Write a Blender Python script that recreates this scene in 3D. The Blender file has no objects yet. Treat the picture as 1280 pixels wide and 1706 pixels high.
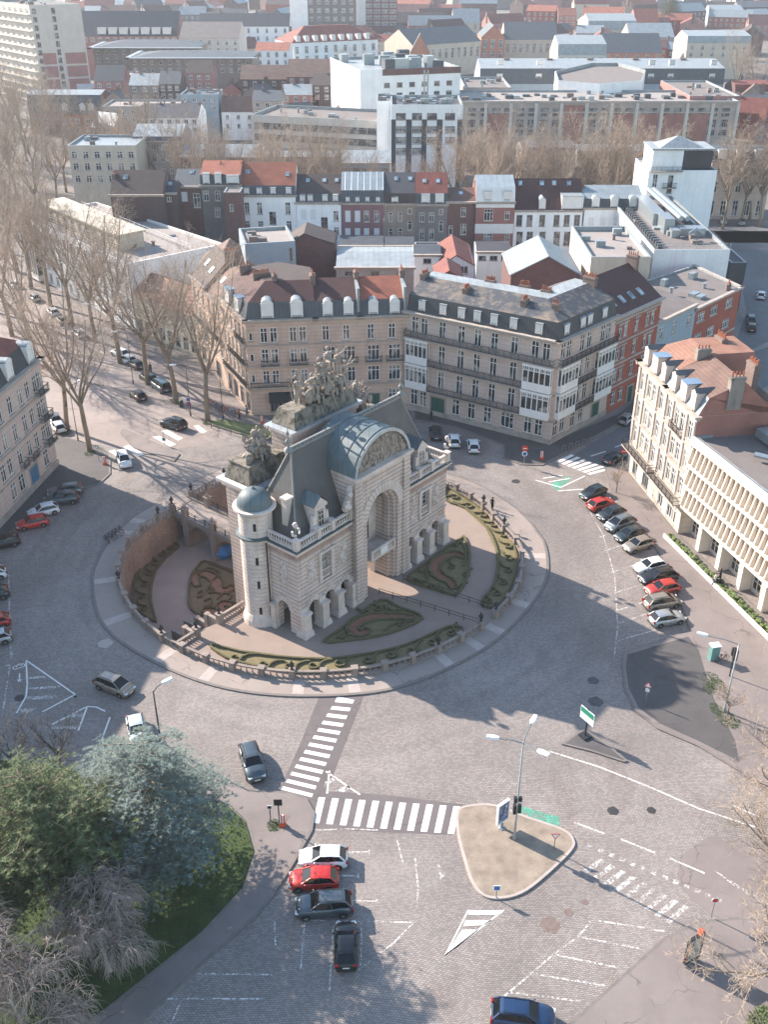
import bpy, math, random
from mathutils import Vector
from mathutils.geometry import delaunay_2d_cdt
R=math.radians; PI=math.pi
sc=bpy.context.scene; COL=sc.collection
random.seed(7)
# ---------------------------------------------------------------- survey helpers (photo measurement -> place on the ground, metres)
FOC=1660.; TILT=R(30.2); EYE=66.
_c,_s=math.cos(TILT),math.sin(TILT)
def g(u,v,z=0.):
    x=(u-640)/FOC; y=(v-853)/FOC
    d=(x,_c-_s*y,-_s-_c*y); t=(z-EYE)/d[2]
    return (d[0]*t,d[1]*t)
def zat(Y,v):
    k=(853-v)/FOC
    return EYE+(k*Y*_c-Y*_s)/(_c+k*_s)
def xat(u,Y,z):
    return (u-640)/FOC*(Y*_c-(z-EYE)*_s)
def G(pts,z=0.): return [g(u,v,z) for u,v in pts]
# ---------------------------------------------------------------- object helpers
def tag(o,label=None,cat=None,group=None,kind=None):
    if label: o['label']=label
    if cat: o['category']=cat
    if group: o['group']=group
    if kind: o['kind']=kind
    return o
def thing(name,label,cat,loc=(0,0,0),rz=0.,group=None):
    o=bpy.data.objects.new(name,None); COL.objects.link(o)
    o.empty_display_size=.5
    o.location=loc if len(loc)==3 else (loc[0],loc[1],0); o.rotation_euler=(0,0,rz)
    return tag(o,label,cat,group)
def link(name,me,parent=None,loc=None,rz=0.):
    o=bpy.data.objects.new(name,me); COL.objects.link(o)
    if parent: o.parent=parent
    if loc: o.location=loc
    if rz: o.rotation_euler=(0,0,rz)
    return o
def kids(o): return [c for c in bpy.data.objects if c.parent==o]
class MB:
    def __init__(s,ox=0,oy=0,oz=0,a=0.): s.v=[];s.f=[];s.m=[];s.fr(ox,oy,oz,a)
    def fr(s,ox=0,oy=0,oz=0,a=0.): s.o=(ox,oy,oz);s.ca=math.cos(a);s.sa=math.sin(a);return s
    def add(s,vs,fs,mi=0):
        n=len(s.v);ox,oy,oz=s.o;ca,sa=s.ca,s.sa
        s.v.extend([(ox+x*ca-y*sa,oy+x*sa+y*ca,oz+z) for x,y,z in vs])
        for f in fs: s.f.append([i+n for i in f]); s.m.append(mi)
    def quad(s,a,b,c,d,mi=0): s.add([a,b,c,d],[(0,1,2,3)],mi)
    def tri(s,a,b,c,mi=0): s.add([a,b,c],[(0,1,2)],mi)
    def bb(s,x0,y0,z0,x1,y1,z1,mi=0,bot=True):
        f=[(4,5,6,7),(0,1,5,4),(1,2,6,5),(2,3,7,6),(3,0,4,7)]
        if bot: f.append((3,2,1,0))
        s.add([(x0,y0,z0),(x1,y0,z0),(x1,y1,z0),(x0,y1,z0),(x0,y0,z1),(x1,y0,z1),(x1,y1,z1),(x0,y1,z1)],f,mi)
    def box(s,c,sz,rz=0.,mi=0):
        hx,hy,hz=[q/2 for q in sz]; ca,sa=math.cos(rz),math.sin(rz)
        vs=[(c[0]+x*ca-y*sa,c[1]+x*sa+y*ca,c[2]+z) for z in(-hz,hz) for x,y in((-hx,-hy),(hx,-hy),(hx,hy),(-hx,hy))]
        s.add(vs,[(4,5,6,7),(0,1,5,4),(1,2,6,5),(2,3,7,6),(3,0,4,7),(3,2,1,0)],mi)
    def taper(s,c,b,t,z0,z1,mi=0):
        vs=[(c[0]+sx*q[0]/2,c[1]+sy*q[1]/2,z) for q,z in((b,z0),(t,z1)) for sx,sy in((-1,-1),(1,-1),(1,1),(-1,1))]
        s.add(vs,[(4,5,6,7),(0,1,5,4),(1,2,6,5),(2,3,7,6),(3,0,4,7),(3,2,1,0)],mi)
    def bar(s,p,q,w,h=None,mi=0):
        h=h or w; p=Vector(p);q=Vector(q);d=(q-p)
        if d.length<1e-6:return
        d.normalize(); up=Vector((0,0,1)) if abs(d.z)<.95 else Vector((1,0,0))
        sx=d.cross(up).normalized()*w/2; sy=sx.cross(d).normalized()*h/2
        vs=[tuple(e+i*sx+j*sy) for e in(p,q) for i,j in((-1,-1),(1,-1),(1,1),(-1,1))]
        s.add(vs,[(4,5,6,7),(3,2,1,0),(0,1,5,4),(1,2,6,5),(2,3,7,6),(3,0,4,7)],mi)
    def prism(s,poly,z0,z1,mi=0,mt=None,bot=False):
        n=len(poly);vs=[(x,y,z0) for x,y in poly]+[(x,y,z1) for x,y in poly]
        s.add(vs,[(i,(i+1)%n,n+(i+1)%n,n+i) for i in range(n)],mi)
        s.add(vs[n:],[tuple(range(n))],mi if mt is None else mt)
        if bot: s.add(vs[:n],[tuple(reversed(range(n)))],mi)
    def tube(s,pts,rad,n=6,mi=0,cap=True):
        pts=[Vector(p) for p in pts]; m=len(pts)
        if not hasattr(rad,'__len__'): rad=[rad]*m
        vs=[];x=None
        for i,p in enumerate(pts):
            d=(pts[min(i+1,m-1)]-pts[max(i-1,0)])
            d=d.normalized() if d.length>1e-9 else Vector((0,0,1))
            if x is None: x=d.orthogonal().normalized()
            else:
                x=x-d*x.dot(d)
                x=x.normalized() if x.length>1e-6 else d.orthogonal().normalized()
            y=d.cross(x)
            for k in range(n):
                a=2*PI*k/n; vs.append(tuple(p+(x*math.cos(a)+y*math.sin(a))*rad[i]))
        fs=[(i*n+k,i*n+(k+1)%n,(i+1)*n+(k+1)%n,(i+1)*n+k) for i in range(m-1) for k in range(n)]
        if cap: fs+= [tuple(reversed(range(n))),tuple(range((m-1)*n,m*n))]
        s.add(vs,fs,mi)
    def lathe(s,prof,n=16,c=(0,0),mi=0,a0=0.,a1=2*PI):
        full=abs(a1-a0-2*PI)<1e-6; k=n if full else n+1; vs=[]
        for r,z in prof:
            for i in range(k):
                a=a0+(a1-a0)*i/n; vs.append((c[0]+r*math.cos(a),c[1]+r*math.sin(a),z))
        fs=[]
        for j in range(len(prof)-1):
            for i in range(n):
                i2=(i+1)%k; fs.append((j*k+i,j*k+i2,(j+1)*k+i2,(j+1)*k+i))
        if full:
            if prof[-1][0]>1e-3: fs.append(tuple(range((len(prof)-1)*k,len(prof)*k)))
        s.add(vs,fs,mi)
    def ico(s,c,r,mi=0,jit=0.,sz=(1,1,1)):
        t=(1+5**.5)/2
        vs=[(-1,t,0),(1,t,0),(-1,-t,0),(1,-t,0),(0,-1,t),(0,1,t),(0,-1,-t),(0,1,-t),(t,0,-1),(t,0,1),(-t,0,-1),(-t,0,1)]
        fs=[(0,11,5),(0,5,1),(0,1,7),(0,7,10),(0,10,11),(1,5,9),(5,11,4),(11,10,2),(10,7,6),(7,1,8),(3,9,4),(3,4,2),(3,2,6),(3,6,8),(3,8,9),(4,9,5),(2,4,11),(6,2,10),(8,6,7),(9,8,1)]
        q=r/1.902; o=[]
        for v in vs:
            k=q*(1+random.uniform(-jit,jit)); o.append((c[0]+v[0]*k*sz[0],c[1]+v[1]*k*sz[1],c[2]+v[2]*k*sz[2]))
        s.add(o,fs,mi)
    def mesh(s,name,mats,smooth=False):
        me=bpy.data.meshes.new(name); me.from_pydata(s.v,[],s.f)
        if not isinstance(mats,(list,tuple)): mats=[mats]
        for m in mats: me.materials.append(m)
        if len(mats)>1: me.polygons.foreach_set('material_index',[min(i,len(mats)-1) for i in s.m])
        if smooth: me.polygons.foreach_set('use_smooth',[True]*len(s.f))
        me.update(); return me
    def build(s,name,mats,parent=None,smooth=False,loc=None,rz=0.):
        return link(name,s.mesh(name,mats,smooth),parent,loc,rz)
def tri_poly(poly,holes=()):
    co=[];ed=[]
    for lp in [poly]+list(holes):
        n=len(co);co+= [Vector(p) for p in lp]; ed+=[(n+i,n+(i+1)%len(lp)) for i in range(len(lp))]
    r=delaunay_2d_cdt(co,ed,[],1,1e-5)
    pts=[(v.x,v.y) for v in r[0]]
    def ins(p,pl):
        c=False;j=len(pl)-1
        for i in range(len(pl)):
            if (pl[i][1]>p[1])!=(pl[j][1]>p[1]) and p[0]<(pl[j][0]-pl[i][0])*(p[1]-pl[i][1])/(pl[j][1]-pl[i][1])+pl[i][0]: c=not c
            j=i
        return c
    fs=[]
    for f in r[2]:
        cx=sum(pts[i][0] for i in f)/len(f);cy=sum(pts[i][1] for i in f)/len(f)
        if ins((cx,cy),poly) and not any(ins((cx,cy),h) for h in holes):
            a=sum(pts[f[i]][0]*pts[f[(i+1)%len(f)]][1]-pts[f[(i+1)%len(f)]][0]*pts[f[i]][1] for i in range(len(f)))
            fs.append(tuple(f) if a>0 else tuple(reversed(f)))
    return pts,fs
def ccw(p):
    a=sum(p[i][0]*p[(i+1)%len(p)][1]-p[(i+1)%len(p)][0]*p[i][1] for i in range(len(p)))
    return list(p) if a>0 else list(reversed(p))
def spline(pts,n=6,closed=True):
    o=[];m=len(pts)
    for i in range(m if closed else m-1):
        p=[pts[(i+k)%m] if closed else pts[max(0,min(m-1,i+k))] for k in(-1,0,1,2)]
        for t in range(n):
            t/=n
            o.append(tuple(.5*(2*p[1][k]+(p[2][k]-p[0][k])*t+(2*p[0][k]-5*p[1][k]+4*p[2][k]-p[3][k])*t*t+(3*p[1][k]-p[0][k]-3*p[2][k]+p[3][k])*t**3) for k in range(len(pts[0]))))
    if not closed:o.append(pts[-1])
    return o
def sheet(name,poly,z,mat,holes=(),kind='structure'):
    pts,fs=tri_poly(ccw(poly),holes); m=MB(); m.add([(x,y,z) for x,y in pts],fs)
    o=m.build(name,mat)
    if kind:o['kind']=kind
    return o
def offset(poly,d):
    """move every edge of a ccw polygon inwards by d (number or per-edge list)"""
    n=len(poly); d=d if hasattr(d,'__len__') else [d]*n; L=[]
    for i in range(n):
        a=Vector(poly[i]);b=Vector(poly[(i+1)%n]);t=(b-a).normalized();nn=Vector((-t.y,t.x)); L.append((a+nn*d[i],t))
    o=[]
    for i in range(n):
        p,t=L[i-1];q,u=L[i]; cr=t.x*u.y-t.y*u.x
        if abs(cr)<1e-5:o.append(tuple(q));continue
        k=((q.x-p.x)*u.y-(q.y-p.y)*u.x)/cr; o.append(tuple(p+t*k))
    return o
def raised(name,poly,z,mat,kmat,kw=.28,kerb=True):
    """pavement slab with its kerb stones"""
    poly=ccw(poly)
    inn=offset(poly,kw); m=MB(); n=len(poly)
    for i in range(n):
        a,b,c,d=poly[i],poly[(i+1)%n],inn[(i+1)%n],inn[i]
        m.quad((*a,-.05),(*b,-.05),(*b,z),(*a,z),1); m.quad((*a,z),(*b,z),(*c,z),(*d,z),1)
    pts,fs=tri_poly(inn); m.add([(x,y,z) for x,y in pts],fs,0)
    o=m.build(name,[mat,kmat]); o['kind']='structure'; return o
# ---------------------------------------------------------------- procedural materials
def C(h):
    h=h.lstrip('#'); q=[int(h[i:i+2],16)/255 for i in(0,2,4)]
    return tuple((x/12.92 if x<=.04045 else ((x+.055)/1.055)**2.4) for x in q)+(1,)
MATS={}
class NT:
    def __init__(s,name):
        s.m=bpy.data.materials.new(name); s.m.use_nodes=True; s.t=s.m.node_tree; s.b=s.t.nodes['Principled BSDF']; s.out=s.t.nodes['Material Output']
        s.geo=None
    def n(s,t,**k):
        d=s.t.nodes.new(t)
        for a,b in k.items(): setattr(d,a,b)
        return d
    def l(s,a,b): s.t.links.new(a,b)
    def pos(s):
        if not s.geo: s.geo=s.n('ShaderNodeNewGeometry')
        return s.geo.outputs['Position']
    def mapped(s,scale=(1,1,1),rot=(0,0,0)):
        mp=s.n('ShaderNodeMapping'); mp.inputs['Scale'].default_value=scale; mp.inputs['Rotation'].default_value=rot; s.l(s.pos(),mp.inputs[0]); return mp.outputs[0]
    def noise(s,scale,detail=4,vec=None,rough=.55):
        d=s.n('ShaderNodeTexNoise'); d.inputs['Scale'].default_value=scale; d.inputs['Detail'].default_value=detail; d.inputs['Roughness'].default_value=rough
        s.l(vec if vec is not None else s.pos(),d.inputs['Vector']); return d.outputs[0]
    def ramp(s,f,a,b,c0=0.,c1=1.):
        d=s.n('ShaderNodeMapRange'); d.inputs['From Min'].default_value=a; d.inputs['From Max'].default_value=b; d.inputs['To Min'].default_value=c0; d.inputs['To Max'].default_value=c1; s.l(f,d.inputs[0]); return d.outputs[0]
    def math(s,op,a,b=None):
        d=s.n('ShaderNodeMath',operation=op)
        for i,q in enumerate((a,b)):
            if q is None: continue
            if isinstance(q,(int,float)): d.inputs[i].default_value=q
            else: s.l(q,d.inputs[i])
        return d.outputs[0]
    def mix(s,f,a,b,blend='MIX'):
        d=s.n('ShaderNodeMix',data_type='RGBA',blend_type=blend)
        for q,i in((f,0),(a,6),(b,7)):
            if isinstance(q,(int,float,tuple)): d.inputs[i].default_value=q
            else: s.l(q,d.inputs[i])
        return d.outputs[2]
    def bump(s,h,st=.3,dist=.05):
        d=s.n('ShaderNodeBump'); d.inputs['Strength'].default_value=st; d.inputs['Distance'].default_value=dist; s.l(h,d.inputs['Height']); s.l(d.outputs[0],s.b.inputs['Normal'])
    def fin(s,col,rough=.8,metal=0.,spec=None):
        if isinstance(col,tuple): s.b.inputs['Base Color'].default_value=col
        else: s.l(col,s.b.inputs['Base Color'])
        if isinstance(rough,(int,float)): s.b.inputs['Roughness'].default_value=rough
        else: s.l(rough,s.b.inputs['Roughness'])
        s.b.inputs['Metallic'].default_value=metal
        if spec is not None: s.b.inputs['Specular IOR Level'].default_value=spec
        return s.m
def sh(c,k): return tuple(min(1,x*k) for x in c[:3])+(1,)
def plain(name,h,rough=.7,metal=0.,var=.18,scale=1.3,bump=0.,spec=None):
    if name in MATS: return MATS[name]
    c=C(h) if isinstance(h,str) else h; t=NT(name)
    n1=t.noise(scale,5); n2=t.noise(scale*9,3)
    f=t.math('ADD',t.math('MULTIPLY',n1,.7),t.math('MULTIPLY',n2,.3))
    col=t.mix(t.ramp(f,.3,.7),sh(c,1-var),sh(c,1+var))
    if bump: t.bump(n2,bump,.03)
    MATS[name]=t.fin(col,rough,metal,spec); return MATS[name]
def wallmat(name,h,course=.0,brick=False,var=.16,joint=.55,streak=.22,rough=.88):
    """rendered, stone or brick wall: mottling, rain streaks, joints"""
    if name in MATS: return MATS[name]
    c=C(h) if isinstance(h,str) else h; t=NT(name)
    n1=t.noise(.35,5); n2=t.noise(3.,4); st=t.noise(1.,4,t.mapped((1.6,1.6,.12)))
    col=t.mix(t.ramp(n1,.3,.7),sh(c,1-var),sh(c,1+var*.8))
    col=t.mix(t.ramp(n2,.35,.75,0,.35),col,sh(c,.72))
    col=t.mix(t.ramp(st,.5,.8,0,streak),col,sh((.16,.14,.13,1),.7))
    sep=t.n('ShaderNodeSeparateXYZ'); t.l(t.pos(),sep.inputs[0])
    if brick:
        u=t.math('ADD',sep.outputs[0],sep.outputs[1]); cb=t.n('ShaderNodeCombineXYZ'); t.l(u,cb.inputs[0]); t.l(sep.outputs[2],cb.inputs[1])
        b=t.n('ShaderNodeTexBrick'); t.l(cb.outputs[0],b.inputs[0]); b.inputs['Scale'].default_value=1.; b.inputs['Brick Width'].default_value=.44; b.inputs['Row Height'].default_value=.16; b.inputs['Mortar Size'].default_value=.018
        b.inputs['Color1'].default_value=(.72,.72,.72,1); b.inputs['Color2'].default_value=(1.15,1.1,1.1,1); b.inputs['Mortar'].default_value=(1.25,1.3,1.35,1)
        col=t.mix(.8,col,b.outputs[0],'MULTIPLY')
    if course:
        fr=t.math('FRACT',t.math('DIVIDE',t.math('ADD',sep.outputs[2],100.03),course))
        ln=t.math('LESS_THAN',fr,.11); col=t.mix(t.math('MULTIPLY',ln,joint),col,sh(c,.22))
        t.bump(t.math('MULTIPLY',ln,-1.),.6,.05)
    else: t.bump(n2,.25,.03)
    MATS[name]=t.fin(col,rough); return MATS[name]
def tilemat(name,h,row=.33,var=.28,rough=.8):
    """roof tiles: courses following the slope (by height) plus columns"""
    if name in MATS: return MATS[name]
    c=C(h); t=NT(name); sep=t.n('ShaderNodeSeparateXYZ'); t.l(t.pos(),sep.inputs[0])
    fr=t.math('FRACT',t.math('DIVIDE',t.math('ADD',sep.outputs[2],100.),row*.62))
    fx=t.math('FRACT',t.math('DIVIDE',t.math('ADD',sep.outputs[0],t.math('MULTIPLY',sep.outputs[1],.35)),row))
    n1=t.noise(.5,5); n2=t.noise(6.,2)
    col=t.mix(t.ramp(n1,.3,.7),sh(c,1-var),sh(c,1+var)); col=t.mix(t.ramp(n2,.35,.7,0,.4),col,sh(c,.6))
    ln=t.math('MAXIMUM',t.math('LESS_THAN',fr,.2),t.math('LESS_THAN',fx,.18))
    col=t.mix(t.math('MULTIPLY',ln,.5),col,sh(c,.4)); t.bump(fr,.4,.04)
    MATS[name]=t.fin(col,rough); return MATS[name]
def ribmat(name,h,pitch=.6,rough=.42,metal=.35,axis=0,var=.14):
    """standing-seam zinc or lead"""
    if name in MATS: return MATS[name]
    c=C(h); t=NT(name); sep=t.n('ShaderNodeSeparateXYZ'); t.l(t.pos(),sep.inputs[0])
    fx=t.math('FRACT',t.math('DIVIDE',t.math('ADD',sep.outputs[axis],500.),pitch))
    n1=t.noise(.6,5); st=t.noise(1.,3,t.mapped((2,2,.2)))
    col=t.mix(t.ramp(n1,.3,.7),sh(c,1-var),sh(c,1+var)); col=t.mix(t.ramp(st,.5,.8,0,.35),col,sh(c,.62))
    ln=t.math('LESS_THAN',fx,.12); col=t.mix(t.math('MULTIPLY',ln,.45),col,sh(c,.5)); t.bump(ln,.5,.05)
    MATS[name]=t.fin(col,rough,metal); return MATS[name]
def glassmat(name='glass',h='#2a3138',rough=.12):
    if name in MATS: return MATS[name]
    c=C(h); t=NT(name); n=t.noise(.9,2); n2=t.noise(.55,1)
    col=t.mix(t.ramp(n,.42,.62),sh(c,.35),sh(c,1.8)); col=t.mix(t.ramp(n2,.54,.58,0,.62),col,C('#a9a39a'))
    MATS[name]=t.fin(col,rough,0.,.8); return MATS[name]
def cobble_nodes(t,c,rot=0.,bw=.26,rh=.16):
    w=t.n('ShaderNodeTexNoise'); w.inputs['Scale'].default_value=.05; t.l(t.pos(),w.inputs['Vector'])
    vm=t.n('ShaderNodeVectorMath',operation='MULTIPLY_ADD'); t.l(w.outputs[1],vm.inputs[0]); vm.inputs[1].default_value=(6,6,0); t.l(t.pos(),vm.inputs[2])
    mp=t.n('ShaderNodeMapping'); mp.inputs['Rotation'].default_value=(0,0,rot); t.l(vm.outputs[0],mp.inputs[0])
    b=t.n('ShaderNodeTexBrick'); t.l(mp.outputs[0],b.inputs[0]); b.inputs['Scale'].default_value=1.; b.inputs['Brick Width'].default_value=bw; b.inputs['Row Height'].default_value=rh; b.inputs['Mortar Size'].default_value=.022; b.inputs['Mortar Smooth'].default_value=.4; b.inputs['Bias'].default_value=-.1
    b.inputs['Color1'].default_value=(.8,.8,.82,1); b.inputs['Color2'].default_value=(1.22,1.2,1.18,1); b.inputs['Mortar'].default_value=(.5,.48,.47,1)
    n1=t.noise(.07,5,None,.6); n2=t.noise(.6,4); n3=t.noise(.25,5,t.mapped((1,.35,1),(0,0,.7)))
    col=t.mix(t.ramp(n1,.33,.67),sh(c,.74),sh(c,1.18)); col=t.mix(t.ramp(n2,.4,.75,0,.3),col,sh((c[0]*1.05,c[1]*.95,c[2]*.9,1),.78))
    col=t.mix(t.ramp(n3,.54,.72,0,.55),col,sh((c[0]*1.02,c[1]*.9,c[2]*.86,1),.62))
    # wheel tracks polished round the ring
    ds=t.n('ShaderNodeVectorMath',operation='DISTANCE'); t.l(t.pos(),ds.inputs[0]); ds.inputs[1].default_value=(-7.7,104.4,0)
    wob=t.math('ADD',ds.outputs['Value'],t.math('MULTIPLY',t.noise(.06,3),3.)); fr=t.math('ABSOLUTE',t.math('SUBTRACT',t.math('FRACT',t.math('DIVIDE',wob,3.4)),.5))
    trk=t.math('MULTIPLY',t.ramp(fr,.28,.46),t.ramp(ds.outputs['Value'],46.,38.)); col=t.mix(t.math('MULTIPLY',trk,t.ramp(t.noise(.11,3),.35,.65,.1,.5)),col,sh(c,.7))
    col=t.mix(1.,col,b.outputs[0],'MULTIPLY')
    return col,b.outputs[1]
def cobmat(name,h,rot=0.,bw=.26,rh=.16):
    t=NT(name); c=C(h); col,f=cobble_nodes(t,c,rot,bw,rh)
    inv=t.math('MULTIPLY',f,-1.); t.bump(inv,.55,.04); MATS[name]=t.fin(col,.72); return MATS[name]
def paintmat(name,h,wear=.5,rough=.6):
    """road paint, worn through where traffic rubbed it off"""
    t=NT(name); c=C(h); n=t.noise(4.,6,None,.8); n2=t.noise(.5,3)
    f=t.math('ADD',n,t.math('MULTIPLY',n2,.35)); a=t.ramp(f,wear,wear+.12)
    t.b.inputs['Alpha'].default_value=1; t.l(a,t.b.inputs['Alpha']); MATS[name]=t.fin(t.mix(n,sh(c,.85),c),rough); return MATS[name]
def asphalt(name,h,var=.16,patch=.3):
    t=NT(name); c=C(h); n1=t.noise(.12,5,None,.6); n2=t.noise(22.,2); n3=t.noise(.4,5)
    col=t.mix(t.ramp(n1,.3,.7),sh(c,1-var),sh(c,1+var)); n4=t.noise(1.6,6,None,.7); col=t.mix(t.ramp(n4,.5,.7,0,.35),col,sh((c[0]*1.1,c[1],c[2]*.92,1),1.3)); col=t.mix(t.ramp(n3,.52,.62,0,patch),col,sh(c,.66)); col=t.mix(t.ramp(n2,.3,.7),sh(c,.0001) if False else col,t.mix(1.,col,(1.2,1.2,1.2,1),'MULTIPLY'))
    vo=t.n('ShaderNodeTexVoronoi',feature='DISTANCE_TO_EDGE'); vo.inputs['Scale'].default_value=.22; wv=t.n('ShaderNodeVectorMath',operation='MULTIPLY_ADD'); nn=t.n('ShaderNodeTexNoise'); nn.inputs['Scale'].default_value=.8; t.l(t.pos(),nn.inputs['Vector']); t.l(nn.outputs[1],wv.inputs[0]); wv.inputs[1].default_value=(1.6,1.6,0); t.l(t.pos(),wv.inputs[2]); t.l(wv.outputs[0],vo.inputs['Vector'])
    ck=t.math('MULTIPLY',t.math('LESS_THAN',vo.outputs[0],.009),t.ramp(t.noise(.3,2),.45,.6)); col=t.mix(t.math('MULTIPLY',ck,.55),col,sh(c,.4))
    t.bump(n2,.15,.01); MATS[name]=t.fin(col,.8); return MATS[name]
SKY,SUN,EXPO,HAZE,HAZE_COL=.112,4.5,1.54,.00016,(.8,.86,.95,1)
# ================================================================ materials of the ground
M_cob=cobmat('cobbles','#8f8782',.03); M_ringpav=asphalt('ring_paving','#877c75',.12,.2); M_kerb=plain('kerb_stone','#6f6864',.8,0,.2,2.)
M_asph=asphalt('dark_asphalt','#4b4848'); M_asph2=asphalt('worn_asphalt','#736a67'); M_road=asphalt('boulevard_asphalt','#837873'); M_street=asphalt('street_asphalt','#5e5d60')
M_cross=asphalt('crossing_asphalt','#5d5656',.14,.35)
M_gravel=plain('garden_gravel','#8a7a70',.95,0,.1,.5,.3); M_moat=plain('moat_gravel','#8e7b72',.95,0,.12,.5,.3)
M_soil=plain('red_mulch','#875f4e',.95,0,.25,2.,.4); M_bedsoil=plain('bed_soil','#6d5c45',.95,0,.25,2.,.4); M_bedgrass=plain('bed_grass','#74694b',.95,0,.25,1.5,.4)
M_island=plain('dry_grass_island','#877a6d',.95,0,.34,.9,.5)
M_white=paintmat('road_paint','#dedad6',.47); M_whitew=paintmat('worn_road_paint','#d2ccc8',.62); M_lane=paintmat('scuffed_road_paint','#cfcac6',.55); M_green=paintmat('green_road_paint','#57a188',.58)
M_strip=plain('pale_paving_strip','#a59992',.85,0,.14,1.5)
# ================================================================ plan of the roundabout
RC=(-7.7,104.4)
def polar(pts,z=0.):
    o=[]
    for u,v in pts:
        x,y=g(u,v,z); o.append((math.degrees(math.atan2(y-RC[1],x-RC[0])),math.hypot(x-RC[0],y-RC[1])))
    return o
def make_r(tab):
    tab=sorted(((a%360),r) for a,r in tab)
    def f(a):
        a%=360
        for i in range(len(tab)):
            a0,r0=tab[i-1];a1,r1=tab[i]
            lo=a0-360 if i==0 else a0
            if lo<=a<=a1:
                t=(a-lo)/(a1-lo+1e-9); t=t*t*(3-2*t); return r0+(r1-r0)*t
        a0,r0=tab[-1];a1,r1=tab[0]; t=(a-a0)/(a1+360-a0); t=t*t*(3-2*t); return r0+(r1-r0)*t
    return f
r_out=make_r(polar([(152,975),(172,1045),(260,1107),(385,1151),(520,1162),(640,1153),(780,1100),(865,1035),(915,950),(909,905),(894,882),(869,854),(835,829),(187,892),(215,867),(265,836),(290,822)])+[(60,25.6),(90,26.),(120,26.2)])
r_in=make_r([(-126,24.8),(-101,25),(-76,25),(-50,24.7),(-22,24.9),(-6,24.6),(16,22.9),(44,22.8),(80,22.8),(110,22.6),(136,22.3),(160,22.1),(169,23.2),(181,24.3),(198,24.6),(212,24.6)])
def rp(f,a,d=0.):
    r=f(a)+d; return (RC[0]+r*math.cos(R(a)),RC[1]+r*math.sin(R(a)))
NA=180
# monument frame: a along the front (to the right), b into depth
MO=(-9.,86.5); MA=R(50.5); _e1=(math.cos(MA),math.sin(MA)); _e2=(-_e1[1],_e1[0])
def ml(a,b): return (MO[0]+a*_e1[0]+b*_e2[0],MO[1]+a*_e1[1]+b*_e2[1])
def toml(x,y):
    dx,dy=x-MO[0],y-MO[1]; return (dx*_e1[0]+dy*_e1[1],dx*_e2[0]+dy*_e2[1])
# road: one sheet with a round opening for the sunken garden, out to the horizon
m=MB(); rings=[[rp(r_in,a*360/NA,-.15) for a in range(NA)]]
for rr in(34,60,150,500,4000): rings.append([(RC[0]+rr*math.cos(R(a*360/NA)),RC[1]+rr*math.sin(R(a*360/NA))) for a in range(NA)])
for q in range(len(rings)-1):
    for i in range(NA):
        j=(i+1)%NA; a,b,c,d=rings[q][i],rings[q+1][i],rings[q+1][j],rings[q][j]
        m.quad((*a,0),(*b,0),(*c,0),(*d,0))
o=m.build('cobbled_road',M_cob); o['kind']='structure'
tg=sheet('town_ground',[(-1500,262),(1500,262),(1500,3000),(-1500,3000)],.012,asphalt('town_ground','#6a625c',.3,.4))
# ring pavement
m=MB()
for i in range(NA):
    a0,a1=i*360/NA,(i+1)*360/NA
    p0,p1=rp(r_in,a0,-.1),rp(r_in,a1,-.1); q0,q1=rp(r_out,a0,-.32),rp(r_out,a1,-.32); k0,k1=rp(r_out,a0),rp(r_out,a1)
    m.quad((*p0,.14),(*q0,.14),(*q1,.14),(*p1,.14),0); m.quad((*q0,.14),(*k0,.14),(*k1,.14),(*q1,.14),1); m.quad((*k0,.14),(*k0,-.02),(*k1,-.02),(*k1,.14),1)
o=m.build('ring_pavement',[M_ringpav,M_kerb]); o['kind']='structure'
m=MB()
for a in(-113,-92,-80,-57.5,-48,-40,-27,-4,196,214,234,172,165):
    w=.55/26*57.3
    for t in range(1):
        p=[rp(r_in,a-w,.1),rp(r_out,a-w,-.34),rp(r_out,a+w,-.34),rp(r_in,a+w,.1)]
        m.add([(*q,.146) for q in p],[(0,1,2,3)])
o=m.build('paving_strips',M_strip); o['kind']='structure'
# inside of the ring: garden at street level, sunken garden behind b=8.9
ZM=-4.2; BM=8.9
inner=[rp(r_in,a*360/NA,-.1) for a in range(NA)]
gard=[p for p in inner if toml(*p)[1]<BM]
def clipline(poly,keep):
    o=[]
    n=len(poly)
    for i in range(n):
        p,q=poly[i],poly[(i+1)%n]; bp,bq=toml(*p)[1]-BM,toml(*q)[1]-BM
        if keep(bp): o.append(p)
        if bp*bq<0:
            t=bp/(bp-bq); o.append((p[0]+(q[0]-p[0])*t,p[1]+(q[1]-p[1])*t))
    return o
garden=clipline(inner,lambda b:b<=0); sunk=clipline(inner,lambda b:b>=0)
# opening of the stairs down to the sunken garden
ST0,ST1=-7.2,-3.9; SB=8.9
gpoly=ccw(garden)
sheet('garden_gravel',gpoly,.0,M_gravel)
sheet('sunken_garden_floor',sunk,ZM,M_moat)
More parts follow.
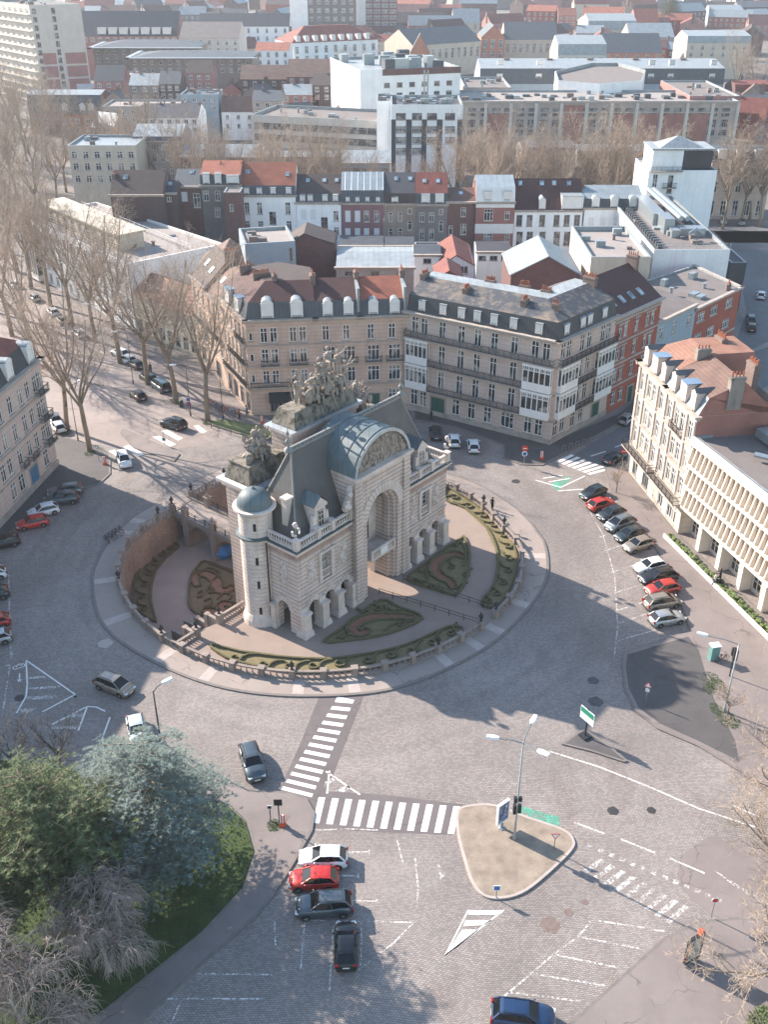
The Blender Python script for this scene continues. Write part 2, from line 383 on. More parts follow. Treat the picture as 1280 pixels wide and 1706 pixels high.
# gravel path of the gate, slightly paler
# ---------------------------------------------------------------- pavements and islands
PAV=[('right_pavement',[(1040,1087),(1037,1110),(1041,1150),(1058,1185),(1095,1215),(1165,1245),(1230,1285),(1280,1320),(1420,1420),(1500,1300),(1420,1060),(1290,1040),(1130,890),(1040,768),(1008,782),(1022,835),(1088,907),(1103,930),(1130,992),(1150,1051)],M_asph2),
('centre_pavement',[(838,742),(838,764),(868,775),(905,776),(940,758),(1060,690),(1110,655),(1090,640),(1030,690),(915,738),(690,674),(690,700),(760,712)],M_asph),
('boulevard_pavement',[(437,692),(470,705),(520,718),(440,735),(392,722),(340,702),(280,665),(235,625),(195,600),(120,540),(60,495),(40,470),(90,470),(205,545),(330,620)],M_asph2),
('left_pavement',[(98,776),(70,740),(95,725),(170,745),(184,768),(184,790),(165,808),(130,816),(100,812),(60,850),(0,905),(-90,990),(-120,960),(0,862)],M_asph),
('park_pavement',[(300,1290),(380,1309),(440,1318),(485,1321),(512,1332),(525,1355),(521,1385),(490,1440),(455,1495),(425,1530),(335,1610),(235,1706),(130,1800),(40,1800),(145,1706),(335,1555),(405,1480),(425,1420),(410,1368),(380,1340),(300,1320)],M_asph2),
('corner_pavement',[(945,1710),(1030,1632),(1108,1562),(1165,1536),(1225,1530),(1300,1532),(1380,1560),(1380,1800),(880,1800)],M_asph2)]
for n,p,mt in PAV:
    q=ccw(G(p)); raised(n,q,.13,mt,M_kerb,.25)
isl=spline(G([(762,1352),(785,1342),(825,1342),(880,1362),(938,1382),(957,1400),(952,1420),(905,1465),(870,1490),(835,1499),(805,1494),(785,1470),(772,1430),(762,1390)]),4)
raised('traffic_island',isl,.15,M_island,M_strip,.22)
tri=G([(936,1241),(962,1222),(974,1215),(1005,1236),(1047,1269),(1040,1271),(985,1253)])
raised('triangular_island',tri,.14,M_asph,M_kerb,.2)
bi=spline(G([(165,742),(200,768),(240,790),(262,800),(268,790),(225,765),(190,738)]),3)
raised('crossing_island',G([(222,747),(290,770),(300,757),(250,735),(205,715),(200,722)]),.14,M_asph2,M_kerb,.2)
raised('verge_strip',spline(G([(345,705),(395,722),(440,735),(520,718),(515,705),(440,710),(380,700)]),3),.17,plain('verge_grass','#6c7148',.95,0,.3,1.2,.4),M_kerb,.15)
# asphalt sheets laid on the cobbles
sheet('boulevard',G([(60,470),(120,540),(235,627),(345,705),(395,726),(330,742),(270,752),(165,742),(95,725),(60,690),(-200,560),(-420,330),(-160,330),(0,420)]),.004,M_road)
sheet('side_street',G([(935,770),(1062,695),(1130,640),(1215,600),(1290,575),(1290,640),(1090,720),(1038,778),(1010,783)]),.004,M_street)
sheet('far_street',G([(1215,600),(1245,520),(1225,420),(1190,385),(1300,385),(1300,560)]),.004,M_street)
sheet('far_boulevard',[(-140,245),(150,245),(150,268),(-140,268)],.004,M_street)
sheet('crossing_apron',G([(531,1162),(607,1158),(575,1240),(545,1318),(640,1324),(777,1341),(757,1391),(640,1387),(522,1380),(526,1352),(510,1328),(465,1316),(500,1240)]),.004,M_cross)
sheet('repair_patch',G([(1135,1425),(1180,1395),(1290,1400),(1290,1530),(1185,1526),(1150,1495),(1128,1470)]),.004,M_asph2)
sheet('dark_repaving',G([(1046,1092),(1147,1062),(1165,1085),(1178,1130),(1192,1170),(1225,1235),(1232,1270),(1168,1238),(1100,1207),(1064,1180),(1048,1148),(1043,1112)]),.135,M_asph)  # dark asphalt sheet covering the lower part of the right pavement
# ---------------------------------------------------------------- markings
def stripes(name,quads,mat,z=.009):
    m=MB()
    for q in quads:
        p=ccw(G(q)); m.add([(*c,z) for c in p],[tuple(range(len(p)))])
    o=m.build(name,mat); o['kind']='structure'; return o
def lerp(a,b,t): return (a[0]+(b[0]-a[0])*t,a[1]+(b[1]-a[1])*t)
q=[]
for i in range(13):                      # crossing that climbs to the ring
    t=(i+.1)/12.6; L=lerp((562,1163),(468,1316),t); Rr=lerp((591,1165),(519,1329),t); L2=lerp((562,1163),(468,1316),t+.036); R2=lerp((591,1165),(519,1329),t+.036)
    if i==0:L=(562,1160);
    q.append([L,Rr,R2,L2])
stripes('crossing_stripes',q,M_white)
q=[]
for i in range(11):
    t=i/10; A=lerp((531,1328),(756,1343),t); B=lerp((521,1371),(746,1389),t); q.append([A,(A[0]+11,A[1]+.7),(B[0]+11,B[1]+.7),B])
stripes('crossing_stripes',q,M_white)
q=[[(220,735),(231,733),(260,748),(248,751)],[(254,728),(265,726),(293,740),(283,744)],[(205,745),(214,741),(240,757),(230,760)],[(180,752),(190,749),(215,765),(205,768)],[(268,718),(278,716),(305,730),(296,734)],[(322,710),(330,708),(345,719),(336,722)]]
stripes('crossing_stripes',q,M_white)
q=[]
for i in range(7):
    t=i/6; A=lerp((922,752),(975,786),t);B=lerp((948,757),(1010,778),t)
    A=lerp((927,769),(978,789),t);B=lerp((952,757),(1012,780),t); q.append([A,(A[0]+6,A[1]+2),(B[0]+6,B[1]+2),B])
stripes('crossing_stripes',q,M_white)
q=[]
for i in range(9):                      # worn crossing on the right
    t=i/8; A=lerp((1000,1430),(1140,1508),t); B=lerp((972,1450),(1108,1535),t); q.append([A,(A[0]+9,A[1]+4),(B[0]+9,B[1]+4),B])
for i in range(5):
    t=i/4; A=lerp((1190,1450),(1270,1500),t); q.append([A,(A[0]+10,A[1]+5),(A[0]+48,A[1]+32),(A[0]+38,A[1]+29)])
stripes('worn_crossing_stripes',q,M_whitew)
q=[]
for i in range(13):
    A=lerp((980,1405),(1195,1495),i/12); q.append([A,(A[0]+9,A[1]+3),(A[0]+7,A[1]+9),(A[0]-2,A[1]+6)])
stripes('dotted_line',q,M_whitew)
def lines(name,segs,mat,w=.14,z=.009,curve=False):
    m=MB()
    for s in segs:
        p=[g(*a) for a in s]
        for a,b in zip(p,p[1:]):
            d=Vector((b[0]-a[0],b[1]-a[1])).normalized(); n=Vector((-d.y,d.x))*w/2
            m.quad((a[0]-n.x,a[1]-n.y,z),(b[0]-n.x,b[1]-n.y,z),(b[0]+n.x,b[1]+n.y,z),(a[0]+n.x,a[1]+n.y,z))
    o=m.build(name,mat); o['kind']='structure'; return o
lines('lane_lines',[[(914,1251),(1000,1278),(1085,1312),(1165,1347),(1265,1380)],[(957,1370),(1008,1389)],[(1035,1398),(1092,1421)],[(1117,1430),(1175,1455)],[(1222,1342),(1268,1362)]],M_lane,.17)
lines('parking_bay_lines',[[(579,1420),(615,1419)],[(615,1416),(615,1423)],[(565,1459),(597,1459)],[(597,1455),(597,1463)],[(583,1500),(629,1502)],[(628,1497),(629,1505)],
 [(508,1533),(560,1534),(690,1537)],[(508,1533),(501,1615)],[(556,1534),(549,1650)],[(603,1535),(601,1612)],[(690,1537),(655,1572),(597,1616)],[(526,1383),(580,1381),(630,1383)],[(457,1535),(459,1575)],
 [(330,1622),(455,1624)],[(270,1664),(440,1664)],[(302,1664),(285,1706)],[(662,1400),(672,1440)],[(692,1430),(697,1480),(695,1512)],
 [(1023,1103),(1030,1045),(1025,960),(1005,890),(982,850)],[(1022,1100),(1100,1076)],[(1028,1068),(1098,1048)],[(1028,1040),(1085,1020)],[(1026,1018),(1080,1001)],[(1024,988),(1075,972)],[(1018,954),(1062,940)],[(1008,918),(1048,904)],[(1000,895),(1035,882)]],M_whitew,.13)
lines('parking_bay_lines',[[(993,1533),(1108,1552)],[(970,1562),(1065,1580)],[(922,1590),(1030,1612)],[(886,1622),(1008,1642)],[(848,1653),(968,1668)],[(838,1662),(885,1623),(920,1592),(965,1560),(985,1535)],[(20,1085),(12,1135),(5,1180)]],M_whitew,.15)
lines('parking_bay_lines',[[(14,955),(15,1010),(17,1060),(17,1110)],[(0,1112),(15,1108)]],M_whitew,.16)
lines('hatched_marking',[[(43,1100),(45,1140),(43,1160),(27,1188)],[(43,1100),(125,1157)],[(125,1157),(70,1186)],[(86,1207),(145,1177)],[(145,1177),(130,1217)],[(145,1177),(160,1178),(175,1185)],[(183,1195),(168,1235)]],M_white,.16)
stripes('hatched_marking',[[(48,1128),(73,1126),(76,1130),(47,1131)],[(47,1146),(98,1142),(101,1146),(47,1149)],[(45,1161),(98,1158),(94,1163),(44,1166)],[(32,1182),(62,1179),(58,1186),(28,1187)],[(118,1190),(138,1189),(136,1195),(108,1196)],[(88,1210),(130,1209),(128,1215),(84,1214)]],M_whitew)
lines('hatched_marking',[[(543,1285),(600,1324)],[(549,1284),(545,1322)]],M_white,.16)
stripes('hatched_marking',[[(542,1303),(556,1294),(562,1298),(540,1312)],[(558,1318),(578,1308),(586,1312),(572,1320)]],M_whitew)
stripes('hatched_marking',[[(783,1517),(836,1517),(830,1524),(780,1524)],[(776,1533),(820,1533),(808,1541),(772,1543)],[(770,1549),(798,1549),(745,1592),(742,1592)]],M_white)
lines('hatched_marking',[[(781,1516),(742,1592)],[(840,1516),(742,1592)]],M_white,.12)
lines('direction_arrow',[[(731,1440),(736,1467)],[(736,1467),(740,1455)]],M_whitew,.16)
stripes('cycle_lane_green',[[(862,1341),(935,1362),(930,1376),(858,1358)],[(918,808),(945,793),(953,797),(930,818)]],M_green,.008)
lines('hatched_marking',[[(893,800),(935,812),(975,793)],[(905,797),(938,792)],[(915,803),(950,797)],[(930,818),(972,815)]],M_white,.2)
lines('lane_lines',[[(985,760),(1010,752)],[(1025,745),(1048,738)],[(1150,640),(1175,628)]],M_white,.2)
def disc(name,lst,mat,z=.008,ry=1.):
    m=MB()
    for u,v,r in lst:
        x,y=g(u,v); m.add([(x+r*math.cos(k*PI/9)*(1+.12*math.sin(k*2.3)),y+ry*r*math.sin(k*PI/9)*(1+.12*math.cos(k*1.7)),z) for k in range(18)],[tuple(range(18))])
    o=m.build(name,mat); o['kind']='structure'
M_iron=plain('cast_iron','#3c3a3a',.6,.3,.2)
disc('manhole_cover',[(1022,1351,.5),(32,1163,.5),(1086,1350,.4),(860,802,.6)],M_iron)
disc('asphalt_repairs',[(993,1169,.75),(989,1134,.6)],M_asph)
disc('stain',[(917,1541,.75),(948,1520,.35),(975,1503,.3)],plain('oil_stain','#6f5f59',.8,0,.3,3.))
disc('repair_patch',[(175,1072,.8)],M_strip)
# cycle pictogram near the left edge
m=MB()
def ringmark(m,u,v,r):
    x,y=g(u,v); n=14
    for k in range(n):
        a,b=2*PI*k/n,2*PI*(k+1)/n
        m.quad((x+r*math.cos(a),y+r*math.sin(a),.009),(x+r*math.cos(b),y+r*math.sin(b),.009),(x+(r-.1)*math.cos(b),y+(r-.1)*math.sin(b),.009),(x+(r-.1)*math.cos(a),y+(r-.1)*math.sin(a),.009))
ringmark(m,26,1112,.35);ringmark(m,36,1109,.35)
o=m.build('cycle_pictogram',M_white); o['kind']='structure'
lines('cycle_pictogram',[[(26,1112),(31,1105),(36,1109)],[(31,1105),(31,1114)],[(32,1122),(32,1138)],[(29,1132),(32,1138)],[(35,1132),(32,1138)]],M_white,.12)
# ================================================================ the stone city gate
def stone_monument():
    t=NT('rusticated_limestone'); c=C('#cab7ac'); n1=t.noise(.4,5); n2=t.noise(4.,4); st=t.noise(1.,4,t.mapped((1.8,1.8,.15)))
    col=t.mix(t.ramp(n1,.3,.7),sh(c,.84),sh(c,1.14)); col=t.mix(t.ramp(n2,.4,.75,0,.3),col,sh((c[0],c[1]*.94,c[2]*.9,1),.75)); col=t.mix(t.ramp(st,.5,.76,0,.5),col,C('#5d564f'))
    sep=t.n('ShaderNodeSeparateXYZ'); t.l(t.pos(),sep.inputs[0])
    fr=t.math('FRACT',t.math('DIVIDE',t.math('ADD',sep.outputs[2],100.),.5)); ln=t.math('LESS_THAN',fr,.15)
    col=t.mix(t.math('MULTIPLY',ln,.68),col,sh(c,.13)); t.bump(t.math('MULTIPLY',ln,-1.),.9,.07); return t.fin(col,.88)
def stone_plain(name,h,moss=.0,dark=.3,sc_=1.):
    t=NT(name); c=C(h); n1=t.noise(.6*sc_,5); n2=t.noise(5.*sc_,4); st=t.noise(1.2*sc_,4,t.mapped((1.6,1.6,.2)))
    col=t.mix(t.ramp(n1,.3,.7),sh(c,.82),sh(c,1.14)); col=t.mix(t.ramp(n2,.4,.75,0,.4),col,sh(c,.66)); col=t.mix(t.ramp(st,.5,.78,0,dark),col,C('#3d3732'))
    if moss:
        n3=t.noise(.7*sc_,5); col=t.mix(t.ramp(n3,.62-moss*.3,.72-moss*.2,0,.9),col,C('#3a382d'))
    t.bump(n2,.4,.05); return t.fin(col,.9)
M_lime=stone_monument(); M_limep=stone_plain('dressed_limestone','#cebeb4',0,.25); M_trophy=stone_plain('weathered_sculpture_stone','#988b80',.12,1.,2.2); M_plinth=stone_plain('mossy_stone','#80776c',.5,1.,1.6)
M_pinkst=stone_plain('pink_frieze_stone','#a58a7c',0,.3); M_slate=ribmat('roof_slate','#5d5a58',.3,.7,.0,2,.12); M_copper=ribmat('copper_roof','#596568',1.1,.6,0,0,.2); M_lead=plain('lead_sheet','#7c7b79',.6,0,.18,1.); M_leadp=ribmat('pale_lead_roof','#a9b0b4',.9,.4,.3,0,.1)
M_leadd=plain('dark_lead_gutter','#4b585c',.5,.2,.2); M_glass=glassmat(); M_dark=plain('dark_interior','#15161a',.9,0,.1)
M_ironr=plain('painted_iron','#2c2d30',.5,.4,.2)
def arch_pts(xc,hw,zs,n=10):
    return [(xc+hw*math.cos(PI-k*PI/n),zs+hw*math.sin(PI-k*PI/n)) for k in range(n+1)]
def wall_face(m,fn,x0,x1,z0,z1,arches=(),rects=(),depth=.4,mi=0,mr=None,ovals=()):
    """wall in its own (x,z); fn(x,d,z) -> point, d is depth into the wall; real openings with reveals"""
    mr=mi if mr is None else mr
    out=[(x0,z0)]
    for xc,hw,zs in sorted(arches):
        out+= [(xc-hw,z0)]+arch_pts(xc,hw,zs)+[(xc+hw,z0)]
    out+= [(x1,z0),(x1,z1),(x0,z1)]
    holes=[[(a,b),(c,b),(c,d),(a,d)] for a,b,c,d in rects]+[list(o) for o in ovals]
    pts,fs=tri_poly(out,holes); m.add([fn(x,0,z) for x,z in pts],fs,mi)
    for xc,hw,zs in arches:
        p=[(xc-hw,z0)]+arch_pts(xc,hw,zs)+[(xc+hw,z0)]
        for a,b in zip(p,p[1:]): m.quad(fn(a[0],0,a[1]),fn(b[0],0,b[1]),fn(b[0],depth,b[1]),fn(a[0],depth,a[1]),mr)
    for h in holes:
        for i in range(len(h)):
            a,b=h[i],h[(i+1)%len(h)]; m.quad(fn(a[0],0,a[1]),fn(a[0],depth,a[1]),fn(b[0],depth,b[1]),fn(b[0],0,b[1]),mr)
mon=thing('city_gate','monumental pale stone gate with slate roof and copper barrel vault inside the roundabout','monument',(*MO,0),MA)
m=MB(); fF=lambda y0:(lambda x,d,z:(x,y0+d,z)); fL=lambda x0:(lambda x,d,z:(x0+d,x,z)); fRt=lambda x0:(lambda x,d,z:(x0-d,x,z))
# wings: front, sides
WA=[2.15,4.65,7.15]
for a0,arc in((0,WA),(17.4,[26-x for x in WA])):
    wall_face(m,fF(0.),a0,a0+8.6,0,11,[(x,.78,2.95) for x in arc],[((a0+3.65),5.9,(a0+5.0),8.7)],.7)
wall_face(m,fL(0.),0,8.4,0,11,[(2.3,.85,2.95)],(),.7); wall_face(m,fRt(26.),0,8.4,0,11,[(2.3,.85,2.95)],(),.7)
for a0,a1 in((.3,10.4),(15.6,25.7)): m.quad((a0,4.9,0),(a1,4.9,0),(a1,4.9,5),(a0,4.9,5)); m.quad((a0,.3,5),(a1,.3,5),(a1,8,5),(a0,8,5))
# central pavilion with a deep arched recess
PB=-.75
def fC(x,d,z): return (x,PB+d,z)
out=[(8.6,0)]+[(10.3,0)]+[(10.3,10.1)]+arch_pts(13,2.7,10.1,14)[1:-1]+[(15.7,10.1),(15.7,0)]+[(17.4,0),(17.4,16.2),(8.6,16.2)]
pts,fs=tri_poly(out); m.add([fC(x,0,z) for x,z in pts],fs)
stp=[(2.7,0,.35),(2.35,.35,.9),(2.05,.9,2.9)]
for hw,d0,d1 in stp:
    p=[(13-hw,0)]+arch_pts(13,hw,10.1,14)+[(13+hw,0)]
    for a,b in zip(p,p[1:]): m.quad(fC(a[0],d0,a[1]),fC(b[0],d0,b[1]),fC(b[0],d1,b[1]),fC(a[0],d1,a[1]))
for k in range(2):
    hw,hw2,d=stp[k][0],stp[k+1][0],stp[k][2]
    o1=[(13-hw,0)]+arch_pts(13,hw,10.1,14)+[(13+hw,0)]; o2=[(13-hw2,0)]+arch_pts(13,hw2,10.1,14)+[(13+hw2,0)]
    for i in range(len(o1)-1): m.quad(fC(o1[i][0],d,o1[i][1]),fC(o1[i+1][0],d,o1[i+1][1]),fC(o2[i+1][0],d,o2[i+1][1]),fC(o2[i][0],d,o2[i][1]))
for sx in(8.6,17.4): m.quad((sx,PB,0),(sx,1.4,0),(sx,1.4,16.2),(sx,PB,16.2)) if sx<10 else m.quad((sx,1.4,0),(sx,PB,0),(sx,PB,16.2),(sx,1.4,16.2))
m.quad((8.6,1.4,11),(8.6,4.5,11),(8.6,4.5,16.2),(8.6,1.4,16.2)); m.quad((17.4,4.5,11),(17.4,1.4,11),(17.4,1.4,16.2),(17.4,4.5,16.2))
for sx in(8.9,17.1): m.bb(sx-.55,PB-.22,0,sx+.55,PB,15.6)
m.build('wall',M_lime,mon)
# back wall of the recess with the small passage arch below, tall vault behind
m=MB()
p=[(10.9,0),(11.3,0)]+arch_pts(13,1.7,2.9,12)+[(14.7,0),(15.1,0),(15.1,10.1)]+list(reversed(arch_pts(13,2.1,10.1,12)))[1:-1]+[(10.9,10.1)]
hl=[[(12.2,5.3),(13.8,5.3),(13.8,8.0),(12.2,8.0)],[(12.5,8.9),(13.5,8.9),(13.5,9.9),(12.5,9.9)]]
pts,fs=tri_poly(p,hl); m.add([(x,2.,z) for x,z in pts],fs)
q=[(11.3,0)]+arch_pts(13,1.7,2.9,12)+[(14.7,0)]
for a,b in zip(q,q[1:]): m.quad((a[0],2.,a[1]),(b[0],2.,b[1]),(b[0],2.6,b[1]),(a[0],2.6,a[1]))
m.bb(12.15,2.15,5.2,13.85,2.25,10,1)
m.bb(12.93,2.05,5.3,13.07,2.12,8.,2); m.bb(12.2,2.05,7.1,13.8,2.12,7.2,2)
m.build('recess_wall',[M_limep,M_glass,M_limep],mon)
m=MB(); q=[(11.0,0)]+arch_pts(13,2.0,8.,12)+[(15.0,0)]
for a,b in zip(q,q[1:]): m.quad((a[0],2.6,a[1]),(b[0],2.6,b[1]),(b[0],12.9,b[1]),(a[0],12.9,a[1]))
m.build('passage_vault',M_limep,mon)
# rear triumphal mass
m=MB()
def fB(x,d,z): return (x,12.9-d,z)
p=[(2.3,-4.2),(11.0,-4.2),(11.0,8.)]+arch_pts(13,2.,8.,12)[1:-1]+[(15.,8.),(15.,-4.2),(23.7,-4.2),(23.7,14),(2.3,14)]
pts,fs=tri_poly(p); m.add([(x,12.9,z) for x,z in pts],[tuple(reversed(f)) for f in fs])
m.quad((2.3,12.9,-4.2),(2.3,8.4,-4.2),(2.3,8.4,14),(2.3,12.9,14)); m.quad((23.7,8.4,-4.2),(23.7,12.9,-4.2),(23.7,12.9,14),(23.7,8.4,14)); m.quad((2.3,8.4,4),(11,8.4,4),(11,8.4,14),(2.3,8.4,14)); m.quad((15,8.4,4),(23.7,8.4,4),(23.7,8.4,14),(15,8.4,14)); m.quad((11,8.4,10.1),(15,8.4,10.1),(15,8.4,14),(11,8.4,14))
m.quad((0,8.4,-4.2),(2.3,8.4,-4.2),(2.3,8.4,14),(0,8.4,11)); m.quad((23.7,8.4,-4.2),(26,8.4,-4.2),(26,8.4,11),(23.7,8.4,14))
for cx in(4,7.6,18.4,22): m.lathe([(.75,-4.2),(.75,-2.8),(.62,-2.6),(.55,12.2),(.8,12.8)],12,(cx,13.5))
m.bb(7.7,7.6,14.6,18.3,10.8,19.); m.bb(7.4,7.4,15.2,18.6,11.,15.5)
m.build('rear_wall',M_lime,mon)
m=MB(); m.bb(1.8,7.9,13.6,24.2,13.,14.2); m.bb(1.3,7.5,14.2,24.7,13.3,14.55); m.quad((1.3,7.5,14.56),(24.7,7.5,14.56),(24.7,13.3,14.56),(1.3,13.3,14.56),1)
m.quad((1.3,7.5,14.56),(1.9,8.1,14.8),(1.9,12.8,14.8),(1.3,13.3,14.56),1)
m.bb(7.45,7.4,18.6,18.55,11.,19.05); m.bb(7.1,7.1,19.05,18.9,11.3,19.4); m.quad((7.1,7.1,19.41),(18.9,7.1,19.41),(18.9,11.3,19.41),(7.1,11.3,19.41),1)
m.build('entablature',[M_limep,M_leadp],mon)
# front piers of the arcades, imposts and pedestal bases
for a0 in(0.55,3.4,5.9,8.3,17.7,20.1,22.6,25.45):
    m=MB(); w=.62
    m.taper((a0,-.18),(1.5,1.5),(1.2,1.25),0,.7); m.taper((a0,-.15),(1.02,1.15),(.98,1.1),.7,2.75); m.bb(a0-.62,-.8,2.75,a0+.62,.5,3.05); m.bb(a0-.5,-.2,3.05,a0+.5,.1,3.6)
    m.build('pier',M_limep,mon)
for b0 in(3.6,):
    m=MB(); m.taper((-.1,b0),(1.2,.9),(1.,.8),0,.7); m.bb(-.55,b0-.35,.7,.2,b0+.35,2.75); m.bb(-.65,b0-.45,2.75,.3,b0+.45,3.05); m.build('pier',M_limep,mon)
# voussoirs round the arches
m=MB()
for cs,fn,zs,hw,th in [([2.15,4.65,7.15,26-2.15,26-4.65,26-7.15],lambda x,d,z:(x,-.12+d,z),2.95,.78,.6)]:
    for xc in cs:
        m=MB()
        for k in range(9):
            a=PI*(k+.08)/9;b=PI*(k+.92)/9
            P=[(xc+r*math.cos(q),zs+r*math.sin(q)) for r,q in((hw,a),(hw+th,a),(hw+th,b),(hw,b))]
            vs=[fn(x,0,z) for x,z in P]+[fn(x,.12,z) for x,z in P]; m.add(vs,[(0,1,2,3),(0,4,5,1),(1,5,6,2),(2,6,7,3),(3,7,4,0)])
        m.build('arch_voussoirs',M_limep,mon)
m=MB()
for k in range(9):
    a=PI*(k+.08)/9;b=PI*(k+.92)/9
    P=[(2.3+r*math.cos(q),2.95+r*math.sin(q)) for r,q in((.85,a),(1.45,a),(1.45,b),(.85,b))]
    vs=[(-.12,x,z) for x,z in P]+[(0,x,z) for x,z in P]; m.add(vs,[(3,2,1,0),(0,1,5,4),(1,2,6,5),(2,3,7,6),(3,0,4,7)])
m.build('arch_voussoirs',M_limep,mon); m=MB()
for k in range(19):
    a=PI*(k+.06)/19;b=PI*(k+.94)/19
    P=[(13+r*math.cos(q),10.1+r*math.sin(q)) for r,q in((2.7,a),(3.75,a),(3.75,b),(2.7,b))]
    vs=[(x,PB-.14,z) for x,z in P]+[(x,PB,z) for x,z in P]; m.add(vs,[(0,1,2,3),(0,4,5,1),(1,5,6,2),(2,6,7,3),(3,7,4,0)])
m.build('arch_voussoirs',M_limep,mon)
# string courses, frieze, main cornice
for a0,a1 in((-.12,8.35),(17.65,26.12)):
    m=MB(); m.bb(a0,-.12,4.85,a1,0,5.05); m.build('string_course',M_limep,mon); m=MB(); m.bb(a0,-.1,5.5,a1,0,5.6); m.build('string_course',M_limep,mon)
m=MB(); m.bb(-.12,0,4.85,0,4.2,5.05); m.build('string_course',M_limep,mon); m=MB(); m.bb(26,0,4.85,26.12,8.3,5.05); m.build('string_course',M_limep,mon); m=MB()
m.bb(8.3,PB-.3,15.6,17.7,PB,15.9); m.bb(8.1,PB-.5,15.9,17.9,PB+1.2,16.25)
m.build('string_course',M_limep,mon)
for a0,a1 in((-.06,8.35),(17.65,26.06)): m=MB(); m.bb(a0,-.06,9.7,a1,0,10.45); m.build('frieze',M_pinkst,mon)
m=MB(); m.bb(-.06,0,9.7,0,4.2,10.45); m.build('frieze',M_pinkst,mon)
m=MB()
for a0,a1 in((-.5,8.3),(17.7,26.5)):
    m.bb(a0+.2,-.3,10.45,a1-.2 if a1>20 else a1,.3,10.7); m.bb(a0,-.5,10.7,a1,.8,10.98); m.bb(a0-.06,-.56,10.98,a1+.06 if a1>20 else a1,.9,11.06,1)
m.bb(-.3,.3,10.45,.3,4.3,10.7); m.bb(-.5,.8,10.7,.8,4.3,10.98); m.bb(-.56,.9,10.98,.9,4.3,11.06,1)
m.bb(25.7,.3,10.45,26.3,8.4,10.7); m.bb(25.2,.8,10.7,26.5,8.4,10.98); m.bb(25.1,.9,10.98,26.56,8.4,11.06,1)
m.bb(.9,.9,10.9,25.1,8.4,11.05,1)
m.build('cornice',[M_limep,M_leadd],mon)
# windows with stone surround, carved trophies in relief
for a0 in(4.325,21.725):
    f=MB()
    for x in(-.95,.95): f.bb(a0+x-.22,-.2,5.6,a0+x+.22,0,8.9)
    f.bb(a0-1.25,-.28,8.9,a0+1.25,0,9.25); f.bb(a0-1.2,-.25,5.35,a0+1.2,0,5.6)
    for k in range(5): f.bb(a0-.6+k*.27,.0,5.9,a0-.5+k*.27,.12,6.6)
    f.bb(a0-.7,-.02,6.6,a0+.7,.14,6.75)
    w=f.build('window',M_limep,mon)
    p=MB(); p.bb(a0-.68,.35,5.9,a0+.68,.45,8.7); 
    for x in(-.66,-.03,.6): p.bb(a0+x,.27,6.7,a0+x+.07,.34,8.7,1)
    for z in(6.75,7.4,8.,8.6): p.bb(a0-.66,.27,z,a0+.66,.34,z+.07,1)
    p.build('pane',[M_glass,M_limep],w)
def relief(m,fn,cx,z0,z1,w,n=40):
    for k in range(n):
        z=random.uniform(z0,z1); t=(z-z0)/(z1-z0); ww=w*(math.sin(PI*min(1,max(.12,t)))*.6+.4); x=cx+random.uniform(-ww,ww)
        s=random.uniform(.1,.26); c=fn(x,random.uniform(-.08,.02),z); m.ico(c,s,0,.25,(1,1,random.uniform(.7,1.8)))
    m.bar(fn(cx,-.1,z0-.1),fn(cx,-.1,z1+.2),.1); m.bar(fn(cx-w,-.1,z0+.2),fn(cx+w,-.1,z1-.2),.1); m.bar(fn(cx+w,-.1,z0+.2),fn(cx-w,-.1,z1-.2),.1)
    o=[(cx+w*1.25*math.cos(k*PI/10),(z0+z1)/2+(z1-z0)*.62*math.sin(k*PI/10)) for k in range(20)]
    for i in range(20): m.bar(fn(o[i][0],-.03,o[i][1]),fn(o[(i+1)%20][0],-.03,o[(i+1)%20][1]),.12)
for fn,cx in((lambda x,d,z:(x,d,z),2.0),(lambda x,d,z:(x,d,z),6.9),(lambda x,d,z:(x,d,z),19.1),(lambda x,d,z:(x,d,z),24.),(lambda x,d,z:(d,x,z),2.1)):
    m=MB(); relief(m,fn,cx,6.2,8.6,.55); m.build('carved_trophy',M_limep,mon)
# balcony of the recess
m=MB(); m.bb(10.85,-.9,4.5,15.15,1.9,4.85); m.bb(10.9,-.95,5.65,15.1,-.7,5.85); m.bb(10.9,-.95,4.85,11.2,-.7,5.65); m.bb(14.8,-.95,4.85,15.1,-.7,5.65); m.bb(12.3,-.98,4.85,13.7,-.68,5.65)
for x in(11.5,11.8,12.08,13.95,14.22,14.5): m.lathe([(.07,4.85),(.12,5.1),(.05,5.35),(.1,5.65)],6,(x,-.82))
m.bb(12.45,-1.02,4.9,13.55,-.98,5.6,1)
m.build('balcony',[M_limep,plain('white_banner','#d9d6d4',.7,0,.08)],mon)
# balustrades over the cornice
def balus(m,p,q,z,h=1.05,step=.36,r=.11,mi=0):
    p=Vector(p);q=Vector(q);L=(q-p).length;d=(q-p)/L
    def bx(z0,z1,w):
        a=Vector((-d.y,d.x))*w/2; c=[p-a,q-a,q+a,p+a]; m.add([(v.x,v.y,z0) for v in c]+[(v.x,v.y,z1) for v in c],[(4,5,6,7),(0,1,5,4),(1,2,6,5),(2,3,7,6),(3,0,4,7)],mi)
    bx(z,z+.22*h,.3); bx(z+.84*h,z+h,.32); n=max(1,int(L/step))
    for i in range(n):
        c=p+d*(L*(i+.5)/n); m.lathe([(r*.8,z+.22*h),(r,z+.36*h),(r*.5,z+.6*h),(r*.75,z+.84*h)],5,(c.x,c.y),mi)
bal=[((.45,-.05),(3.,-.05)),((5.65,-.05),(8.25,-.05)),((-.05,.45),(-.05,4.1)),((17.75,-.05),(20.4,-.05)),((23.05,-.05),(25.5,-.05)),((26.05,.45),(26.05,4.)),((26.05,4.3),(26.05,8.)),((3.35,-.05),(5.3,-.05)),((20.75,-.05),(22.7,-.05))]
